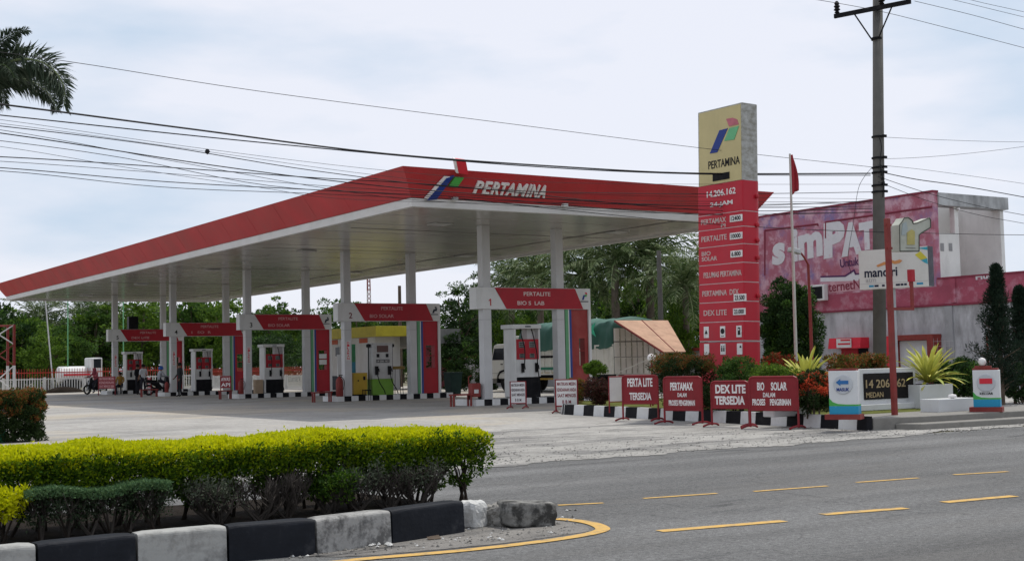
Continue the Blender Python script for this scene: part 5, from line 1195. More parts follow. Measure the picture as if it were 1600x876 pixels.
cable('cable', 'thick cable falling right above the pink building', [(1372, 268), (1430, 280), (1500, 290), (1600, 308), (1800, 345)], .012)
cable('cable', 'cable sagging over the grey roof slab', [(1372, 276), (1450, 302), (1530, 322), (1600, 336), (1800, 372)], .008)
cable('cable', 'lower cable sagging over the grey roof slab', [(1372, 284), (1450, 314), (1530, 336), (1600, 349), (1800, 385)], .007)
cable('cable', 'loose black cable dangling in front of the mural', [(1362, 262), (1348, 280), (1340, 300), (1333, 350), (1325, 400), (1330, 428)], .006)
b = MB(); p = PY(324, 237, POLE.y-.16); b.lathe((0, 0, 0), [(.01, -.05), (.05, 0), (.03, .04), (.01, .05)], CB, 8); o = b.build('cable_knot', loc=p); tag(o, 'small dark knot on a thin cable above the canopy edge', 'cable knot')

# ------------------------------------------------------------------ mural building on the right
cb_ = PD(1457, 300, 46); BX, BYc, BZ = cb_.x, cb_.y, cb_.z
BYl = PX(1150, 345, BX).y+2.0; BXr = PY(1570, 308, BYc).x
t = thing('mural_building', 'faded pink building with peeling simPATI mural and open upper terrace', 'building', (0, 0, 0))
def mural_mat():
    m = bpy.data.materials.new('peeling_mural'); m.use_nodes = True; n, l = m.node_tree.nodes, m.node_tree.links; p = n['Principled BSDF']; p.inputs['Roughness'].default_value = .8
    tcx = n.new('ShaderNodeTexCoord')
    def nz_(sc, d=7): 
        x = n.new('ShaderNodeTexNoise'); x.inputs['Scale'].default_value = sc; x.inputs['Detail'].default_value = d; x.inputs['Roughness'].default_value = .62; l.new(tcx.outputs['Object'], x.inputs['Vector']); return x.outputs['Fac']
    r = n.new('ShaderNodeValToRGB'); e = r.color_ramp.elements; e[0].position = .30; e[0].color = (.32, .07, .10, 1); e[1].position = .5; e[1].color = (.38, .125, .175, 1)
    k = e.new(.57); k.color = (.34, .15, .23, 1); k = e.new(.66); k.color = (.20, .15, .31, 1)
    l.new(nz_(.95, 9), r.inputs['Fac'])
    x = n.new('ShaderNodeMix'); x.data_type = 'RGBA'; x.inputs[7].default_value = (.55, .34, .40, 1); q = n.new('ShaderNodeValToRGB'); q.color_ramp.elements[0].position = .47; q.color_ramp.elements[0].color = (0, 0, 0, 1); q.color_ramp.elements[1].position = .62; q.color_ramp.elements[1].color = (.9, .9, .9, 1)
    l.new(nz_(2.4, 9), q.inputs['Fac']); l.new(q.outputs['Color'], x.inputs['Factor']); l.new(r.outputs['Color'], x.inputs[6]); l.new(x.outputs[2], p.inputs['Base Color']); return m
MUR = mural_mat(); MURE = mat('mural_maroon_and_recess_shade', (.22, .035, .06), .8, .15, 3)  # maroon for copings, some lettering and the painted recess shadows
PBAND = mat('pink_band_paint', (.34, .075, .115), .8, .16, 1.5, dirt=.75, dcol=(.50, .27, .33), dscale=1.8, edge=(.50, .66))
GREYW = mat('stained_grey_wall', (.47, .47, .49), .85, .18, 1.0, dirt=.8, dcol=(.22, .215, .215), dscale=1.3, streak=3, edge=(.46, .64))
CREAM = mat('cream_wall', (.66, .65, .62), .8, .08, 1.5, dirt=.4, dcol=(.35, .34, .31), dscale=1.4, streak=4)
SLAB = mat('stained_roof_slab', (.42, .43, .43), .85, .15, 2, dirt=.75, dcol=(.15, .15, .15), dscale=1.6, streak=2, edge=(.42, .66))
def bz(px, py): return PX(px, py, BX).z
def by(px, py): return PX(px, py, BX).y
z_par = bz(1457, 437); z_bb = bz(1457, 479); YN = -10.0
YC = BYc
# upper mass: side wall with mural and its slab; front part is an open terrace box
zs = BZ-.45; zf = z_par-.25
b = MB(); b.box(BX, BX+.25, YC, BYl, zf, BZ, MUR); b.build('mural_wall', t)
b = MB(); b.box(BX+.252, BXr, BYl-.3, BYl, zf, BZ-.05, CREAM); b.box(BXr-.2, BXr, YC+.501, BYl-.302, zf, BZ-.055, CREAM); b.box(BXr-.2, BXr, YC+.1, YC+.5, zf, zs, CREAM); b.build('rear_wall', t)
b = MB(); b.box(BX+.252, BXr+.12, YC-.05, YC+.5, zs+.002, BZ-.004, SLAB); b.build('roof_beam', t)
b = MB(); b.box(BX-.04, BX+.27, YC-.03, BYl, BZ+.001, BZ+.07, MURE); b.build('coping', t)
def fx(px, py, Y): return PY(px, py, Y).x
yF = YC+.06
xa, xb, xc = fx(1493, 380, yF), fx(1499, 380, yF), fx(1570, 380, yF)
zw = PY(1475, 364, yF).z
b = MB(); b.box(BX+.252, xa, yF, yF+.18, zf, zw, CREAM); b.build('terrace_wall', t); b = MB(); b.box(BX+.252, xb+.02, YC+2.0, YC+2.2, zf, BZ-.06, CREAM); b.build('terrace_back_wall', t)
b = MB(); b.box(xa+.001, xb, yF, yF+.2, zf, zs, CREAM); b.build('terrace_column', t)
b = MB(); b.box(xb+.021, BXr-.202, YC+2.3, YC+2.5, zf, BZ-.06, mat('recess_wall', (.62, .60, .56), .8, .06, 2)); b.build('recess_wall', t)
for px in (1472, 1485):
    b = MB(); p = PY(px, 386, yF); b.box(p.x-.09, p.x+.09, yF-.012, yF-.001, p.z-.14, p.z+.14, mat('vent_grey', (.26, .26, .26), .7)); b.build('vent', t)
b = MB(); p0, p1 = PY(1499, 396, YC+2.29), PY(1509, 424, YC+2.29); b.box(p0.x, p1.x+.1, YC+2.27, YC+2.298, zf, p0.z, RUST); b.build('terrace_door', t)
b = MB(); p = PY(1498, 319, yF); b.lathe((p.x-.1, yF-.05, zs-.1), [(.02, -.06), (.07, -.03), (.07, .03), (.02, .06)], WLET, 10); b.build('terrace_lamp', t)
# lower mass, continuing toward the road
zl = z_par; b = MB(); b.box(BX, BX+.25, YN, BYl, z_bb, zf-.002, PBAND); b.box(BX, BX+.25, YN, YC-.002, zf, zl, PBAND); b.build('pink_band', t)
b = MB(); b.box(BX+.01, BX+.24, YN, BYl, -.05, z_bb-.002, GREYW); b.box(BX+.251, BX+9, YN, YN+.25, -.05, zl, GREYW); b.build('ground_floor_wall', t)
b = MB(); b.box(BX-.03, BX+.28, YN, YC-.06, zl+.001, zl+.06, MURE); b.box(BX-.05, BX-.001, YN, BYl, z_bb+.01, z_bb+.07, MURE); b.build('coping', t)
b = MB(); b.box(BX+.26, BX+9, YN+.3, BYl, zf-.15, zf-.012, SLAB); b.build('terrace_floor', t)
for px in (1484, 1395):
    b = MB(); y = by(px, 510); b.box(BX-.06, BX+.0095, y-.16, y+.16, -.05, z_bb-.01, mat('pilaster_grey', (.33, .33, .34), .85, .12, 2, dirt=.4, dscale=2)); b.build('pilaster', t)
b = MB(); b.box(BX-.05, BX-.001, by(1490, 450)-.1, by(1490, 450)+.1, z_bb+.1, zl-.02, PBAND); b.build('band_pilaster', t)
# dark strips painted as the shadow along the mural's recessed frames
fr = MB()
def fline(p, q, w=.075):
    a, c = PX(p[0], p[1], BX-.01), PX(q[0], q[1], BX-.01); fr.tube([a, c], w*.5, MURE, 4)
for p, q in (((1195, 360), (1278, 350)), ((1195, 360), (1195, 430)), ((1290, 347), (1456, 323)), ((1290, 347), (1290, 372)), ((1278, 350), (1278, 353))): fline(p, q)
fr.build('mural_frame_shadow', t)
MW = mat('mural_white_paint', (.62, .61, .63), .8, .06, 4, dirt=.55, dcol=(.48, .22, .30), dscale=4, edge=(.56, .68))
ml = MB()
def mtext(s, x0, y0b, x1, y1b, hpx_, m, bold, shear=.0):
    """text laid on the mural wall between two base points of the picture"""
    a, c = PX(x0, y0b, BX-.004), PX(x1, y1b, BX-.004); top = PX((x0+x1)/2, (y0b+y1b)/2-hpx_, BX-.004)
    r_ = c-a; r_.x = 0; mid = (a+c)/2; h = top.z-mid.z
    R_ = r_.normalized(); 
    ml.text(s, Vector((BX-.004, mid.y, mid.z+h/2)), r_.length, h, R_, Vector((0, R_.z, -R_.y)), m, .012, bold, shear)
mtext('s', 1206, 416, 1228, 411, 34, MW, .05, .15)
mtext('im', 1236, 410, 1286, 399, 52, MW, .05, .1)
mtext('P', 1286, 405, 1322, 398, 56, MW, .07, .1)
mtext('A', 1314, 402, 1346, 396, 52, MW, .07, .08)
mtext('T', 1344, 392, 1368, 388, 44, MW, .07, .05)
mtext('I', 1383, 387, 1394, 385, 42, MW, .08, .05)
mtext('Untuk s', 1313, 418, 1349, 413, 13, mat('mural_dark_letters', (.09, .03, .10), .8, .2, 6), .01)
for pts in (((1282, 432), (1322, 431), (1336, 423), (1337, 428), (1352, 426), (1352, 438), (1282, 440)),):
    P = [PX(x, y, BX-.003) for x, y in pts]; ml.prism([(-p.y, p.z) for p in P], (BX-.003, 0, 0), (0, -1, 0), UP, (-1, 0, 0), .006, MW)
for pts in (((1282, 431), (1320, 430), (1335, 420), (1338, 427), (1352, 425), (1352, 427.5), (1336, 429.5), (1334, 424), (1321, 432.5), (1282, 433.5)),):
    P = [PX(x, y, BX-.010) for x, y in pts]; ml.prism([(-p.y, p.z) for p in P], (BX-.010, 0, 0), (0, -1, 0), UP, (-1, 0, 0), .006, mat('mural_dark_letters', (.09, .03, .10), .8))
mtext('internetNa', 1285, 457, 1352, 450, 15, MURE, .01)
for pts in (((1283, 441), (1352, 436), (1352, 452), (1283, 459)),):
    P = [PX(x, y, BX-.002) for x, y in pts]; ml.prism([(-p.y, p.z) for p in P], (BX-.002, 0, 0), (0, -1, 0), UP, (-1, 0, 0), .004, mat('mural_washed_panel', (.52, .27, .31), .8, .15, 3, dirt=.5, dcol=(.6, .5, .52), dscale=3))
mtext('Hug', 1525, 440, 1552, 437, 12, MW, .03)
ml.build('mural_lettering', t)
# shop front with ATM awning, red portal
b = MB(); y0, y1 = by(1358, 535), by(1308, 535); za, zb = bz(1330, 527.5), bz(1330, 544); b.hexa([(BX-.5, y0, zb), (BX-.5, y1, zb), (BX-.001, y1, zb), (BX-.001, y0, zb), (BX-.42, y0, za), (BX-.42, y1, za), (BX-.001, y1, za), (BX-.001, y0, za)], REDL); b.build('awning', t)
b = MB(); y2, y3 = by(1345, 535), by(1322, 535); b.box(BX-.52, BX-.50, y2, y3, zb+.03, za-.03, WHITE); b.build('awning_label', t)
lb = MB(); 
for k, (f0, f1, fz) in enumerate(((.1, .95, .35), (.3, .95, .7))): lb.box(BX-.524, BX-.5205, y3+(y2-y3)*f0, y3+(y2-y3)*f1, zb+(za-zb)*fz, zb+(za-zb)*(fz+.16), REDL)
lb.build('awning_print', t)
b = MB(); b.box(BX-.04, BX-.001, by(1342, 560), by(1316, 560), -.05, zb-.01, RED2); b.build('shop_door', t)
b = MB(); b.box(BX-.05, BX-.001, by(1357, 560), by(1343.5, 560), -.05, zb-.01, BLACK); b.build('doorway_shade_panel', t)  # black slab painted as the shade inside the doorway
zp = bz(1440, 522.5); b = MB(); ya, yb_ = by(1472, 545), by(1408, 545)
b.box(BX-.55, BX-.001, ya, ya+.2, -.05, zp, RUST); b.box(BX-.55, BX-.001, yb_-.2, yb_, -.05, zp, RUST); b.box(BX-.55, BX-.001, ya+.2, yb_-.2, zp-.2, zp, RUST); b.build('portal', t, bevel=.01)
b = MB(); b.box(BX-.3, BX-.02, ya+.202, yb_-.202, -.05, zp-.21, mat('shutter_white', (.60, .61, .62), .6, .05, 3)); b.build('portal_shutter', t)
b = MB(); b.box(BX-.6, BX-.001, yb_+.01, by(1384, 545), -.05, zp-.02, REDL); b.build('red_kiosk_panel', t)
# hang the wall box on the mural
o = bpy.data.objects['outdoor_unit']; o.location = (BX, by(1281, 452), bz(1281, 470)); b = MB(); b.box(-.25, -.02, -.45, .45, 0, .62, WHITE); b.build('case', o, bevel=.03); b = MB(); b.box(-.262, -.251, -.36, .36, .08, .54, BLACK); b.build('grille', o)
# wire mesh fence before the building
t = thing('wire_fence', 'thin wire fence with dark posts before the grey wall', 'fence', (BX-1.6, 0, 0)); b = MB(); y0, y1 = by(1476, 550)-.8, by(1600, 550)-2
for zz in np.arange(.3, 1.9, .16): b.tube([(0, y0, zz), (0, y1, zz)], .004, STEEL, 3)
for yy in np.arange(min(y0, y1), max(y0, y1), .16): b.tube([(0, yy, .1), (0, yy, 1.85)], .004, STEEL, 3)
b.build('mesh', t)
for yy in (y0, (y0+y1)/2, y1): p = MB(); p.tube([(0, yy, -.05), (0, yy, 1.95)], .03, RUST, 6); p.build('post', t)

# ------------------------------------------------------------------ truck with green tarpaulin and open rear flap
TW = mat('truck_white', (.60, .60, .56), .45, .06, 2, dirt=.3, dcol=(.35, .32, .25), dscale=2)
TC = mat('truck_cream_panel', (.78, .77, .70), .6, .08, 2, dirt=.45, dcol=(.33, .29, .19), dscale=2.5, streak=3)
TARP = mat('green_tarpaulin', (.045, .13, .10), .6, .15, 1.2, dirt=.4, dcol=(.10, .18, .155), dscale=1.2, bump=.4, bscale=3)
TGN = mat('truck_green_paint', (.03, .20, .12), .5)
q = G(790, 611.5); tx = q.x; ty = q.y+.1     # front left wheel
r0 = PX(959, 560, tx); LEN = ty-r0.y         # from the front axle back to the rear face
t = thing('cargo_truck', 'cream cargo truck with green tarpaulin and raised plywood rear flap behind island 1', 'truck', (tx, ty, 0)); Wd = 2.4
def TZ_(px, py): return PX(px, py, tx).z
zbot, zside, ztop = TZ_(900, 585), TZ_(905, 539), TZ_(905, 503)
b = MB(); b.box(.25, Wd-.25, -LEN+.1, 1.3, .62, .86, BLACK); b.build('chassis', t)
b = MB(); y1 = -1.55
b.box(0, .06, -LEN, y1, zbot, zside, TC); b.box(Wd-.06, Wd, -LEN, y1, zbot, zside, TC); b.box(.06, Wd-.06, y1-.06, y1, zbot, zside+.3, TC); b.box(.06, Wd-.06, -LEN, y1-.06, zbot-.1, zbot+.08, BLACK); b.build('cargo_side', t)
rb = MB(); n = int(LEN/.55)
for k in range(n): y = -LEN+.1+k*.55; rb.box(-.05, -.001, y, y+.07, zbot, zside-.02, TC)
for z in (zbot+.02, (zbot+zside)/2, zside-.08): rb.box(-.035, -.0015, -LEN, y1, z, z+.06, TC)
rb.build('side_ribs', t)
b = MB(); b.box(-.06, -.001, y1-2.9, y1-.2, (zbot+zside)/2+.12, (zbot+zside)/2+.22, BLACK); b.box(-.06, -.001, y1-2.9, y1-.2, zbot+.22, zbot+.34, TGN); b.build('side_board', t)
# rear doors
rd = MB(); H = TZ_(962, 512)-zbot
for k in range(4):
    x0 = k*Wd/4
    for z0_, z1_ in ((0, .36), (.37, .70), (.71, 1.0)): rd.box(x0+.022, x0+Wd/4-.022, -LEN-.05, -LEN-.012, zbot+H*z0_+.01, zbot+H*z1_-.01, TC)
    for z in (.12, .34, .58, .78):
        rd.box(x0+.0125, x0+Wd/4-.0125, -LEN-.075, -LEN-.0505, zbot+H*z, zbot+H*z+.05, TC)
    rd.box(x0+Wd/8-.02, x0+Wd/8+.02, -LEN-.08, -LEN-.0508, zbot+.02, zbot+H-.03, mat('truck_latch_rods', (.36, .35, .28), .6))
rd.box(.01, Wd-.01, -LEN-.0115, -LEN-.002, zbot, zbot+H, mat('door_seam_dark', (.07, .065, .05), .8)); rd.build('rear_door', t)
# tarpaulin: ridged sheet over hoops, sagging sides
V, F = [], []; ny, nx_ = 110, 18
for i in range(ny+1):
    y = y1+.25-(LEN-.05+(y1+.25))*i/ny
    for k in range(nx_+1):
        u = k/nx_; prof = [(-.08, zside-.12), (-.07, zside+.15), (-.0, zside+(ztop-zside)*.6), (.10, ztop-.10), (.35, ztop), (Wd/2, ztop+.12), (Wd-.35, ztop), (Wd-.10, ztop-.1), (Wd, zside+.4), (Wd+.03, zside-.1)]
        s_ = u*(len(prof)-1); a_ = int(min(s_, len(prof)-2)); f_ = s_-a_; X_ = prof[a_][0]*(1-f_)+prof[a_+1][0]*f_; Z_ = prof[a_][1]*(1-f_)+prof[a_+1][1]*f_
        wob = .03*math.sin(y*5+u*9)+.03*math.sin(y*2.3+u*4)+.022*math.sin(y*11+u*3); Z_ += wob*.8-(.10*abs(math.sin(y*1.5)) if u < .12 else 0); X_ += wob*(1 if u < .3 or u > .7 else 0)
        if i < 4: Z_ -= (4-i)*.05
        V.append((X_, y, Z_))
for i in range(ny):
    for k in range(nx_): F.append((i*(nx_+1)+k, i*(nx_+1)+k+1, (i+1)*(nx_+1)+k+1, (i+1)*(nx_+1)+k))
F.append(tuple(range(nx_+1))); F.append(tuple(ny*(nx_+1)+k for k in range(nx_+1)))
b = MB(); b.add(V, F, TARP); b.build('tarpaulin', t, smooth=True)
b = MB(); yy = PX(927, 515, tx).y-ty; zz = PX(927, 515, tx).z
b.prism([(-.25, .05), (.3, .3), (.12, 0), (.3, -.3), (-.05, -.12), (-.25, -.35), (-.15, -.05)], (-.09, yy, zz), (0, -1, 0), UP, (-1, 0, 0), .01, mat('tarp_mark', (.06, .5, .3), .6)); b.build('tarpaulin_mark', t)
# plywood flap
A = PX(960, 502, tx-.02); D_ = PX(1036, 551, tx-.02); wv = Vector((2.9, .1, 0)); wd = None
A -= Vector((tx, ty, 0)); D_ -= Vector((tx, ty, 0)); wd = Vector((PY(1071, 551, D_.y+ty).x-tx-D_.x, 0, 0)); nn_ = (D_-A).cross(wv).normalized()
if nn_.z < 0: nn_ = -nn_
b = MB(); m_ = (A+D_)/2
b.hexa([tuple(A), tuple(D_), tuple(D_+wd), tuple(A+wv), tuple(A+nn_*.05), tuple(D_+nn_*.05), tuple(D_+wd+nn_*.05), tuple(A+wv+nn_*.05)], WOODB); b.build('rear_flap', t)
b = MB(); b.tube([A+nn_*.02, D_+nn_*.02], .045, RUST, 5); b.tube([A+wv*.5+nn_*.06, D_+wd*.5+nn_*.06], .02, RUST, 5); b.build('flap_edge', t)
for st_ in ((D_+Vector((.1, .1, 0)), Vector((.1, -LEN-.05, zbot+.05))), (D_+wd+Vector((-.1, .1, 0)), Vector((Wd-.1, -LEN-.05, zbot+.05)))): b = MB(); b.tube(st_, .018, TC, 6); b.build('flap_strut', t)
# cab
zc0, zc1 = .75, TZ_(790, 537)
b = MB(); b.prism([(1.35, zc0-.15), (1.38, zc0+.55), (1.12, zc0+.72), (.86, zc1-.05), (.62, zc1), (-1.25, zc1), (-1.25, zc0+.1), (-.62, zc0+.1), (-.5, zc0-.15)], (0, 0, 0), (0, 1, 0), UP, (1, 0, 0), Wd-.15, TW); b.build('cab', t, bevel=.04)
b = MB(); b.prism([(1.02, zc0+.72), (.80, zc1-.2), (.0, zc1-.2), (.0, zc0+.72)], (-.006, 0, 0), (0, 1, 0), UP, (1, 0, 0), .004, GLASS); b.build('side_window', t)
b = MB(); b.hexa([(.12, 1.14, zc0+.76), (Wd-.27, 1.14, zc0+.76), (Wd-.27, 1.12, zc0+.76), (.12, 1.12, zc0+.76), (.16, .90, zc1-.12), (Wd-.31, .90, zc1-.12), (Wd-.31, .88, zc1-.12), (.16, .88, zc1-.12)], GLASS); b.build('windscreen', t)
b = MB(); b.box(-.008, -.001, .03, 1.05, zc0+.1, zc0+.11, BLACK); b.box(-.008, -.001, -.02, -.005, zc0+.1, zc1-.15, BLACK); b.box(-.03, -.001, .1, .25, zc0+.5, zc0+.54, BLACKP); b.build('cab_door', t)
b = MB(); b.box(-.03, Wd-.12, 1.36, 1.5, .38, .72, TW); b.box(.1, .4, 1.501, 1.52, .46, .64, WLET); b.build('bumper', t, bevel=.03)
b = MB(); b.tube([(.0, 1.1, zc0+1.0), (-.22, 1.2, zc0+1.05)], .02, BLACK, 5); b.box(-.3, -.16, 1.17, 1.22, zc0+.8, zc0+1.25, BLACKP); b.build('mirror', t)
b = MB(); b.box(-.01, .06, -.8, -.3, zc1+.0, zc1+.35, TW); b.box(.06, Wd-.2, -.8, -.3, zc1, zc1+.35, TW); b.build('wind_deflector', t, bevel=.04)
def truck_wheel(x, y, dual=False):
    w = MB(); w.lathe((x, y, .46), [(.2, -.13), (.42, -.13), (.46, -.09), (.46, .09), (.42, .13), (.2, .13)], RUBBER, 22, axis=0); wo_ = w.build('wheel', t, smooth=False)
    w = MB(); w.lathe((x-.02, y, .46), [(.04, -.12), (.10, -.125), (.14, -.09), (.25, -.10), (.25, .0)], mat('wheel_rim_grey', (.22, .22, .22), .6, .1, 5), 18, axis=0); w.build('rim', wo_)
for x in (.2, Wd-.35):
    truck_wheel(x, 0); truck_wheel(x, -LEN+2.2); truck_wheel(x, -LEN+1.15)
b = MB(); b.prism([(-.62, .40), (-.55, .75), (-.35, .95), (.0, 1.02), (.35, .95), (.55, .75), (.62, .40), (.54, .4), (.48, .7), (.3, .86), (0, .93), (-.3, .86), (-.48, .7), (-.54, .4)], (-.03, 0, 0), (0, 1, 0), UP, (1, 0, 0), .25, BLACK); b.build('wheel_arch', t)
b = MB(); YR = mat('guard_rail_yellow', (.42, .26, .04), .6, .1, 4)
for z in (.55, .8): b.box(-.02, .02, -LEN+3.0, -1.0, z, z+.07, YR)
for y in (-1.2, -2.5, -LEN+3.1): b.box(.021, .06, y, y+.06, .5, zbot, BLACK)
b.build('guard_rail', t)
b = MB(); b.box(.1, Wd-.1, -LEN-.02, -LEN+.05, .55, .8, TW)
for x in (.2, Wd-.5): b.box(x, x+.3, -LEN-.03, -LEN-.021, .6, .74, MAROON)
b.build('rear_bumper', t)

# ------------------------------------------------------------------ yellow-roofed house, hut, walls and fences at the back
HB = 11.0
hy0, hy1 = PX(603, 560, HB).y, PX(512, 560, HB).y
t = thing('white_house', 'small white house with mustard yellow roof edge behind gate 2', 'house', (HB, hy0, 0)); HL = hy1-hy0
def HZ(px, py): return PX(px, py, HB).z
ht, hm = HZ(560, 512), HZ(560, 527.5)
b = MB(); b.box(0, 1.5, 1.2, HL, -.05, hm-.002, WHITEC); b.build('wall', t)
b = MB(); b.box(-.5, 1.6, .15, HL+.5, hm, ht, mat('mustard_fascia', (.42, .36, .03), .5, .1, 3, dirt=.25, dscale=2)); b.build('roof', t, bevel=.01)
b = MB(); y = PX(528, 549, HB).y-hy0; z = HZ(528, 549); b.box(-.02, .0-.001, y-.35, y+.35, z-.32, z+.32, mat('window_frame_white', (.6, .6, .6), .5)); wo_ = b.build('window', t); b = MB(); b.box(-.026, -.021, y-.28, y+.28, z-.26, z+.26, GLASS); b.build('pane', wo_)
b = MB(); y = PX(526, 590, HB).y-hy0; b.box(-.03, -.001, y-.75, y+.75, 0, HZ(526, 587), mat('dark_blue_base', (.02, .03, .045), .5)); b.build('shutter', t)
b = MB(); 
for px in (522, 568): y = PX(px, 530, HB).y-hy0; b.box(-.03, -.002, y-.5, y+.5, hm-.3, hm-.05, mat('orange_notice', (.45, .10, .05), .6))
b.build('notice', t)
# open shed roof right of it
q = PX(628, 530, HB+2); t = thing('shed', 'dark open shed with tilted sheet roof right of the white house', 'shed', (HB+1.5, q.y, 0)); zq = PX(628, 524, HB+2).z
b = MB(); b.hexa([(0, -2.2, zq-.5), (3, -2.2, zq-.5), (3, 2.2, zq-.7), (0, 2.2, zq-.7), (0, -2.2, zq+.3), (3, -2.2, zq+.3), (3, 2.2, zq-.6), (0, 2.2, zq-.6)], mat('shed_roof_grey', (.2, .2, .19), .7, .2, 3)); b.build('roof', t)
for yy in (-2.0, 2.0):
    for xx in (.15, 2.8): b = MB(); b.box(xx-.06, xx+.06, yy-.06, yy+.06, 0, zq-.5, BARK); b.build('post', t)
b = MB(); b.box(2.85, 2.95, -1.9, 1.9, 0, zq-.6, mat('shed_board_red', (.26, .03, .05), .6, .2, 4)); b.build('back_board', t)
# boundary wall with red coping behind the truck
t = thing('boundary_wall', 'grey boundary wall with red coping behind the truck', 'wall', (19.0, 0, 0)); b = MB(); zq = PX(735, 558, 19).z
b.box(0, .2, -6, 33, -.05, zq, mat('plaster_grey', (.34, .34, .34), .85, .12, 1.5, dirt=.4, dscale=1.2)); b.build('wall', t); b = MB(); b.box(-.08, .28, -6, 33, zq+.001, zq+.14, REDF); b.build('coping', t)
# fence: white pickets with red upper rail and tips
def picket_fence(name, label, P, Q, zt):
    P, Q = Vector(P), Vector(Q); L = (Q-P).length; d = (Q-P).normalized(); t = thing(name, label, 'fence', P, math.atan2(d.y, d.x)); WF = mat('fence_white', (.60, .60, .58), .5, .06, 3, dirt=.2, dscale=3); RF = mat('fence_red', (.42, .05, .035), .55, .1, 3)
    b = MB(); n = int(L/.17); zm = zt*.62
    for k in range(n): b.box(k*.17, k*.17+.055, -.015, .015, .06, zm, WF)
    b.build('white_pickets', t)
    b = MB()
    for k in range(n): b.box(k*.17+.012, k*.17+.04, -.01, .01, zm+.001, zt, RF)
    b.box(0, L, .016, .04, zt*.82, zt*.86, RF); b.build('red_pickets', t)
    b = MB(); b.box(0, L, .016, .05, .12, .18, WF); b.box(0, L, .016, .05, zm-.1, zm-.04, WF); b.build('rail', t)
    b = MB(); b.box(0, L, -.06, .06, -.05, .055, WF); b.build('plinth', t)
    for k in range(int(L/2.6)+1): p = MB(); p.box(k*2.6-.07, k*2.6+.07, -.05, .1, 0, zm+.05, WF); p.build('post', t)
FB = 54.0
picket_fence('picket_fence', 'white picket fence with red tips across the back left', (-16, FB, 0), (11, FB, 0), PY(60, 576, FB).z)
picket_fence('picket_fence', 'white picket fence with red tips running between the house and the back corner', (11, FB-.2, 0), (11, hy1+1.2, 0), PX(430, 573, 11).z)
# red and white lattice mast at the left edge
t = thing('lattice_mast', 'red and white steel lattice mast at the left frame edge', 'mast', (0, 0, 0)); mp0 = G(22, 617); mz = PY(22, 507, mp0.y).z; t.location = (mp0.x-.6, mp0.y, 0)
for k, (x, y) in enumerate(((.6, 0), (-1.2, 0), (.6, 1.8), (-1.2, 1.8))):
    b = MB(); b.box(x-.07, x+.07, y-.07, y+.07, -.05, mz*.42, WHITE); b.box(x-.07, x+.07, y-.07, y+.07, mz*.42+.001, mz, RUST); b.build('leg', t)
b = MB()
for (z0, z1, m_) in ((.2, mz*.42, WHITE), (mz*.42, mz*.72, RUST), (mz*.72, mz, WHITE)):
    b.tube([(.6, 0, z0), (-1.2, 0, z1)], .04, m_, 5); b.tube([(-1.2, 0, z0), (.6, 0, z1)], .04, m_, 5)
b.tube([(.6, 0, mz-.04), (-1.2, 0, mz-.04)], .035, RUST, 5); b.tube([(.6, 1.8, mz-.04), (-1.2, 1.8, mz-.04)], .035, RUST, 5); b.build('bracing', t)
# green poles, far white van, concrete poles
for (px, yb, yt, lb) in ((193, 606, 430, 'tall thin green pole behind the fence right of gate 5 column'), (106, 600, 462, 'thin green pole behind the fence at far left')):
    q = PY(px, yb, FB+3); b = MB(); b.tube([(0, 0, -.1), (0, 0, PY(px, yt, FB+3).z)], .04, GREENM, 7); o = b.build('green_pole', loc=(q.x, q.y, 0)); tag(o, lb, 'pole')
q = PY(84, 600, FB+4); b = MB(); b.tube([(0, 0, -.1), (-.6, 0, PY(80, 460, FB+4).z)], .045, mat('pale_pole', (.5, .5, .5), .7), 7); o = b.build('leaning_pole', loc=(q.x, q.y, 0)); tag(o, 'pale leaning pole behind the fence at far left', 'pole')
q = PX(1034, 540, 15.5); b = MB(); b.tube([(0, 0, -.1), (-.02, 0, PX(1032, 391, 15.5).z)], [.13, .10], CONC, 10); o = b.build('concrete_pole', loc=(15.5, q.y, 0)); tag(o, 'grey concrete pole among the palms left of the totem', 'pole')
q = PX(626, 560, 16.5); b = MB(); b.tube([(0, 0, -.1), (0, 0, PX(626, 446, 16.5).z)], [.14, .1], BARK, 8); o = b.build('wooden_pole', loc=(16.5, q.y, 0)); tag(o, 'dark pole rising between gates 2 and 1 above the tree tops', 'pole')
# far radio mast
t = thing('radio_mast', 'faint red and white lattice radio mast far beyond the trees', 'mast', (0, 0, 0)); q = PD(577, 560, 220); t.location = (q.x, q.y, 0); zt = PD(577, 436, 220).z
for (x, y) in ((-.5, -.3), (.5, -.3), (0, .5)):
    b = MB()
    for k in range(8): b.tube([(x*(1-k*.06), y*(1-k*.06), zt*k/8), (x*(1-(k+1)*.06), y*(1-(k+1)*.06), zt*(k+1)/8)], .09, RUST if k % 2 else WHITE, 5)
    b.build('leg', t)
b = MB()
for k in range(22): z0 = zt*k/22; s_ = .9*(1-.5*k/22)*.5; b.tube([(-s_, -.25, z0), (s_, -.25, z0+zt/22)], .05, RUST, 4); b.tube([(s_, -.25, z0), (-s_, -.25, z0+zt/22)], .05, RUST, 4)
b.build('bracing', t)
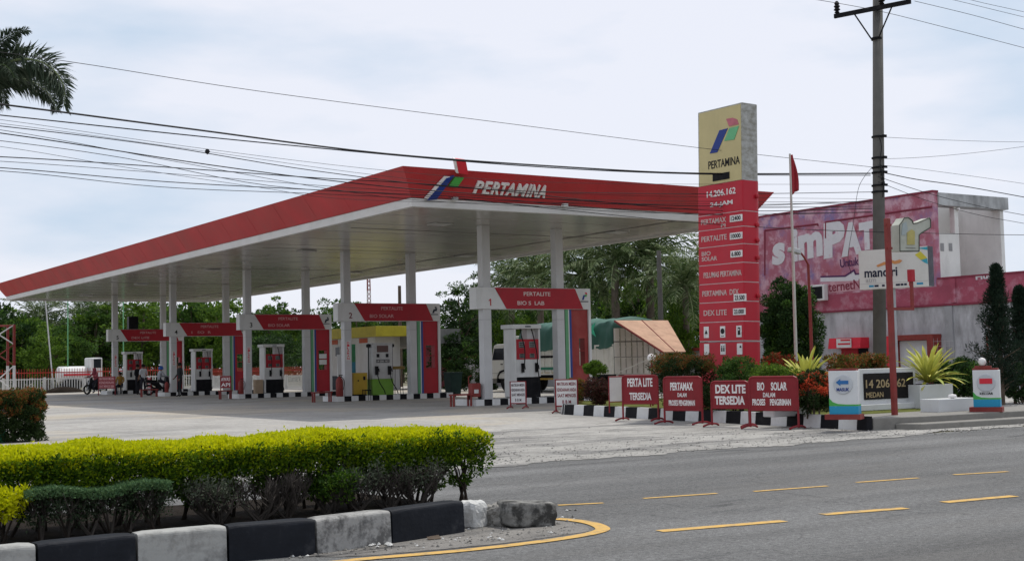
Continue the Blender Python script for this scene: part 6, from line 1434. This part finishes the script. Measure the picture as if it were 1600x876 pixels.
# white tank truck behind the fence
q = PY(135, 606, FB+2.2); t = thing('tank_truck', 'white tank truck with red stripe parked behind the back fence', 'truck', (q.x, q.y, 0)); wl_ = PY(168, 600, FB+2.2).x-PY(104, 600, FB+2.2).x
b = MB(); b.lathe((-.6, .9, 1.15), [(.4, -wl_*.42), (.58, -wl_*.38), (.58, wl_*.25), (.4, wl_*.29)], WHITE, 16, axis=0); b.build('tank', t, smooth=False)
b = MB(); b.box(-wl_*.52, wl_*.12, .28, .31, 1.1, 1.22, REDL); b.build('stripe', t)
b = MB(); b.box(wl_*.13, wl_*.42, .2, 1.9, .6, 2.3, WHITE); cbx = b.build('cab', t, bevel=.08); b = MB(); b.box(wl_*.2, wl_*.38, .185, .199, 1.6, 2.2, GLASS); b.build('window', cbx)
b = MB(); b.box(-wl_*.5, wl_*.42, .4, 1.7, .45, .62, BLACK); b.build('chassis', t)
for x in (-wl_*.4, -wl_*.25, wl_*.28): b = MB(); b.lathe((x, .35, .42), [(.2, -.12), (.42, -.12), (.42, .12), (.2, .12)], RUBBER, 16, axis=1); b.build('wheel', t)
b = MB(); b.lathe((0, 0, 0), [(1.0, 0), (.8, .18), (.45, .32), (.1, .38)], SOIL, 14); o = b.build('soil_heap', loc=tuple(PY(100, 612, FB-.6))); o.location.z = -.02; o.scale = (1.4, .6, 1.1); tag(o, 'low dark soil heap at the foot of the back fence', 'heap')

# ------------------------------------------------------------------ trees
def place(px, D): v = ray(px, 560); s = D/(v@YAWV); p = CAM+v*s; return Vector((p[0], p[1], 0))
def tr_px(kind, px, D, ytop, wpx_, label, seed, group='background trees', rz=0.0):
    return tree(kind, label, place(px, D), PD(px, ytop, D).z, wpx_/FPX*D, group, seed, rz)
tr_px('bright', 75, 96, 508, 62, 'round bright bush tree behind the left fence', 51)
tr_px('mid', 105, 99, 500, 70, 'green tree right behind the fence, beside the bright bush tree', 52)
tr_px('mid', 30, 112, 478, 130, 'broad green tree at the far left behind the lattice mast', 53)
tr_px('dark', -40, 110, 470, 150, 'dark tree cut by the left frame edge', 54)
tr_px('mid', 150, 118, 466, 120, 'tall green tree left of gate 5', 52, rz=2.0)
tr_px('bright', 225, 115, 452, 110, 'leafy tree seen over the beam of gate 5', 51, rz=1.1)
tr_px('mid', 300, 118, 448, 120, 'tree seen between gates 4 and 5', 53, rz=.7)
tr_px('bright', 352, 112, 450, 80, 'bright tree seen over gate 4', 51, rz=2.4)
tr_px('mid', 432, 100, 462, 100, 'round crowned tree left of the white house, seen over gate 3', 55)
tr_px('dark', 420, 92, 520, 100, 'dark undergrowth tree below the round crowned tree', 54, rz=.5)
tr_px('mid', 505, 108, 470, 70, 'small tree behind the yellow roof at left', 52, rz=3.0)
tr_px('mid', 560, 105, 465, 95, 'tree with sparse top between gates 3 and 2', 56)
tr_px('dark', 630, 100, 474, 90, 'dark low tree behind the shed', 54, rz=1.8)
tr_px('dark', 722, 74, 428, 100, 'large dark leaning tree left of gate 1', 57)
tr_px('dark', 706, 72, 520, 80, 'dark spreading lower tree left of gate 1 column', 58)
tr_px('mid', 770, 85, 430, 90, 'green tree behind the left column of gate 1', 53, rz=4.0)
tr_px('bright', 800, 78, 480, 70, 'bright low tree seen under the beam of gate 1', 51, rz=5.0)
tr_px('mid', 840, 90, 425, 80, 'green tree between the two columns of gate 1', 55, rz=2.0)
tr_px('dark', 905, 92, 440, 70, 'dark shaggy tree right of gate 1', 57, rz=2.5)
tr_px('dark', 985, 66, 470, 95, 'dark dense low tree below the palms', 58, rz=1.0)
tr_px('bright', 1000, 95, 402, 130, 'tall tree behind the palms', 51, rz=3.3)
tr_px('bright', 1062, 62, 474, 62, 'bright round bush tree beside the totem', 51, rz=.4)
tr_px('mid', 1078, 88, 385, 80, 'tall pale green tree just left of the totem', 55, rz=5.0)
tr_px('mid', 1120, 85, 420, 90, 'green tree mostly hidden by the totem', 52, rz=.9)
for k, (px, D, wp, yt) in enumerate(((-30, 135, 150, 490), (60, 138, 150, 488), (150, 136, 150, 484), (245, 138, 150, 470), (335, 135, 150, 470), (420, 138, 140, 480), (500, 135, 130, 492), (590, 138, 130, 488), (670, 130, 120, 490), (750, 120, 130, 470), (850, 115, 130, 440), (940, 112, 120, 425), (1030, 110, 130, 420))):
    tr_px(('mid', 'dark')[k % 2], px, D, yt, wp, ['tree in the far row, leftmost', 'second tree of the far row from the left', 'third tree of the far row from the left', 'far row tree behind gate 5', 'far row tree behind gate 4', 'far row tree behind gate 3', 'far row tree behind the white house', 'far row tree behind gate 2', 'far row tree behind the shed', 'far row tree behind gate 1', 'far row tree behind the truck cab', 'far row tree behind the truck tarpaulin', 'far row tree behind the palms'][k], (53, 54)[k % 2], rz=k*1.3)
for k, (px, D, yt, L, lb) in enumerate(((912, 68, 432, 3.6, 'oil palm with drooping fronds just right of gate 1'), (965, 65, 412, 3.9, 'broad oil palm in the middle of the palm group'), (1020, 66, 404, 3.8, 'oil palm behind the grey concrete pole'), (1074, 62, 446, 3.0, 'low oil palm beside the totem'), (845, 74, 436, 3.4, 'oil palm between the columns of gate 1'), (800, 78, 442, 3.4, 'oil palm behind the left column of gate 1'))):
    zt = PD(px, yt, D).z; palm(lb, place(px, D), zt, L, 70+k % 2, rz=k*1.1, group='oil palms', n=38)
for k, (px, D, yt, L, lb) in enumerate(((60, 122, 488, 4.2, 'coconut palm at far left under the canopy edge'), (130, 124, 486, 4.2, 'coconut palm behind the green tree at far left'), (165, 120, 490, 3.6, 'palm with upright banana-like leaves at far left'))):
    palm(lb, place(px, D), PD(px, yt, D).z*.9, L, 72, rz=k*2.0, group='palms at far left')
ud = []; rng = np.random.default_rng(77)
for k in range(900):
    px = rng.uniform(-120, 1150); p = place(px, 122+rng.uniform(-4, 10)); ud.append((p.x, p.y, rng.uniform(.1, 4.2)))
leaf_u = leaf_obj('undergrowth', clumps(ud, rng.uniform(.6, 1.1, 900), 60, .34, rng), LG3); tag(leaf_u, 'dense dark undergrowth far behind the station', 'undergrowth', kind='stuff')
# big dark round tree beside the totem and the conifers at the right edge
t = shrub('tree', 'dense dark rounded tree in front of the mural wall', 'tree', at(1236, 35.8, 0), wpx(47, 35.8), .95, PD(1236, 418, 35.8).z, [('crown', LG3, 1, .04, 1), ('light_leaves', LG1, .35, .3, 1.02)], 59, .075, 130, 190, stems=False)
mb = MB(); mb.tube([(0, 0, -.1), (.04, 0, 1.0), (0, .03, 2.2)], [.12, .1, .05], BARK, 8); mb.build('trunk', t)
shrub('dark_tree_skirt', 'dark leafy bush at the foot of the rounded dark tree', 'bush', at(1232, 36.0, 0), wpx(46, 36), .8, 1.9, [('foliage', LG3, 1, .05, 1)], 61, .07, 110, 90)
CON = leafmat('conifer_sprays', [(.010, .022, .014), (.018, .034, .02), (.028, .048, .028)], .1, .6)
def juniper(label, loc, h, w, seed):
    t = thing('juniper', label, 'conifer', loc); rng = np.random.default_rng(seed); r = random.Random(seed); mb = MB(); mb.tube([(0, 0, -.1), (.03, 0, h*.5), (0, 0, h*.93)], [.09, .06, .015], BARK, 8); cs, rs = [], []
    for i in range(62):
        f = (i/62)**.9; z = h*(.10+.86*f); az = i*2.4+r.uniform(-.4, .4); R_ = w/2*(1-f)**.75*r.uniform(.35, 1.15)*(1.15 if f < .5 else 1)
        e = Vector((math.cos(az)*R_, math.sin(az)*R_, z+R_*.35)); mb.tube([(0, 0, z-.1), e*.6+Vector((0, 0, z*.36)), e], [.03, .02, .006], BARK, 4)
        for k in range(5):
            s_ = .35+.65*k/4; cs.append((e.x*s_, e.y*s_, z+R_*.35*s_+.04)); rs.append(.11+.10*(1-f)*w*.6*(.7+.3*k/4))
    cs.append((0.03, 0, h*.97)); rs.append(.09); cs.append((-.05, 0, h*.91)); rs.append(.12)
    mb.build('trunk', t); leaf_obj('crown', clumps(cs, rs, 70, .075, rng, up=.9, jit=.35, aspect=.28), CON, t); return t
D3 = 33.5
juniper('twisted dark juniper with pointed top at the right edge', place(1562, D3), PD(1560, 411, D3).z, wpx(78, D3), 81)
juniper('dark juniper partly cut by the right frame edge', place(1597, 35), PD(1597, 446, 35).z, wpx(64, 35), 82)
shrub('dark_bush', 'dark low bush at the right frame edge under the junipers', 'bush', at(1588, 34, 0), wpx(24, 34), .5, PD(1590, 568, 34).z, [('foliage', LG3, 1, .05, 1)], 83, .06, 90, 60)
# foxtail palm at the top left, its trunk outside the frame
pl = place(-48, 24.0); zt = PD(-48, 128, 24).z
PLUME = leafmat('foxtail_leaflets', [(.028, .045, .026), (.05, .075, .045), (.09, .115, .08), (.035, .055, .03)], .15, .35)
def foxtail():
    t = thing('palm_tree', 'foxtail palm whose bushy frond arches in at the top left', 'palm tree', (pl.x, pl.y, 0)); rng = random.Random(4)
    mb = MB(); mb.tube([(0, 0, -.1), (0, 0, zt*.5), (0, 0, zt-.2)], [.17, .14, .11], PALMT, 12); mb.build('trunk', t, smooth=True)
    rb = MB(); lv = []; rgt = math.atan2(_R0[1], _R0[0])
    for (da, el, L, dr) in ((-.15, .90, 2.65, 3.0), (-.1, 1.3, 1.7, 1.3), (-.6, .9, 1.6, 2.2), (.5, .75, 1.9, 2.4), (-.9, 1.15, 1.8, 1.8), (1.6, .95, 2.2, 2.4), (.3, 1.2, 1.35, 1.5), (.9, 1.0, 1.5, 1.9), (-1.5, .9, 2.2, 2.4), (3.0, .7, 2.3, 2.5), (2.3, .5, 2.2, 2.2), (-2.3, .5, 2.2, 2.2), (3.6, 1.2, 1.9, 2)):
        frond(rb, L, rgt+da, el, dr, rng, lv, leaf=.21, width=.045, npair=150, base=(0, 0, zt-.25), mat_=LGP, plume=True)
    rb.build('frond_ribs', t); leaf_obj('fronds', np.array([tuple(v) for v in lv]), PLUME, t)
foxtail()

# ------------------------------------------------------------------ people and motorbikes
SKIN = mat('skin', (.22, .11, .07), .6, .06, 6)
HAIR = mat('black_hair', (.012, .010, .009), .6, .1, 6)
def cloth(n, c): return mat(n, c, .85, .12, 8)
JOINTS = ('pelvis', 'waist', 'chest', 'neck', 'head', 'crown', 'shoL', 'elbL', 'wriL', 'hanL', 'shoR', 'elbR', 'wriR', 'hanR', 'hipL', 'kneL', 'ankL', 'toeL', 'hipR', 'kneR', 'ankR', 'toeR')
BONES = (('pelvis', 'waist', 's'), ('waist', 'chest', 's'), ('chest', 'neck', 's'), ('neck', 'head', 'h'), ('head', 'crown', 'h'), ('chest', 'shoL', 's'), ('shoL', 'elbL', 's'), ('elbL', 'wriL', 'a'), ('wriL', 'hanL', 'h'), ('chest', 'shoR', 's'), ('shoR', 'elbR', 's'), ('elbR', 'wriR', 'a'), ('wriR', 'hanR', 'h'),
         ('pelvis', 'hipL', 't'), ('hipL', 'kneL', 't'), ('kneL', 'ankL', 't'), ('ankL', 'toeL', 'f'), ('pelvis', 'hipR', 't'), ('hipR', 'kneR', 't'), ('kneR', 'ankR', 't'), ('ankR', 'toeR', 'f'))
RAD = dict(pelvis=.135, waist=.125, chest=.15, neck=.055, head=.085, crown=.075, sho=.062, elb=.043, wri=.03, han=.03, hip=.09, kne=.06, ank=.042, toe=.035)
# local frame: facing -y, x to the person's left is +x
STAND = dict(pelvis=(0, 0, .93), waist=(0, .01, 1.08), chest=(0, 0, 1.30), neck=(0, .0, 1.45), head=(0, -.02, 1.56), crown=(0, 0, 1.64), shoL=(.18, 0, 1.39), elbL=(.24, .02, 1.12), wriL=(.22, -.12, .90), hanL=(.21, -.16, .83), shoR=(-.18, 0, 1.39), elbR=(-.24, .02, 1.12), wriR=(-.20, -.16, .95), hanR=(-.19, -.22, .90),
             hipL=(.09, 0, .88), kneL=(.10, -.02, .48), ankL=(.11, .02, .09), toeL=(.12, -.13, .04), hipR=(-.09, 0, .88), kneR=(-.10, -.02, .48), ankR=(-.11, .02, .09), toeR=(-.12, -.13, .04))
RIDE = dict(pelvis=(0, .05, .80), waist=(0, .05, .95), chest=(0, -.02, 1.16), neck=(0, -.05, 1.30), head=(0, -.08, 1.41), crown=(0, -.06, 1.49), shoL=(.17, -.02, 1.24), elbL=(.26, -.2, 1.02), wriL=(.27, -.45, 1.0), hanL=(.27, -.52, 1.0), shoR=(-.17, -.02, 1.24), elbR=(-.26, -.2, 1.02), wriR=(-.27, -.45, 1.0), hanR=(-.27, -.52, 1.0),
            hipL=(.10, 0, .77), kneL=(.17, -.40, .62), ankL=(.2, -.25, .16), toeL=(.2, -.42, .09), hipR=(-.10, 0, .77), kneR=(-.17, -.40, .62), ankR=(-.2, -.25, .16), toeR=(-.2, -.42, .09))
SIT = dict(RIDE); SIT.update(pelvis=(0, .02, .52), waist=(0, .04, .68), chest=(0, .0, .90), neck=(0, -.02, 1.05), head=(0, -.05, 1.16), crown=(0, -.04, 1.24), shoL=(.17, 0, 1.0), elbL=(.22, -.06, .74), wriL=(.15, -.28, .66), hanL=(.13, -.35, .66), shoR=(-.17, 0, 1.0), elbR=(-.22, -.06, .74), wriR=(-.15, -.28, .66), hanR=(-.13, -.35, .66),
           hipL=(.10, 0, .50), kneL=(.13, -.42, .48), ankL=(.13, -.40, .09), toeL=(.13, -.54, .04), hipR=(-.10, 0, .50), kneR=(-.13, -.42, .48), ankR=(-.13, -.40, .09), toeR=(-.13, -.54, .04))
def person(pose, loc, rz, label, shirt, trousers, shoes=BLACKP, sleeves=True, hair=HAIR, helmet=None, scarf=None, extra=None):
    J = dict(pose)
    if extra: J.update(extra)
    me = bpy.data.meshes.new('body'); ids = {j: i for i, j in enumerate(JOINTS)}
    me.from_pydata([J[j] for j in JOINTS], [(ids[a], ids[b_]) for a, b_, _ in BONES], [])
    o = bpy.data.objects.new('body', me); COL.objects.link(o); o.modifiers.new('skin', 'SKIN'); o.modifiers.new('sub', 'SUBSURF').levels = 1
    for j in JOINTS:
        r = RAD[j.rstrip('LR') if j not in RAD else j]; me.skin_vertices[0].data[ids[j]].radius = (r, r*.8 if j in ('chest', 'waist', 'pelvis') else r)
        me.skin_vertices[0].data[ids[j]].use_root = (j == 'pelvis')
    dg = bpy.context.evaluated_depsgraph_get(); dg.update(); m2 = bpy.data.meshes.new_from_object(o.evaluated_get(dg)); bpy.data.objects.remove(o)
    mats = {'s': shirt, 'a': shirt if sleeves else SKIN, 'h': SKIN, 't': trousers, 'f': shoes}; names = list(mats)
    VV = [v.co.copy() for v in m2.vertices]; mb = MB()
    FF = {k: [] for k in names}
    for p in m2.polygons:
        c = p.center; best = min(BONES, key=lambda B_: (lambda a, d: (c-(a+d*max(0, min(1, (c-a).dot(d)/max(d.length_squared, 1e-6))))).length)(Vector(J[B_[0]]), Vector(J[B_[1]])-Vector(J[B_[0]])))
        FF[best[2]].append(tuple(p.vertices))
    bme = bpy.data.meshes.new('body'); fl_, mi_ = [], []
    for k in names:
        fl_ += FF[k]; mi_ += [names.index(k)]*len(FF[k])
    # hands: five separate bent fingers on each palm; face: nose, eyes and ears
    def chain(pts, rad, n=5):
        q = MB(); q.tube(pts, rad, SKIN, n); base = len(VV); VV.extend(Vector(v) for v in q.v); fl_.extend(tuple(i+base for i in f) for f in q.f); mi_.extend([names.index('h')]*len(q.f))
    for s_ in 'LR':
        h, w = Vector(J['han'+s_]), Vector(J['wri'+s_]); d = (h-w).normalized(); sd = d.orthogonal().normalized(); up = d.cross(sd)
        for k, ln in enumerate((.062, .072, .068, .055)):
            b0 = h+sd*(.028-.019*k); chain([b0, b0+d*ln*.55-up*.006, b0+d*ln*.85-up*.03], [.0095, .0085, .006])
        b0 = w.lerp(h, .5)+sd*.03; chain([b0, b0+sd*.025+d*.025, b0+sd*.02+d*.055-up*.01], [.011, .010, .007])
    hd = Vector(J['head']); fwd = Vector((0, -1, 0))
    chain([hd+Vector((0, -.078, .03)), hd+Vector((0, -.105, -.005)), hd+Vector((0, -.08, -.018))], [.008, .013, .008])
    for sx in (-1, 1): chain([hd+Vector((sx*.083, .0, .03)), hd+Vector((sx*.097, .01, .0)), hd+Vector((sx*.083, .0, -.03))], [.008, .014, .008])
    nf0 = len(fl_)
    bme.from_pydata([tuple(v) for v in VV], [], fl_)
    for k in names: bme.materials.append(mats[k])
    bme.materials.append(HAIR)
    bme.polygons.foreach_set('material_index', mi_); bme.polygons.foreach_set('use_smooth', [True]*len(fl_)); bme.update(); bpy.data.meshes.remove(m2)
    t = thing('person', label, 'person', loc, rz); bo_ = bpy.data.objects.new('body', bme); COL.objects.link(bo_); bo_.parent = t
    e = MB()
    for sx in (-1, 1): e.lathe(hd+Vector((sx*.032, -.08, .025)), [(.004, -.006), (.011, -.002), (.011, .003), (.004, .006)], HAIR, 8, axis=1)
    e.box(hd.x-.022, hd.x+.022, hd.y-.087, hd.y-.080, hd.z-.048, hd.z-.040, mat('lips', (.2, .06, .05), .6)); e.build('face', t)
    hm = MB(); prof = [(.02, .155), (.07, .14), (.105, .09), (.115, .03), (.108, -.02)]
    c = Vector(hd)+Vector((0, .015, 0))
    if helmet: hm.lathe(c, [(r*1.18, z*1.12-.01) for r, z in prof][::-1], helmet, 16); hm.build('helmet', t, smooth=True)
    elif scarf: hm.lathe(c+Vector((0, .005, 0)), [(.16, -.22), (.135, -.12), (.11, -.02), (.115, .04), (.10, .10), (.06, .145), (.01, .155)], scarf, 16); hm.build('headscarf', t, smooth=True)
    else: hm.lathe(c+Vector((0, .012, .01)), [(.098, -.03), (.104, .03), (.092, .085), (.06, .12), (.01, .133)], hair, 14); hm.build('hair', t, smooth=True)
    return t
def motorbike(loc, rz, label, colr):
    t = thing('motorbike', label, 'motorbike', loc, rz)
    for y in (-.62, .62):
        w = MB(); ring = [(math.cos(a)*.25, math.sin(a)*.25) for a in np.linspace(0, 2*math.pi, 21)]; w.tube([(0, y+p[0], .3+p[1]) for p in ring], .05, RUBBER, 8, caps=False); wo_ = w.build('wheel', t)
        w = MB(); w.lathe((0, y, .3), [(.02, -.05), (.06, -.05), (.06, .05), (.02, .05)], STEEL, 10, axis=0)
        for k in range(6): a = k*1.047; w.tube([(0, y, .3), (0, y+.22*math.cos(a), .3+.22*math.sin(a))], .012, STEEL, 4)
        w.build('rim', wo_)
    b = MB(); b.prism([(-.50, .42), (-.42, .95), (-.34, .95), (-.25, .42), (.05, .34), (.12, .55), (.72, .68), (.86, .80), (.80, .86), (.1, .72), (-.02, .48), (-.2, .35), (-.35, .30)], (-.12, 0, 0), (0, 1, 0), UP, (1, 0, 0), .24, colr); b.build('fairing', t, bevel=.03)
    b = MB(); b.prism([(.02, .74), (.08, .80), (.75, .86), (.80, .80), (.7, .75)], (-.13, 0, 0), (0, 1, 0), UP, (1, 0, 0), .26, BLACKP); b.build('seat', t, bevel=.03)
    b = MB(); b.tube([(0, -.62, .3), (0, -.45, .8), (0, -.38, 1.0)], .035, STEEL, 8); b.build('fork', t)
    b = MB(); b.tube(smooth_pts([(-.33, -.3, 1.03), (-.15, -.38, 1.0), (.15, -.38, 1.0), (.33, -.3, 1.03)], 3), .018, BLACKP, 6); b.build('handlebar', t)
    b = MB(); b.lathe((0, -.52, .9), [(.02, -.03), (.07, -.02), (.085, .03), (.05, .06)], WLET, 12, axis=1); b.build('headlight', t)
    b = MB(); b.box(-.17, .17, -.02, .45, .25, .45, BLACKP); b.tube([(.16, .1, .28), (.17, .75, .35)], .05, STEEL, 8); b.build('engine', t); return t
def gz(px, py): q = G(px, py); return Vector((q.x, q.y, 0))
q = gz(149, 615.5); motorbike(q, math.radians(-62), 'black scooter with a rider in pink at far left of the forecourt', mat('bike_black', (.02, .02, .022), .35))
person(RIDE, q, math.radians(-62), 'person in pink red jacket and headscarf sitting on the far left scooter', cloth('pink_jacket', (.36, .08, .10)), cloth('dark_trousers', (.03, .03, .04)), scarf=cloth('maroon_scarf', (.25, .05, .07)))
q = gz(250, 617); motorbike(q, math.radians(95), 'black scooter waiting beside the pump under gate 5', mat('bike_black', (.02, .02, .022), .35))
person(RIDE, q, math.radians(95), 'person in grey jacket and blue helmet sitting on a scooter', cloth('grey_jacket', (.34, .35, .38)), cloth('dark_trousers', (.03, .03, .04)), helmet=mat('blue_helmet', (.03, .10, .38), .3))
q = gz(188, 615.8); person(SIT, q, math.radians(-30), 'person in ochre shirt sitting on a stool beside the farthest pump', cloth('ochre_shirt', (.30, .17, .03)), cloth('dark_trousers', (.03, .03, .04)))
b = MB(); b.lathe((0, 0, .40), [(.17, 0), (.18, .03), (.16, .05)], BLACKP, 14); so_ = thing('stool', 'plain stool under the person in ochre shirt', 'stool', q); b.build('seat', so_)
for k in range(4): a = k*1.57+.78; b = MB(); b.tube([(.12*math.cos(a), .12*math.sin(a), .4), (.16*math.cos(a), .16*math.sin(a), 0)], .015, BLACKP, 5); b.build('leg', so_)
person(STAND, gz(215, 616.5), math.radians(40), 'person in black clothes standing at the farthest pump', cloth('black_shirt', (.015, .015, .018)), cloth('black_trousers', (.02, .02, .024)))
person(STAND, gz(224, 616.8), math.radians(200), 'person with white shirt and dark trousers standing at the farthest pump', cloth('white_shirt', (.55, .56, .58)), cloth('dark_trousers', (.03, .03, .04)), sleeves=False)
person(STAND, gz(281, 619.5), math.radians(-80), 'attendant in dark uniform standing between gates 4 and 5', cloth('dark_uniform', (.025, .028, .03)), cloth('black_trousers', (.02, .02, .024)))
person(STAND, (1.05, ISL[1]+1.75, 0), math.radians(70), 'person in dark shirt half hidden behind the yellow cabinet', cloth('maroon_shirt', (.10, .02, .03)), cloth('dark_trousers', (.03, .03, .04)))
def small_board(px0, px1, yt, yb, yg, label, m, rows, lm):
    A, B_ = gz(px0, yg), gz(px1, yg); D = D_of((A+B_)/2); t = thing('notice_board', label, 'notice board', (A+B_)/2, math.atan2((B_-A).y, (B_-A).x)); W_ = (B_-A).length; zt, zb = PD(px0, yt, D).z, PD(px0, yb, D).z
    b = MB(); b.box(-W_/2, W_/2, -.01, .01, zb, zt, m); b.build('panel', t)
    for s_ in (-1, 1): b = MB(); b.tube([(s_*W_/2, 0, 0), (s_*W_/2, 0, zt)], .025, MAROON, 6); b.build('leg', t)
    b = MB()
    for k, s in enumerate(rows): b.text(s, (0, -.0105, zt-(zt-zb)*(k+.6)/(len(rows)+.2)), W_*.86, (zt-zb)*.6/len(rows), RT, UP, lm, .004, .01)
    b.build('lettering', t)
small_board(154, 180, 588, 607, 617, 'small red board with faint white lines beside the far left scooter', MAROON, ['MATIKAN MESIN', 'KENDARAAN', 'SAAT MENGISI BBM'], GL)
small_board(231, 236, 588, 607, 617.5, 'tiny white board with red lines left of the blue helmet rider', WHITE, ['BBM', 'BBM', 'BBM'], REDL)
small_board(345, 361, 587, 606, 622, 'small red notice board at the right end of the island numbered 4', MAROON, ['AWAS', 'API'], WLET)

# ------------------------------------------------------------------ small extras
b = MB(); b.box(-.28, .28, -.2, .2, 0, .75, BLACKP); b.box(-.24, .24, -.212, -.201, .05, .7, BLACK); o = b.build('loudspeaker', bevel=.02); o.location = (1.62, ISL[4]+.25, GZ1+.005); tag(o, 'black loudspeaker box standing on the beam of gate 5', 'loudspeaker')
q = G(1385, 668); rng = np.random.default_rng(91); n = 700; P = np.stack([rng.normal(0, .22, n), rng.normal(0, .09, n), np.zeros(n)], 1); N = np.stack([rng.normal(0, .5, n), rng.normal(0, .5, n), np.ones(n)], 1)
wd_ = leaf_obj('weeds', leaf_arrays(P, N, .14, .2, .09, 0, rng), leafmat('dry_grass', [(.10, .12, .035), (.18, .17, .06), (.07, .10, .025)], .3)); wd_.location = (q.x, q.y+.05, .0); tag(wd_, 'tuft of dry weeds at the end of the striped kerb', 'weeds', kind='stuff')
for px, D, w_, lb in ((716, 64, 46, 'low dark hedge before the grey boundary wall, left of gate 1'), (760, 66, 30, 'low dark hedge seen just left of the truck cab')):
    shrub('low_hedge', lb, 'hedge', at(px, D, 0), wpx(w_/2, D), .5, .95, [('foliage', LDK, 1, .05, 1)], int(px), .09, 60, 60, boxy=True)
